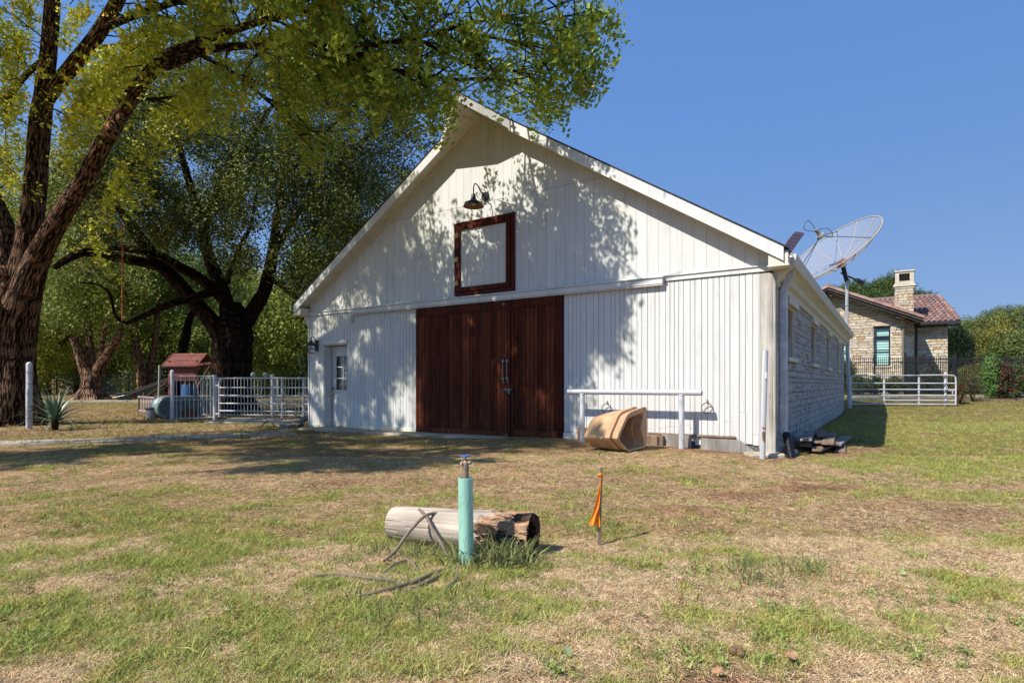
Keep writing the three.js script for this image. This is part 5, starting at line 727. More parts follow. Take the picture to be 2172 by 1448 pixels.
  // gable roof: deck, barge boards, cap tiles
  const tm = [[0.27, 0.155, 0.12], [0.32, 0.165, 0.12], [0.22, 0.135, 0.12], [0.37, 0.225, 0.175]].map(c => std({ rgb: c, map: TX.soft, roughness: 0.8 })), dk = std({ rgb: [0.045, 0.032, 0.027], map: TX.wood, roughness: 0.6 });
  const roof = part('gable_roof', [prism([[-3.55, 0.75], [0.75, 0.75], [0.75, -8], [-3.55, -8]], x => rf(x) - 0.12, 0.06), prism([[-3.55, 0.75], [-7.9, 0.75], [-7.9, -8], [-3.55, -8]], x => rf(x) - 0.12, 0.06)], dk, t);
  for (const s of [1, -1]) { const xe = s > 0 ? 0.78 : -7.9; part('barge_board', prism([[-3.55, 0.70], [xe, 0.70], [xe, 0.78], [-3.55, 0.78]], x => rf(x) - 0.10, 0.13), std({ rgb: [0.105, 0.085, 0.072], map: TX.wood }), roof); part('barge_board', prism([[-3.55, 0.60], [xe, 0.60], [xe, 0.69], [-3.55, 0.69]], x => rf(x) - 0.16, 0.20), dk, roof); }
  const arc = (r, L, seg = 6, open = 0) => { const o = [], N = seg; for (let i = 0; i < N; i++) { const a = Math.PI * i / N, b = Math.PI * (i + 1) / N; const p = (an, z, k) => [Math.cos(an) * (r + k), Math.sin(an) * (r + k), z]; o.push(...p(a, 0, 0.012), ...p(b, 0, 0.012), ...p(b, L, 0), ...p(a, 0, 0.012), ...p(b, L, 0), ...p(a, L, 0)); o.push(...p(a, 0, 0.012), ...p(a, 0, -0.015), ...p(b, 0, -0.015), ...p(a, 0, 0.012), ...p(b, 0, -0.015), ...p(b, 0, 0.012)); } return fromTris(o); };
  const cap = arc(0.145, 0.40, 8), sl = Math.atan(0.455);
  for (let i = 0; i < 12; i++) { const x = 0.80 - i * 0.365; const m = part('cap_tile', cap, tm[Math.floor(R() * 4)], roof); m.position.set(x, rf(x) - 0.09, 0.70); m.rotation.order = 'ZYX'; m.rotation.z = -sl; m.rotation.y = -Math.PI / 2; m.scale.y = 1.05; const m2 = part('cap_tile', cap, tm[Math.floor(R() * 4)], roof); m2.position.set(-7.1 - x, rf(x) - 0.09, 0.70); m2.rotation.order = 'ZYX'; m2.rotation.z = sl; m2.rotation.y = Math.PI / 2; }
  part('ridge_tile', [moved(new THREE.SphereGeometry(0.17, 14, 8), -3.55, rf(-3.55) - 0.03, 0.66), moved(arc(0.16, 8.4), -3.55, rf(-3.55) - 0.1, -7.8)], tm[0], roof);
  for (const x of [-3.4, -0.3, -6.8]) part('corbel', span(x - 0.09, x + 0.09, rf(x) - 0.55, rf(x) - 0.33, 0.0, 0.6, 0.01), dk, roof);
  // wing roof with rolled tiles
  const ez = -D + 0.62, ey = 4.12, ps = 0.53, wr = (z) => ey + (ez - z) * ps, xr = 2.60, D2 = 3.5;
  const wroof = part('wing_roof', [prism([[-5.2, ez], [xr, ez], [xr - 0.75, ez - D2], [-5.2, ez - D2]], (x, z) => wr(z) - 0.06, 0.10), prism([[-5.2, ez - D2 - 0.004], [xr - 0.75, ez - D2 - 0.004], [xr, ez - 2 * D2], [-5.2, ez - 2 * D2]], (x, z) => wr(ez - D2) - 0.06 - (ez - D2 - z) * ps, 0.10)], dk, t);
  const rows = 11, pw = 0.255, tl = arc(0.088, D2 / rows * 1.18, 5), pan = tl; let made = 0; const extra = []; const tilt = Math.atan(ps), list = [];
  for (let r = 0; r < rows; r++) { const z = ez + 0.03 - r * D2 / rows; for (let x = xr - 0.16 - 0.75 * r / rows; x > -3.6; x -= pw) { if (x < 0.75 && wr(z) < rf(x) - 0.1) continue; list.push([x, z, r]); } }
  list.sort((p, q) => q[0] - p[0]); const bucket = [[], [], [], []];
  list.forEach(([x, z, r], i) => { const k = Math.floor(R() * 4); if (i < 298) { const m = part('roof_tile', tl, tm[k], wroof); m.position.set(x, wr(z) - 0.05, z); m.rotation.order = 'YXZ'; m.rotation.y = Math.PI; m.rotation.x = -tilt; } else { const g = tl.clone(); g.rotateX(-tilt); g.rotateY(Math.PI); g.translate(x, wr(z) - 0.05, z); bucket[k].push(g); } });
  bucket.forEach((b, k) => { if (b.length) part('roof_tile', b, tm[k], wroof, null, 'stuff'); });
  part('pan_tiles', prism([[-3.6, ez + 0.02], [xr - 0.02, ez + 0.02], [xr - 0.77, ez - D2], [-3.6, ez - D2]], (x, z) => wr(z) - 0.045, 0.02), tm[2], wroof);
  const rk = []; for (let i = 0; i < 10; i++) { const z = ez + 0.04 - i * D2 / 10, x = xr - 0.02 - 0.75 * i / 10; const m = part('cap_tile', arc(0.10, 0.40, 6), tm[Math.floor(R() * 4)], wroof); m.position.set(x, wr(z) - 0.03, z); m.rotation.order = 'YXZ'; m.rotation.y = Math.PI + 0.21; m.rotation.x = -tilt; }
  part('ridge_tile', moved(arc(0.13, 7.0), 1.62, wr(ez - D2) - 0.05, ez - D2, -Math.PI / 2), tm[2], wroof);
  part('gutter', [span(0.62, xr + 0.02, ey - 0.25, ey - 0.10, ez - 0.02, ez + 0.11, 0.02), span(0.6, xr, ey - 0.32, ey - 0.26, ez - 0.62, ez - 0.02, 0.01)], M.dark, wroof);
  part('downspout', [stick(V(-0.09, -0.3, 0.10), V(-0.09, 3.42, 0.10), 0.055, 12), pipe([V(-0.09, 3.40, 0.10), V(-0.07, 3.55, 0.12), V(0.25, 3.70, 0.25), V(0.62, 3.82, 0.4), V(0.78, 3.98, 0.42)], 0.055, 10, 30)], std({ rgb: [0.20, 0.165, 0.13], roughness: 0.5 }), t); part('downspout', stick(V(0.62, -0.3, -D + 0.06), V(0.62, 3.8, -D + 0.06), 0.045, 10), M.dark, t);
  // chimney
  const cx = 0.02, cz = -2.6, ch = part('chimney', box(0.84, 3.9, 0.9, cx, 4.0, cz, 0.01), mort, t); put(courses(cx - 0.44, cx + 0.44, 3.2, 5.92, 0.12, 0.22, 0.2, 0.5, 0.02, [], 60), ch, cz + 0.45); const sd = courses(-0.45, 0.45, 3.2, 5.92, 0.12, 0.22, 0.2, 0.5, 0.02, [], 61); sd.forEach(([a, b, c, d]) => { const m = part('stone', vs[Math.floor(R() * 10)], pick(), ch); m.scale.set(0.1, d - c, b - a); m.position.set(cx - 0.41, (c + d) / 2, cz + (a + b) / 2); });
  const cl = std({ rgb: [0.68, 0.60, 0.45], map: TX.soft, roughness: 0.8 });
  part('chimney_band', [box(0.98, 0.10, 1.0, cx, 5.97, cz, 0.02), box(1.08, 0.12, 1.1, cx, 6.085, cz, 0.03), box(0.98, 0.08, 1.0, cx, 6.19, cz, 0.02)], cl, ch);
  const cap2 = part('chimney_cap', [span(cx - 0.44, cx - 0.25, 6.235, 6.86, cz - 0.44, cz + 0.44), span(cx + 0.25, cx + 0.44, 6.235, 6.86, cz - 0.44, cz + 0.44), span(cx - 0.249, cx + 0.249, 6.235, 6.36, cz - 0.44, cz + 0.44), span(cx - 0.249, cx + 0.249, 6.78, 6.86, cz - 0.44, cz + 0.44), box(0.98, 0.10, 0.98, cx, 6.912, cz, 0.02)], cl, ch);
  const gr = []; for (let i = 0; i < 4; i++) for (let j = 0; j < 2; j++) gr.push(moved(new THREE.TorusGeometry(0.075, 0.014, 6, 16), cx - 0.19 + i * 0.127, 6.465 + j * 0.205, cz + 0.38)); gr.push(span(cx - 0.25, cx + 0.25, 6.36, 6.78, cz - 0.1, cz - 0.05)); part('chimney_grille', gr, M.black, cap2);
}
// ---------- trees, shrubs, grass ----------
// one sprig: a twig with small folded leaves; colours vary by leaf and by copy
function sprig(seed, n, len, leafL, leafW, spread, droop, vary) {
  const R = rng(seed), P = [], C = [], N = [];
  const tri = (a, b, c, col) => { const n = b.clone().sub(a).cross(c.clone().sub(a)).normalize(); P.push(...a, ...b, ...c); for (let i = 0; i < 3; i++) { N.push(n.x, n.y, n.z); C.push(...col); } };
  for (let i = 0; i < n; i++) {
    const t = (i + 0.5) / n, at0 = V((R() - 0.5) * spread * 2, t * len + (R() - 0.5) * 0.3 * spread, (R() - 0.5) * spread * 2), az = i * 2.4 + R() * 0.9, el = 0.5 * (R() - 0.3) - droop * R();
    const d = V(Math.cos(az) * Math.cos(el), Math.sin(el), Math.sin(az) * Math.cos(el)), L = leafL * (0.7 + 0.5 * R()), w = leafW * (0.75 + 0.45 * R());
    const s = V(-Math.sin(az), 0, Math.cos(az)).applyAxisAngle(d, (R() - 0.5) * 2.2), up = d.clone().cross(s), k = 1 + vary * (R() - 0.5) * 2, h = vary * (R() - 0.5), col = [k * (1 + 0.7 * h), k, k * (1 - 0.4 * h)];
    const a = at0, b = at0.clone().addScaledVector(d, L * 0.5).addScaledVector(up, L * 0.06), e = at0.clone().addScaledVector(d, L).addScaledVector(up, -L * 0.10), l = at0.clone().addScaledVector(d, L * 0.42).addScaledVector(s, w / 2).addScaledVector(up, w * 0.16), r = at0.clone().addScaledVector(d, L * 0.42).addScaledVector(s, -w / 2).addScaledVector(up, w * 0.16);
    tri(a, l, b, col); tri(a, b, r, col); tri(l, e, b, col); tri(b, e, r, col);
  }
  const g = new THREE.BufferGeometry(); g.setAttribute('position', new THREE.Float32BufferAttribute(P, 3)); g.setAttribute('normal', new THREE.Float32BufferAttribute(N, 3)); g.setAttribute('color', new THREE.Float32BufferAttribute(C, 3)); g.setAttribute('uv', new THREE.Float32BufferAttribute(new Float32Array(P.length / 3 * 2), 2)); return g;
}
const leafMat = (tr, rough = 0.55) => phys({ vertexColors: true, roughness: rough, specularIntensity: 0.35, side: THREE.DoubleSide, transmission: tr, thickness: 0 });
const LM = { thin: leafMat(0.45, 0.6), mid: leafMat(0.30, 0.55), dense: leafMat(0.22, 0.5) };
const SP = { elm: sprig(1, 11, 0.46, 0.105, 0.060, 0.06, 0.7, 0.30), oak: sprig(2, 20, 0.5, 0.105, 0.048, 0.17, 0.3, 0.36), far: sprig(3, 30, 0.8, 0.155, 0.085, 0.34, 0.4, 0.4), pine: sprig(4, 34, 0.55, 0.32, 0.03, 0.16, -0.4, 0.3), shrub: sprig(5, 16, 0.22, 0.05, 0.022, 0.05, 0.1, 0.3), tiny: sprig(6, 12, 0.1, 0.035, 0.022, 0.03, 0.2, 0.3) };
const _m = new THREE.Matrix4(), _q = new THREE.Quaternion(), _c = new THREE.Color();
// places: [pos, scale, dir or null, color]
function crown(name, geo, mat, places, parent, seed) {
  const R = rng(seed), im = shade(new THREE.InstancedMesh(geo, mat, Math.max(1, places.length))); im.name = name; im.userData.kind = 'stuff';
  places.forEach(([p, s, d, c], i) => {
    const dir = (d || V(R() - 0.5, R() - 0.5, R() - 0.5)).clone().normalize(); _q.setFromUnitVectors(V(0, 1, 0), dir).multiply(new THREE.Quaternion().setFromAxisAngle(V(0, 1, 0), R() * 6.28));
    _m.compose(p, _q, V(s, s, s)); im.setMatrixAt(i, _m); _c.setRGB(...c); im.setColorAt(i, _c);
  });
  parent.add(im); return im;
}
const inPoly = (u, v, P) => { let k = false; for (let i = 0, j = P.length - 1; i < P.length; j = i++) { if ((P[i][1] > v) !== (P[j][1] > v) && u < (P[j][0] - P[i][0]) * (v - P[i][1]) / (P[j][1] - P[i][1]) + P[i][0]) k = !k; } return k; };
const mixc = (a, b, t) => a.map((x, i) => lerp(x, b[i], t));
const A3 = (l) => l.map(p => at(...p));
{ // ---- the big elm at the left, reaching over the yard ----
  const b = at(14, 905, 15.9), t = thing('elm_tree', 'big elm at the left edge with furrowed trunk and yellow green leaves overhead', 'tree'), R = rng(101);
  const flare = (p, a) => 1 + 0.40 * sm(1.3, 0, p.y) * (0.9 + 0.5 * Math.sin(a * 5 + 1)) + 0.06 * Math.sin(a * 7);
  const gy = ground(b.x, b.z), V0 = V(b.x - 0.08, gy - 0.25, b.z), tk = [];
  tk.push(limb([V0, V(b.x - 0.02, 0.8, b.z), V(b.x + 0.05, 1.9, b.z), at(28, 660, 15.6), at(42, 590, 15.35), at(46, 550, 15.3)], [0.68, 0.65, 0.60, 0.54, 0.40, 0.16], 40, 0.055, 0.07, 7, flare));
  const trunk = part('trunk', tk, M.bark, t);
  const L = [];
  const LB = (px, r, seed) => { const p = A3(px); L.push(p); return [limb(p, r, r[0] > 0.12 ? 18 : 8, 0.05, r[0] > 0.12 ? 0.10 : 0.25, seed)]; };
  const big = [
    [[[34, 640, 15.4], [54, 540, 15.2], [72, 420, 14.9], [78, 340, 14.8], [86, 250, 14.7], [93, 190, 14.6], [102, 110, 14.5], [108, 30, 14.4], [115, -80, 14.3], [130, -250, 14]], [0.40, 0.30, 0.25, 0.235, 0.23, 0.20, 0.18, 0.17, 0.15, 0.12]],
    [[[90, 225, 14.7], [130, 168, 14.5], [180, 108, 14.2], [215, 60, 14], [248, 0, 13.8], [290, -90, 13.4], [350, -220, 12.8]], [0.14, 0.17, 0.17, 0.16, 0.145, 0.12, 0.09]],
    [[[44, 650, 15.3], [74, 560, 14.85], [115, 480, 14.1], [152, 420, 13.65], [183, 375, 13.3], [210, 318, 12.9], [240, 268, 12.55], [265, 225, 12.2], [300, 175, 11.8], [345, 125, 11.2], [385, 103, 10.6]], [0.40, 0.29, 0.22, 0.20, 0.185, 0.175, 0.165, 0.15, 0.135, 0.115, 0.08]],
    [[[20, 640, 15.6], [12, 560, 15.6], [4, 480, 15.6], [-30, 400, 15.6], [-90, 250, 15.5], [-150, 60, 15.4], [-200, -200, 15]], [0.38, 0.30, 0.26, 0.24, 0.22, 0.2, 0.12]],
  ];
  const mid = [
    [[[375, 110, 10.75], [430, 84, 10.3], [500, 62, 10], [560, 42, 9.8], [650, 22, 9.5], [740, -10, 9.2], [850, -60, 8.8]], [0.08, 0.072, 0.064, 0.056, 0.046, 0.036, 0.02]],
    [[[352, 142, 11.1], [380, 128, 10.8], [410, 115, 10.6], [450, 103, 10.4], [520, 97, 10.1], [600, 88, 9.8], [700, 94, 9.4], [780, 96, 9.3], [880, 80, 9.4], [960, 60, 9.7], [1050, 40, 10.1], [1150, 50, 10.6], [1230, 62, 10.9]], [0.07, 0.085, 0.08, 0.072, 0.064, 0.058, 0.05, 0.044, 0.038, 0.032, 0.025, 0.018, 0.010]],
    [[[700, 94, 9.4], [770, 118, 9.4], [830, 145, 9.6], [880, 156, 9.8], [960, 168, 10.3], [1010, 168, 10.8], [1080, 172, 11.5], [1120, 195, 12.3], [1140, 235, 12.9]], [0.05, 0.045, 0.04, 0.035, 0.03, 0.025, 0.02, 0.014, 0.008]],
    [[[430, 120, 10.5], [470, 140, 10.5], [520, 175, 10.6], [570, 215, 10.8], [620, 270, 11], [655, 310, 11.2]], [0.04, 0.035, 0.03, 0.024, 0.016, 0.008]],
    [[[215, 62, 14], [270, 38, 13.6], [330, 18, 13], [370, 5, 12.6], [440, -10, 12], [540, -60, 11.4]], [0.085, 0.08, 0.07, 0.06, 0.045, 0.025]],
    [[[188, 106, 14.2], [230, 98, 13.7], [290, 98, 13.2], [345, 103, 12.6]], [0.06, 0.055, 0.045, 0.03]],
    [[[84, 132, 14.6], [55, 158, 14.5], [25, 195, 14.4], [5, 212, 14.3], [-60, 230, 14.1]], [0.07, 0.07, 0.075, 0.07, 0.05]],
    [[[330, 35, 13], [300, 205, 12.2], [310, 210, 12.0], [375, 203, 11.8]].slice(1), [0.03, 0.03, 0.015]],
    [[[960, 60, 9.7], [1020, 75, 10.1], [1100, 90, 10.4], [1180, 110, 10.8], [1235, 125, 11]], [0.03, 0.025, 0.02, 0.015, 0.006]],
    [[[880, 80, 9.4], [940, 110, 9.7], [1000, 140, 10.3], [1080, 150, 11], [1160, 165, 11.4], [1205, 195, 11.6]], [0.03, 0.026, 0.02, 0.016, 0.012, 0.006]],
  ];
  big.forEach(([p, r], i) => part('limb', LB(p, r, 20 + i), M.bark, t)); mid.forEach(([p, r], i) => part('limb', LB(p, r, 40 + i), M.bark, t));
  // limbs above and in front of the frame, whose shade falls on the barn and the lawn
  const W = (pts, r, seed) => { const p = pts.map(q => V(...q)); L.push(p); part('limb', limb(p, r, 8, 0.06, 0.4, seed), M.bark, t); };
  const top = at(115, -80, 14.3), bt = at(350, -220, 12.8);
  W([[top.x, top.y, top.z], [-10.6, 13.2, -12], [-9.4, 12.3, -9.8], [-8.6, 11.0, -7.8], [-8.0, 9.6, -6.2]], [0.15, 0.13, 0.10, 0.07, 0.03], 60);
  W([[bt.x, bt.y, bt.z], [-6.2, 12.9, -11.2], [-4.6, 12.9, -9.8], [-3.2, 12.2, -8.8], [-1.8, 11.2, -8.2]], [0.11, 0.10, 0.08, 0.05, 0.02], 61);
  W([[-10.6, 13.2, -12], [-8.2, 14.2, -11.0], [-6.0, 14.4, -9.6], [-4.2, 13.6, -8.6]], [0.12, 0.10, 0.07, 0.03], 62);
  W([[-6.9, 8.1, -9.9], [-5.4, 8.6, -8.6], [-3.9, 8.7, -7.8], [-2.3, 8.5, -7.3], [-1.0, 8.0, -7.2]], [0.09, 0.08, 0.06, 0.04, 0.015], 63);
  W([[-9.4, 12.3, -9.8], [-11.2, 11.3, -8.4], [-12.6, 9.9, -7.2]], [0.09, 0.06, 0.02], 64);
  W([[-15.8, 13.2, -14.6], [-14.2, 12.0, -11.0], [-12.4, 10.2, -8.2], [-10.4, 8.6, -6.3], [-8.4, 7.5, -5.3], [-7.0, 6.9, -5.0]], [0.14, 0.12, 0.10, 0.08, 0.05, 0.02], 65);
  W([[-14.2, 12.0, -11.0], [-14.4, 10.4, -8.0], [-13.8, 8.8, -6.0], [-12.6, 7.4, -4.7]], [0.10, 0.08, 0.05, 0.02], 66);
  W([[-12.4, 10.2, -8.2], [-10.2, 10.4, -7.4], [-8.0, 10.0, -6.4], [-6.4, 9.2, -5.8]], [0.08, 0.06, 0.04, 0.02], 67);
  for (const [u, v, z, r] of [[236, 275, 12.35, 0.15], [162, 402, 13.5, 0.13], [256, 252, 12.15, 0.09], [5, 580, 15.0, 0.16]]) { const p = at(u, v, z); const g = new THREE.IcosahedronGeometry(r, 3); const q = g.attributes.position; for (let i = 0; i < q.count; i++) { const k = 1 + 0.25 * (noise3(q.getX(i) * 9, q.getY(i) * 9, q.getZ(i) * 9, 4) - 0.5); q.setXYZ(i, q.getX(i) * k, q.getY(i) * k * 1.25, q.getZ(i) * k); } g.computeVertexNormals(); g.translate(p.x, p.y, p.z); part('burl', g, M.barkPale, t, 'pale healed pruning knob'); }
  // foliage on side branches of every limb; the outline is where the photograph shows leaves
  const OUT = [[-400, -2000], [1315, -2000], [1312, 62], [1270, 160], [1215, 215], [1155, 285], [1095, 268], [1060, 235], [1000, 200], [960, 250], [930, 330], [890, 345], [830, 300], [740, 252], [690, 330], [640, 330], [600, 235], [540, 190], [470, 250], [380, 265], [330, 330], [300, 480], [250, 600], [170, 590], [100, 640], [-400, 660]];
  const ok = (p) => { if (p.z > -2.5 || p.y < 3.4) return false; const [u, v] = toPx(p); if (u > -30 && v > -30) { if (!inPoly(u, v, OUT) || inPoly(u, v, BARN)) return false; } const k = p.y / 3.1, gx = p.x + 2.41 * k, gz = p.z - 1.65 * k; if (gz > -7.3 - 0.5 * vn(gx * 0.8 + 50, 3, 7) && gx > -14) return false;
    // keep the right part of the barn front in the sun
    const dx = p.x - BM.x, dz = p.z - BM.z, w = dx * BN.x + dz * BN.z; if (w > 0) { const tt = w / 0.923 / 2.921, hx = dx * BX.x + dz * BX.z + tt * (2.41 * BX.x - 1.65 * BX.z), hy = p.y - 3.1 * tt; if (hy > 0 && hy < roofY(hx) + 0.1 && (hx > 3.1 - 0.3 * Math.max(0, hy - 4.2) || (hx > 2.4 && hy < 1.9 && hy > 0.6) || (hx > 2.0 && hy < 0.6))) return false; if (hy > 5.35 && Math.abs(hx) < 2) return false; }
    return true; };
  const BARN = [[962, 182], [1010, 196], [1130, 246], [1664, 510], [1664, 975], [640, 915], [612, 652], [925, 310]];
  const segs = [[42, 900, 45, 600, 62], [45, 600, 72, 420, 34], [72, 420, 93, 190, 28], [93, 190, 115, -60, 24], [93, 215, 215, 60, 24], [215, 60, 270, -60, 22], [55, 620, 150, 425, 34], [150, 425, 240, 268, 28], [240, 268, 385, 103, 24], [385, 103, 650, 22, 16], [380, 128, 520, 97, 16], [520, 97, 780, 96, 12], [215, 62, 370, 5, 14], [20, 640, 4, 480, 40]];
  const nearLimb = (u, v) => segs.some(([a, b, c, d, w]) => SEG(u, v, a, b, c, d) < (w > 18 ? w + 18 : w));
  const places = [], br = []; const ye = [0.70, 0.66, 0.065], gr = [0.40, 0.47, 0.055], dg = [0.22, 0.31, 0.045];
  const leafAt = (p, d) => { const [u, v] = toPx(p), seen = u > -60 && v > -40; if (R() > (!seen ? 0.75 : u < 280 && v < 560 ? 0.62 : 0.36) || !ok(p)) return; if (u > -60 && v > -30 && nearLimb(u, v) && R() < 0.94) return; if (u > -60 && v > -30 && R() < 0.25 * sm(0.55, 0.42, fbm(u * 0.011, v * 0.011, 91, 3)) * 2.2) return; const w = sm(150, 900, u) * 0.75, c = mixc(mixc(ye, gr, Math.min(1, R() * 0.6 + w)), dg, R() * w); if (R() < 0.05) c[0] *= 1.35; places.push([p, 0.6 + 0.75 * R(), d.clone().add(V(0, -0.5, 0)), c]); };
  const grow = (p0, d0, len, r, depth) => {
    const n = Math.max(3, Math.round(len / 0.16)); let p = p0.clone(), d = d0.clone().normalize(); const pts = [p.clone()];
    for (let i = 0; i < n; i++) { d.add(V((R() - 0.5) * 0.5, (R() - 0.5) * 0.4 - 0.07, (R() - 0.5) * 0.5)).normalize(); p = p.clone().addScaledVector(d, len / n); pts.push(p.clone());
      if (depth < 2 && i > 0 && R() < 0.62) grow(p, d.clone().add(V(R() - 0.5, R() - 0.55, R() - 0.5).multiplyScalar(1.9)), len * (0.28 + 0.25 * R()), r * 0.5, depth + 1);
      if (depth > 0 || i > n * 0.4) for (let k = 0; k < 2; k++) leafAt(p.clone().add(V(R() - 0.5, R() - 0.5, R() - 0.5).multiplyScalar(0.16)), d.clone().add(V(R() - 0.5, R() - 0.7, R() - 0.5))); }
    const bp = toPx(pts[pts.length >> 1]); if (depth < 2 && ok(p) && !nearLimb(...bp) && (depth === 0 || R() < 0.6)) br.push(limb(pts.filter((_, i) => i % 2 === 0 || i === pts.length - 1), pts.filter((_, i) => i % 2 === 0 || i === pts.length - 1).map((_, i, a) => Math.max(0.004, r * (1 - i / a.length))), 5, 0, 0.5, 1));
  };
  L.forEach((p, li) => { const cv = new THREE.CatmullRomCurve3(p, false, 'centripetal'), len = cv.getLength(), isBig = li < 4, k0 = isBig ? 0.45 : li === 5 || li === 4 ? 0.30 : 0.2; const n = Math.round(len * (isBig ? 1.9 : 6.0));
    for (let i = 0; i < n; i++) { const tt = lerp(k0, 1, (i + R()) / n), q = cv.getPoint(tt), tg = cv.getTangent(tt); grow(q, tg.multiplyScalar(0.6).add(V((R() - 0.5) * 2, (R() - 0.42) * 1.7, (R() - 0.5) * 2)), (isBig ? 1.7 : 1.25) * (0.55 + 0.7 * R()), 0.022, 0); } });
  // drooping yellow sprays beside the trunk
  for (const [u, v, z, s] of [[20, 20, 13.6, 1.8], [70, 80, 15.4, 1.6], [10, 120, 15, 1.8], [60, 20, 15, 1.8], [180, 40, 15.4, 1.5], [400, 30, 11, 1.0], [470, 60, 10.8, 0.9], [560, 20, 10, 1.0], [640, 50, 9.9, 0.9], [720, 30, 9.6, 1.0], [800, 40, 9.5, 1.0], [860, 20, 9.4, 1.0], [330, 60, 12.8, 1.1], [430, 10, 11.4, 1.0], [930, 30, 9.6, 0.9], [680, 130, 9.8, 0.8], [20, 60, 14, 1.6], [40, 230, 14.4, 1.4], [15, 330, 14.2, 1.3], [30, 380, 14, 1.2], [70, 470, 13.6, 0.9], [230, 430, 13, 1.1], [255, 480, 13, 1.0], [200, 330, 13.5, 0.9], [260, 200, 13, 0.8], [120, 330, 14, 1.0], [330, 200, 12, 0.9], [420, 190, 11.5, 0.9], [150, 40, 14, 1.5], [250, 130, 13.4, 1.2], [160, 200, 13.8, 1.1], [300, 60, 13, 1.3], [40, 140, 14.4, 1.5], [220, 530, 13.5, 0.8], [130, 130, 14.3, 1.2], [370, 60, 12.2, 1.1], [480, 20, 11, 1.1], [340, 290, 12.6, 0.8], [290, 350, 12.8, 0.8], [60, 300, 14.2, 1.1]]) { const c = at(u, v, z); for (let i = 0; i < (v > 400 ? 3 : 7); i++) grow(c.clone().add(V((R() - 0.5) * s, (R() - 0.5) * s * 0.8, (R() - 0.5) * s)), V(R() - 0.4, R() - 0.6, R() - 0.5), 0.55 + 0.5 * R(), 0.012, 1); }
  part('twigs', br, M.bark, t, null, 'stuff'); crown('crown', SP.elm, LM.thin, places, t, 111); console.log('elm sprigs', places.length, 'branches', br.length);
}
{ // ---- live oak behind the gate ----
  const t = thing('oak_tree', 'dark spreading live oak behind the white tube gate, many limbs from one thick trunk', 'tree'), R = rng(131);
  const Z = (l) => l.map(([u, v, z]) => at(u, v, z * 1.09)), b = at(492, 890, 21.4), gy = ground(b.x, b.z), flare = (p, a) => 1 + 0.25 * sm(0.9, 0, p.y - gy) * (1 + 0.4 * Math.sin(a * 4));
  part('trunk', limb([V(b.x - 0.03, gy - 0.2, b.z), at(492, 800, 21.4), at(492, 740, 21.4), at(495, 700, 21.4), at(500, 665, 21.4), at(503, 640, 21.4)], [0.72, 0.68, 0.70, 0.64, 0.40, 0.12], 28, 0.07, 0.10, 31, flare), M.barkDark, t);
  const lim = [
    [[[478, 730, 19.5], [445, 678, 19.3], [399, 627, 19], [355, 577, 18.7], [316, 530, 18.4], [284, 489, 18.2], [262, 455, 18], [225, 400, 17.7], [190, 330, 17.4]], [0.34, 0.29, 0.25, 0.235, 0.21, 0.18, 0.15, 0.11, 0.07]],
    [[[487, 715, 19.6], [481, 645, 19.7], [464, 598, 19.7], [443, 548, 19.7], [434, 504, 19.7], [428, 474, 19.7], [405, 400, 19.6], [380, 310, 19.4], [370, 220, 19.2]], [0.36, 0.27, 0.24, 0.21, 0.19, 0.17, 0.14, 0.11, 0.07]],
    [[[476, 640, 19.6], [455, 615, 19.3], [422, 589, 18.8], [378, 565, 18.3], [343, 545, 17.9], [305, 534, 17.5], [266, 527, 17.2], [230, 526, 17]], [0.20, 0.19, 0.18, 0.16, 0.145, 0.13, 0.11, 0.06]],
    [[[375, 600, 18.9], [355, 577, 18.5], [325, 562, 18.1], [281, 551, 17.6], [237, 543, 17.2], [201, 536, 16.9], [172, 536, 16.7], [145, 548, 16.5], [113, 568, 16.3]], [0.18, 0.18, 0.18, 0.165, 0.155, 0.145, 0.135, 0.11, 0.08]],
    [[[478, 625, 19.4], [452, 619, 19.1], [414, 630, 18.7], [369, 642, 18.2], [325, 660, 17.8], [290, 676, 17.5], [266, 686, 17.3]], [0.16, 0.155, 0.14, 0.125, 0.10, 0.08, 0.06]],
    [[[505, 705, 19.6], [537, 657, 19.9], [558, 621, 20.1], [573, 568, 20.3], [579, 524, 20.4], [587, 470, 20.5], [600, 380, 20.6], [625, 280, 20.7]], [0.30, 0.27, 0.25, 0.22, 0.19, 0.16, 0.12, 0.07]],
    [[[573, 590, 20.2], [590, 600, 20.6], [610, 615, 21], [640, 642, 21.4]], [0.14, 0.12, 0.11, 0.09]],
    [[[575, 545, 20.3], [640, 440, 20.6], [720, 350, 20.6], [790, 280, 20.4]], [0.13, 0.11, 0.09, 0.05]],
    [[[600, 380, 20.6], [700, 270, 20], [800, 190, 19.4]], [0.09, 0.07, 0.04]], [[[428, 474, 19.7], [480, 380, 19.2], [540, 280, 18.8], [600, 190, 18.4]], [0.12, 0.10, 0.08, 0.04]],
    [[[481, 600, 19.7], [500, 540, 20.4], [530, 480, 21], [545, 400, 21.4]], [0.10, 0.08, 0.07, 0.04]],
    [[[262, 684, 17.3], [245, 670, 17.1], [230, 620, 16.9], [205, 603, 16.8], [170, 600, 16.7]], [0.05, 0.045, 0.04, 0.03, 0.02]],
    [[[640, 640, 21.4], [655, 560, 21.6], [650, 500, 21.6]], [0.07, 0.06, 0.05]],
  ];
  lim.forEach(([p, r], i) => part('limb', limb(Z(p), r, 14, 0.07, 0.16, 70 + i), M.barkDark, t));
  const POLY = [[95, 420], [150, 250], [250, 150], [360, 110], [520, 95], [680, 70], [800, 110], [900, 190], [945, 300], [940, 420], [840, 560], [700, 690], [650, 660], [600, 600], [560, 575], [520, 590], [470, 560], [420, 540], [370, 530], [300, 520], [240, 560], [170, 600], [110, 560]];
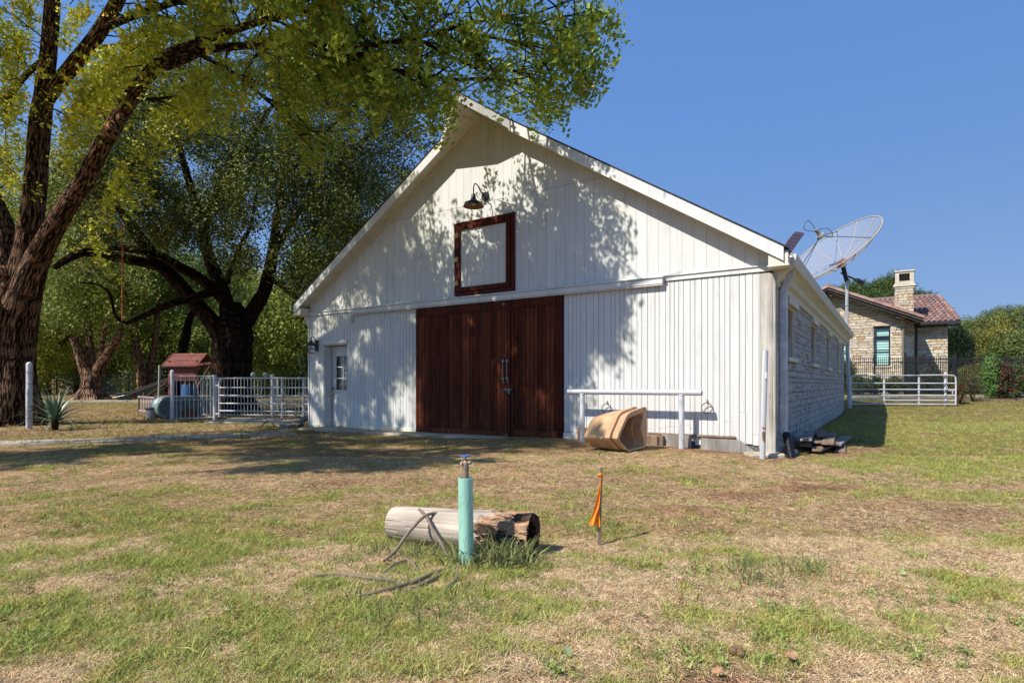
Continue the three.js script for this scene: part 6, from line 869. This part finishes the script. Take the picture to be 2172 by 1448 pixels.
  const places = [], twigs = [], cl = []; for (let i = 0; i < 400; i++) { const u = 80 + 880 * R(), v = 80 + 580 * R(); if (inPoly(u, v, POLY)) cl.push([at(u, v, R() < 0.35 ? 18.4 + 2.5 * R() : 21.6 + 6 * R()), 0.55 + 0.65 * R()]); }
  for (let i = 0; i < 55; i++) cl.push([at(60 + 600 * R(), -500 * R() + 60, 18 + 6 * R()), 0.9 + 0.5 * R()]);
  for (const [c, s] of cl) { const sh = 0.4 + 1.25 * R() * R() + 0.3 * R(); const n = Math.round(48 * s * s + 14); for (let i = 0; i < n; i++) { const d = V(R() - 0.5, R() - 0.45, R() - 0.5).normalize(), p = c.clone().addScaledVector(d, s * Math.pow(R(), 0.45)).add(V(0, 0, 0)); const [u, v] = toPx(p); if (v > -20 && !inPoly(u, v, POLY)) continue; if (noise3(p.x * 0.75, p.y * 0.75, p.z * 0.75, 77) < 0.44) continue; places.push([p, 0.85 + 0.6 * R(), d, mixc([0.085, 0.110, 0.020], [0.33, 0.36, 0.06], Math.pow(R(), 1.3)).map(x => x * sh)]); }  // leaf colour scaled at random per clump, sunlit clumps painted lighter
    for (let i = 0; i < 4; i++) { const a = c.clone().add(V(R() - 0.5, R() - 0.5, R() - 0.5).multiplyScalar(s * 1.3)), e = a.clone().add(V(R() - 0.5, -0.2 + 0.8 * R(), R() - 0.5).multiplyScalar(1.1)); twigs.push(stick(a, e, 0.012, 4, 0.004)); } }
  part('twigs', twigs, std({ rgb: [0.20, 0.17, 0.14], roughness: 1 }), t, null, 'stuff'); crown('crown', SP.oak, LM.mid, places, t, 133); console.log('oak sprigs', places.length);
}
{ // ---- pollarded pale trunk and the slim trunks behind ----
  const t = thing('forked_tree', 'stout pale forked trunk with flared roots in the left yard, pruned stubs on top', 'tree'), b = at(192, 848, 29), gy = ground(b.x, b.z), R = rng(141), flare = (p, a) => 1 + 0.9 * Math.pow(sm(0.9, -0.1, p.y - gy), 2) * (1 + 0.4 * Math.sin(a * 6)) ;
  part('trunk', limb([V(b.x, gy - 0.2, b.z), at(192, 825, 29), at(192, 800, 29), at(190, 780, 29)], [0.47, 0.44, 0.42, 0.36], 26, 0.08, 0.10, 33, flare), M.barkPale, t);
  for (const [p, r] of [[[[186, 805, 29], [176, 775, 28.9], [166, 745, 28.8], [155, 716, 28.7]], [0.28, 0.25, 0.22, 0.19]], [[[198, 800, 29], [215, 770, 28.9], [232, 745, 28.8], [246, 722, 28.7], [258, 698, 28.6]], [0.28, 0.24, 0.21, 0.18, 0.12]], [[[192, 790, 29.1], [190, 745, 29.2], [187, 700, 29.2], [184, 640, 29.2]], [0.25, 0.20, 0.16, 0.10]], [[[208, 780, 29], [214, 740, 29], [222, 700, 29], [232, 660, 29]], [0.15, 0.13, 0.10, 0.07]]]) part('limb', limb(A3(p), r, 14, 0.08, 0.14, 81), M.barkPale, t);
  const places = []; for (let i = 0; i < 900; i++) { const u = 100 + 230 * R(), v = 545 + 150 * R(); if (fbm(u * 0.02, v * 0.03, 9, 3) < 0.45) continue; places.push([at(u, v, (v < 690 && R() < 0.5 ? 27.4 : 29.6) + 3 * R()), 0.8 + 0.5 * R(), null, mixc([0.10, 0.15, 0.025], [0.30, 0.34, 0.05], R())]); } crown('crown', SP.far, LM.thin, places, t, 142);
}
const slim = (name, label, px, r, mat, leafC, seed) => { const t = thing(name, label, 'tree'), R = rng(seed), p = A3(px); p[0].y = ground(p[0].x, p[0].z) - 0.1; part('trunk', limb(p, r, 12, 0.08, 0.2, seed), mat, t); const e = p[p.length - 1], pl = []; for (let i = 0; i < 260; i++) { const q = e.clone().add(V((R() - 0.5) * 5, R() * 3.0 - 0.4, (R() - 0.5) * 4)); pl.push([q, 0.8 + 0.5 * R(), null, mixc(leafC, leafC.map(x => x * 2.2), R())]); } crown('crown', SP.far, LM.thin, pl, t, seed + 1); };
slim('slim_tree', 'slim tree with a pale leaning trunk, left of the pair before the play tower', [[302, 822, 31], [296, 780, 31], [290, 740, 31], [284, 690, 31], [280, 620, 31]], [0.26, 0.20, 0.18, 0.16, 0.1], M.barkPale, [0.09, 0.13, 0.02], 151);
slim('slim_tree', 'slim tree with a pale trunk leaning right, right of the pair before the play tower', [[311, 824, 31.5], [316, 785, 31.5], [326, 740, 31.5], [332, 690, 31.5], [336, 620, 31.5]], [0.24, 0.2, 0.18, 0.16, 0.1], M.barkPale, [0.09, 0.13, 0.02], 153);
slim('slim_tree', 'slim dark tree leaning right behind the play tower roof', [[376, 815, 34], [383, 760, 34], [393, 715, 34], [400, 680, 34], [420, 640, 34]], [0.3, 0.27, 0.25, 0.2, 0.12], M.barkDark, [0.07, 0.10, 0.02], 155);
function farTree(name, label, u, v0, z, h, rad, cols, seed, opt = {}) {
  const R = rng(seed), b = at(u, 830, z), gy = ground(b.x, b.z), t = thing(name, label, 'tree', [b.x, gy, b.z], 0, opt.group), tr = [], n = opt.n || Math.round(150 * rad);
  const lo = opt.low ?? 0.32, mat = opt.pale ? M.barkPale : M.barkDark;
  tr.push(limb([V(0, -0.2, 0), V(0.1 * rad * (R() - 0.5), h * 0.3, 0), V(0.2 * rad * (R() - 0.5), h * 0.55, 0)], [0.055 * rad + 0.07, 0.045 * rad + 0.05, 0.03 * rad], 8, 0.06, 0.6, seed));
  const cs = []; const m = opt.clumps || 16; for (let i = 0; i < m; i++) { const a = R() * 6.28, k = Math.sqrt(R()), y = lo + (1 - lo) * R(), w = Math.sin(Math.PI * Math.min(1, Math.max(0.08, (y - lo) / (1 - lo) * 0.85 + 0.15))); cs.push([V(Math.cos(a) * k * rad * w, y * h * 0.93, Math.sin(a) * k * rad * w), rad * (0.20 + 0.22 * R()), 0.6 + 0.75 * R()]); }
  for (const [c] of cs.slice(0, 7)) tr.push(limb([V(0, h * 0.25 * (0.7 + R()), 0), c.clone().multiplyScalar(0.5).add(V(0, h * 0.18, 0)), c], [0.03 * rad, 0.02 * rad, 0.01], 5, 0, 1.2, 2)); part('trunk', tr, mat, t);
  const pl = []; for (let i = 0; i < n; i++) { const [c, s, sh] = cs[Math.floor(R() * m)], d = V(R() - 0.5, R() - 0.4, R() - 0.5).normalize(); pl.push([c.clone().addScaledVector(d, s * Math.pow(R(), 0.4)), (opt.s || 1) * (0.8 + 0.6 * R()), opt.up ? d.clone().add(V(0, 0.8, 0)) : d, mixc(cols[0], cols[1], R()).map(x => x * sh)]); }
  crown('crown', opt.geo || SP.far, opt.mat || LM.mid, pl, t, seed + 5); return t;
}
{ // wood behind the left yard
  const G1 = [[0.12, 0.155, 0.025], [0.45, 0.48, 0.075]], G2 = [[0.20, 0.23, 0.03], [0.62, 0.60, 0.09]], G3 = [[0.07, 0.10, 0.018], [0.30, 0.34, 0.055]];
  const T = [[100, 44, 8, 4, G2, 'broad pale green tree behind the dark iron fence at far left'], [165, 52, 11, 5, G1, 'tall green tree straight behind the forked pale trunk'], [235, 47, 9, 4.5, G2, 'light green tree above the limestone garden wall'], [300, 55, 12, 5.5, G3, 'dark tall tree behind the pair of slim pale trunks'], [355, 44, 7.5, 3.6, G1, 'round green tree behind the play tower slide'], [425, 48, 8, 4.2, G2, 'pale green round tree right behind the play tower roof'], [480, 58, 12, 5.5, G1, 'tall tree directly behind the live oak trunk'], [560, 42, 7, 3.8, G3, 'low dark green tree right of the oak trunk beyond the picket fence'], [620, 36, 6.4, 3.4, G1, 'green tree with low branches just left of the barn corner'], [660, 48, 11, 5, G3, 'dark tall tree half hidden by the barn eave'], [40, 60, 12, 6, G3, 'dark tall tree hidden behind the big elm trunk'], [520, 66, 14, 7, G2, 'far pale tree whose top shows between the oak limbs'], [210, 70, 15, 8, G3, 'far dark tree at the back of the left wood'], [390, 72, 15, 8, G1, 'far green tree at the back of the wood above the play tower'], [-60, 50, 12, 6, G1, 'green tree at the left edge of the frame behind the elm'], [720, 60, 13, 6.5, G1, 'tall green tree behind the left roof slope of the barn'], [820, 52, 15, 6.5, G3, 'tall dark tree behind the barn roof, left of the peak'], [40, 40, 18, 6.5, G2, 'very tall light green tree rising behind the big elm'], [170, 45, 19, 7, G2, 'very tall light green tree behind the leaning limb of the elm']];
  T.forEach(([u, z, h, r, c, lab], i) => farTree('shade_tree', lab, u, 0, z, h, r, c, 200 + i * 7, { n: Math.round(230 * r), clumps: 22, low: 0.16, s: 1.05, mat: LM.thin }));
  // dark undergrowth that nobody could count
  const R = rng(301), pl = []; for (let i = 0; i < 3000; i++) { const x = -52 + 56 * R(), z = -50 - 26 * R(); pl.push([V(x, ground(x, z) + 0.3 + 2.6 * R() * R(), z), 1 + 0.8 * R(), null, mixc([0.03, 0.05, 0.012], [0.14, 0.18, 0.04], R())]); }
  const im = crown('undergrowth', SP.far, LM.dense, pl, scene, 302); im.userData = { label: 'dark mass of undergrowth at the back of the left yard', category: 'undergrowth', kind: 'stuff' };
}
{ // pines behind the house, woods on the right
  const PN = [[0.05, 0.09, 0.025], [0.15, 0.21, 0.06]];
  farTree('pine_tree', 'dark green pine behind the satellite dish pole and the house roof', 1805, 0, 46, 7.6, 3.4, PN, 401, { geo: SP.pine, n: 2600, clumps: 34, low: 0.35, up: true, s: 1.3 });
  farTree('pine_tree', 'dark green pine behind the stone chimney', 1888, 0, 45, 8.1, 2.8, PN, 409, { geo: SP.pine, n: 2300, clumps: 30, low: 0.35, up: true, s: 1.3 });
  farTree('juniper_tree', 'dark narrow juniper close beside the right end of the stone house', 2032, 0, 41, 4.6, 0.55, [[0.022, 0.042, 0.022], [0.05, 0.085, 0.04]], 417, { geo: SP.pine, n: 900, clumps: 16, low: 0.02, s: 0.9 });
  const G = [[[0.07, 0.10, 0.024], [0.18, 0.22, 0.05]], [[0.10, 0.105, 0.018], [0.25, 0.24, 0.04]], [[0.055, 0.085, 0.035], [0.13, 0.17, 0.06]]];
  const T = [[2068, 60, 8.4, 4.2, 0, 'green rounded tree right of the house beyond the black fences'], [2110, 66, 9, 4.4, 2, 'dark green tree in the middle of the right wood'], [2150, 58, 8.6, 4.2, 1, 'olive brown tree at the right of the wood'], [2200, 62, 11.5, 5.4, 0, 'tallest green tree cut by the right edge of the photo'], [2052, 72, 9.6, 4.4, 2, 'bluish green tree peeping past the end of the house roof'], [2105, 54, 6.2, 3.6, 1, 'low olive tree in front of the right wood'], [2165, 50, 5.4, 3.2, 0, 'low green tree behind the red leaved shrub'], [2260, 55, 10, 5, 2, 'dark tree just outside the right edge'], [2046, 56, 5.4, 1.9, 2, 'small dark tree beside the juniper'], [2130, 80, 13.5, 6, 0, 'far tree at the back of the right wood']];
  T.forEach(([u, z, h, r, k, lab], i) => farTree('woodland_tree', lab, u, 0, z, h * 0.76, r * 0.9, G[k], 430 + i * 7, { n: Math.round(330 * r), clumps: 26, low: 0.04, s: 1.05 }));
}
{ // shrubs in the house bed
  const bush = (name, label, u, v, z, w, h, cols, seed, n, geo = SP.shrub, s = 1, group) => { const p = at(u, v, z), R = rng(seed), t = thing(name, label, 'shrub', [p.x, ground(p.x, p.z), p.z], 0, group), st = [], pl = []; for (let i = 0; i < 7; i++) { const a = R() * 6.28; st.push(stick(V(0, -0.05, 0), V(Math.cos(a) * w * 0.35, h * (0.5 + 0.4 * R()), Math.sin(a) * w * 0.35), 0.016, 5, 0.006)); } part('stems', st, M.barkDark, t); for (let i = 0; i < n; i++) { const a = R() * 6.28, k = Math.sqrt(R()), y = Math.pow(R(), 0.8), e = Math.sqrt(Math.max(0.05, 1 - (2 * y - 0.9) ** 2)); pl.push([V(Math.cos(a) * k * w * 0.5 * e, h * (0.04 + 0.92 * y), Math.sin(a) * k * w * 0.5 * e), s * (0.8 + 0.6 * R()), V(R() - 0.5, R() - 0.1, R() - 0.5), cols[Math.floor(R() * cols.length)].map(x => x * (0.6 + 0.8 * R()))]); } crown('foliage', geo, LM.mid, pl, t, seed + 1); };
  const HG = [[0.05, 0.085, 0.02], [0.08, 0.12, 0.03]];
  [[1822, 'low clipped green hedge ball beside the dish pole'], [1858, 'low clipped green hedge ball under the tall house window'], [1898, 'low clipped green hedge ball at the house corner']].forEach(([u, lab], i) => bush('hedge_ball', lab, u, 828, 30.2, 0.95, 0.68, HG, 501 + i, 420, SP.shrub, 1.4));
  bush('young_shrub', 'green young shrub left of the red leaved one by the black fence', 2104, 850, 26.2, 0.5, 1.85, [[0.11, 0.19, 0.04], [0.17, 0.27, 0.07]], 511, 700, SP.shrub, 1.5);
  bush('red_shrub', 'red leaved shrub between green shrubs by the black fence', 2130, 855, 26.0, 0.45, 1.5, [[0.13, 0.04, 0.035], [0.09, 0.05, 0.035], [0.06, 0.09, 0.03]], 515, 520, SP.shrub, 1.5);
  bush('young_shrub', 'loose green shrub right of the red leaved one at the photo edge', 2156, 846, 27.2, 0.7, 1.3, [[0.10, 0.17, 0.04], [0.15, 0.23, 0.06], [0.14, 0.06, 0.04]], 519, 600, SP.shrub, 1.5);
  bush('red_shrub', 'small red twiggy shrub at the right end of the pasture gate', 2036, 852, 24.8, 0.5, 0.8, [[0.17, 0.055, 0.03], [0.08, 0.10, 0.03]], 523, 130);
  bush('bare_shrub', 'thin half bare shrub between the gate and the red leaved shrub', 2064, 850, 25.6, 0.9, 1.1, [[0.13, 0.11, 0.05], [0.09, 0.10, 0.04]], 527, 110);
  bush('foundation_shrub', 'loose green bush between the dish pole and the first house window', 1795, 834, 30.6, 0.9, 1.6, HG, 531, 500, SP.shrub, 1.5);
  bush('foundation_shrub', 'pale flowering bush before the dark house recess', 1975, 836, 31.5, 1.2, 1.5, [[0.08, 0.11, 0.05], [0.2, 0.18, 0.12]], 535, 300, SP.shrub, 1.4);
  bush('ornamental_grass', 'golden ornamental grass behind the black fence right of the house', 2070, 836, 33, 3.2, 1.3, [[0.25, 0.22, 0.06], [0.16, 0.17, 0.05]], 539, 700, SP.pine, 0.7);
  const p = at(1760, 862, 27), R = rng(541); const bed = []; for (let i = 0; i < 1; i++) bed.push(strip([[17.0, -26.4], [21, -26.6], [26, -26.4], [32, -26.6]], 0.9, 0.8, 0.12, 0.03)); struct('planting_bed', bed, std({ rgb: [0.30, 0.20, 0.125], map: TX.stone, roughness: 1 }));
}
{ // grass: short blades in tufts, thick where the turf is green
  const tuft = (seed, n, h, w, spread, lean) => { const R = rng(seed), P = [], N = [], C = []; for (let i = 0; i < n; i++) { const a = R() * 6.28, r = spread * Math.sqrt(R()), x = Math.cos(a) * r, z = Math.sin(a) * r, H = h * (0.5 + 0.7 * R()), b = R() * 6.28, l = lean * (0.3 + R()), f = R() * 6.28, sx = Math.cos(f) * w / 2, sz = Math.sin(f) * w / 2, q = (k) => [x + Math.cos(b) * l * H * k * k, H * (k - 0.28 * l * k * k), z + Math.sin(b) * l * H * k * k]; const p0 = q(0), p1 = q(0.55), p2 = q(1), c = 0.5 + 0.85 * R(); const tri = (A, B, D) => { P.push(...A, ...B, ...D); const n = V(B[0] - A[0], B[1] - A[1], B[2] - A[2]).cross(V(D[0] - A[0], D[1] - A[1], D[2] - A[2])).normalize(); for (let k = 0; k < 3; k++) { N.push(n.x, n.y, n.z); C.push(c, c, c); } }; const L = (p, k) => [p[0] - sx * k, p[1], p[2] - sz * k], Rr = (p, k) => [p[0] + sx * k, p[1], p[2] + sz * k]; tri(L(p0, 1), Rr(p0, 1), Rr(p1, 0.8)); tri(L(p0, 1), Rr(p1, 0.8), L(p1, 0.8)); tri(L(p1, 0.8), Rr(p1, 0.8), p2); }
    const g = new THREE.BufferGeometry(); g.setAttribute('position', new THREE.Float32BufferAttribute(P, 3)); g.setAttribute('normal', new THREE.Float32BufferAttribute(N, 3)); g.setAttribute('color', new THREE.Float32BufferAttribute(C, 3)); return g; };
  const R = rng(601), gm = phys({ vertexColors: true, roughness: 0.85, specularIntensity: 0.2, side: THREE.DoubleSide, transmission: 0.25, thickness: 0 });
  const green = [], straw = [], weeds = []; const blocked = (x, z) => { const dx = x - BM.x, dz = z - BM.z, bx = dx * BX.x + dz * BX.z, bz = dx * BN.x + dz * BN.z; return bx > -5.7 && bx < 5.75 && bz < 0.0 && bz > -17; };
  const onPath = (x, z) => SEG(x, z, -16, -10.2, -9.4, -11.0) < 0.46 || SEG(x, z, -9.4, -11, -6.6, -12.2) < 0.46 || SEG(x, z, -6.6, -12.2, -4.6, -13.5) < 0.46;
  const onApron = (x, z) => { const dx = x - BM.x, dz = z - BM.z, bx = dx * BX.x + dz * BX.z, bz = dx * BN.x + dz * BN.z; return bx > -5.2 && bx < 1.6 && bz < lerp(0.8, 0.25, (bx + 5) / 6.6); };
  const sow = (n, d0, d1, dens) => { for (let i = 0; i < n; i++) { const d = Math.sqrt(lerp(d0 * d0, d1 * d1, R())), x = (R() * 2 - 1) * d * 0.93, z = -d; if (blocked(x, z) || onPath(x, z) || onApron(x, z)) continue; const [g, b] = turf(x, z); if (R() < b * 1.25) continue; const y = ground(x, z) - 0.003, isG = R() < g * 0.80 + 0.05; const s = 0.62 + 0.55 * R() + 0.25 * g + Math.min(0.9, Math.max(0, d - 6) * 0.06), dir = V((R() - 0.5) * 0.5, 1, (R() - 0.5) * 0.5); if (isG) green.push([V(x, y, z), s * (0.42 + 0.62 * g * (0.4 + vn(x * 5, z * 5, 33))), dir, mixc([0.22, 0.28, 0.055], [0.60, 0.55, 0.16], R()).map(k => k * (0.8 + 0.4 * R()))]); else straw.push([V(x, y, z), s * 0.72, dir, mixc([0.50, 0.36, 0.19], [1.0, 0.80, 0.50], R())]); } };
  sow(52000, 1.75, 4.2); sow(56000, 4.2, 9); sow(36000, 9, 17); sow(16000, 17, 27);
  for (let i = 0; i < 420; i++) { const d = Math.sqrt(lerp(3.6, 60, R())), x = (R() * 2 - 1) * d * 0.9, z = -d; if (blocked(x, z)) continue; const [gg, b] = turf(x, z); if (b > 0.4 || R() > 0.25 + gg) continue; const m = 3 + Math.floor(5 * R()), tone = R(); for (let k = 0; k < m; k++) { const X = x + (R() - 0.5) * 0.13, Z = z + (R() - 0.5) * 0.11; green.push([V(X, ground(X, Z) - 0.003, Z), 1.0 + 0.9 * R(), V((R() - 0.5) * 0.8, 1, (R() - 0.5) * 0.8), mixc([0.20, 0.30, 0.05], [0.62, 0.58, 0.20], 0.3 * R() + 0.7 * tone)]); } }
  const mk = (name, geo, list, label) => { const m = crown(name, geo, gm, list, scene, 611); m.userData = { label, category: 'grass', kind: 'stuff' }; };
  mk('green_grass', tuft(1, 10, 0.036, 0.0030, 0.045, 1.1), green, 'short green grass growing in patches over the dry lawn'); mk('dry_grass', tuft(2, 10, 0.028, 0.0026, 0.055, 1.8), straw, 'short straw coloured dry grass over the bare lawn');
  // longer blades round the log and standpipe, broad leaved weeds
  const lg = []; for (const [u, v, n, s, w] of [[1010, 1195, 50, 2.6, 0.16], [1085, 1200, 46, 3.0, 0.14], [1045, 1180, 36, 2.8, 0.14], [930, 1170, 46, 1.9, 0.3], [880, 1165, 36, 1.7, 0.3], [970, 1185, 30, 2.0, 0.15], [1120, 1190, 18, 2.0, 0.1], [830, 1190, 30, 1.5, 0.35], [880, 1285, 60, 1.6, 0.4], [1255, 1130, 30, 1.5, 0.25], [1660, 1225, 60, 1.9, 0.3], [1840, 935, 40, 2.2, 0.5], [1790, 938, 40, 2.4, 0.5]]) { const z = EYE * FOC / (v - PY), p = at(u, v, z); for (let i = 0; i < n; i++) { const x = p.x + (R() - 0.5) * 2 * w, q = p.z + (R() - 0.5) * 1.4 * w; lg.push([V(x, ground(x, q) - 0.004, q), s * (0.6 + 0.7 * R()), V((R() - 0.5) * 0.8, 1, (R() - 0.5) * 0.8), mixc([0.15, 0.20, 0.06], [0.40, 0.38, 0.16], R())]); } }
  mk('long_grass', tuft(3, 5, 0.075, 0.0036, 0.02, 1.0), lg, 'longer grass blades left unmown round the log and standpipe');
  for (const [u, v, n, w] of [[1655, 1300, 26, 0.10], [1890, 1275, 30, 0.2], [2000, 1280, 22, 0.14], [2150, 1330, 24, 0.12], [1660, 1370, 24, 0.1], [1930, 1390, 30, 0.18], [2010, 1400, 20, 0.12], [1440, 1400, 40, 0.2], [1480, 1220, 34, 0.16], [320, 1250, 30, 0.2], [540, 1310, 34, 0.2], [420, 1390, 30, 0.2], [30, 1365, 20, 0.1], [960, 1215, 12, 0.05], [1070, 1215, 16, 0.05], [1610, 1410, 14, 0.05], [100, 1100, 40, 0.3], [1180, 1425, 16, 0.08]]) { const z = EYE * FOC / (v - PY), p = at(u, v, z); for (let i = 0; i < n * 0.6; i++) { const x = p.x + (R() + R() - 1) * w * 1.5, q = p.z + (R() + R() - 1) * w; weeds.push([V(x, ground(x, q) + 0.002, q), 0.28 + 0.3 * R(), V((R() - 0.5) * 3, 1, (R() - 0.5) * 3), mixc([0.15, 0.22, 0.05], [0.32, 0.38, 0.10], R())]); } }
  const wm = crown('lawn_weeds', SP.tiny, LM.dense, weeds, scene, 613); wm.userData = { label: 'low broad leaved green weeds scattered in the lawn', category: 'weeds', kind: 'stuff' };
  // fallen leaf litter under the trees
  const ll = []; for (let i = 0; i < 1500; i++) { const x = -14 + 11 * R(), z = -10.5 - 10 * R(); if (blocked(x, z)) continue; ll.push([V(x, ground(x, z) + 0.03, z), 0.5 + 0.4 * R(), V((R() - 0.5) * 2, 1, (R() - 0.5) * 2), mixc([0.22, 0.12, 0.05], [0.42, 0.28, 0.12], R())]); } for (let i = 0; i < 420; i++) { const d = 2.0 + 8 * R(), x = (R() * 2 - 1) * d * 0.9; if (blocked(x, -d)) continue; ll.push([V(x, ground(x, -d) + 0.02, -d), 0.22 + 0.3 * R(), V((R() - 0.5) * 3, 1, (R() - 0.5) * 3), mixc([0.20, 0.11, 0.05], [0.45, 0.27, 0.12], R())]); }
  const lm = crown('leaf_litter', SP.tiny, LM.dense, ll, scene, 614); lm.userData = { label: 'brown fallen leaves scattered over the lawn and under the trees', category: 'leaf litter', kind: 'stuff' };
  console.log('grass', green.length, straw.length);
}
renderer.render(scene, camera);
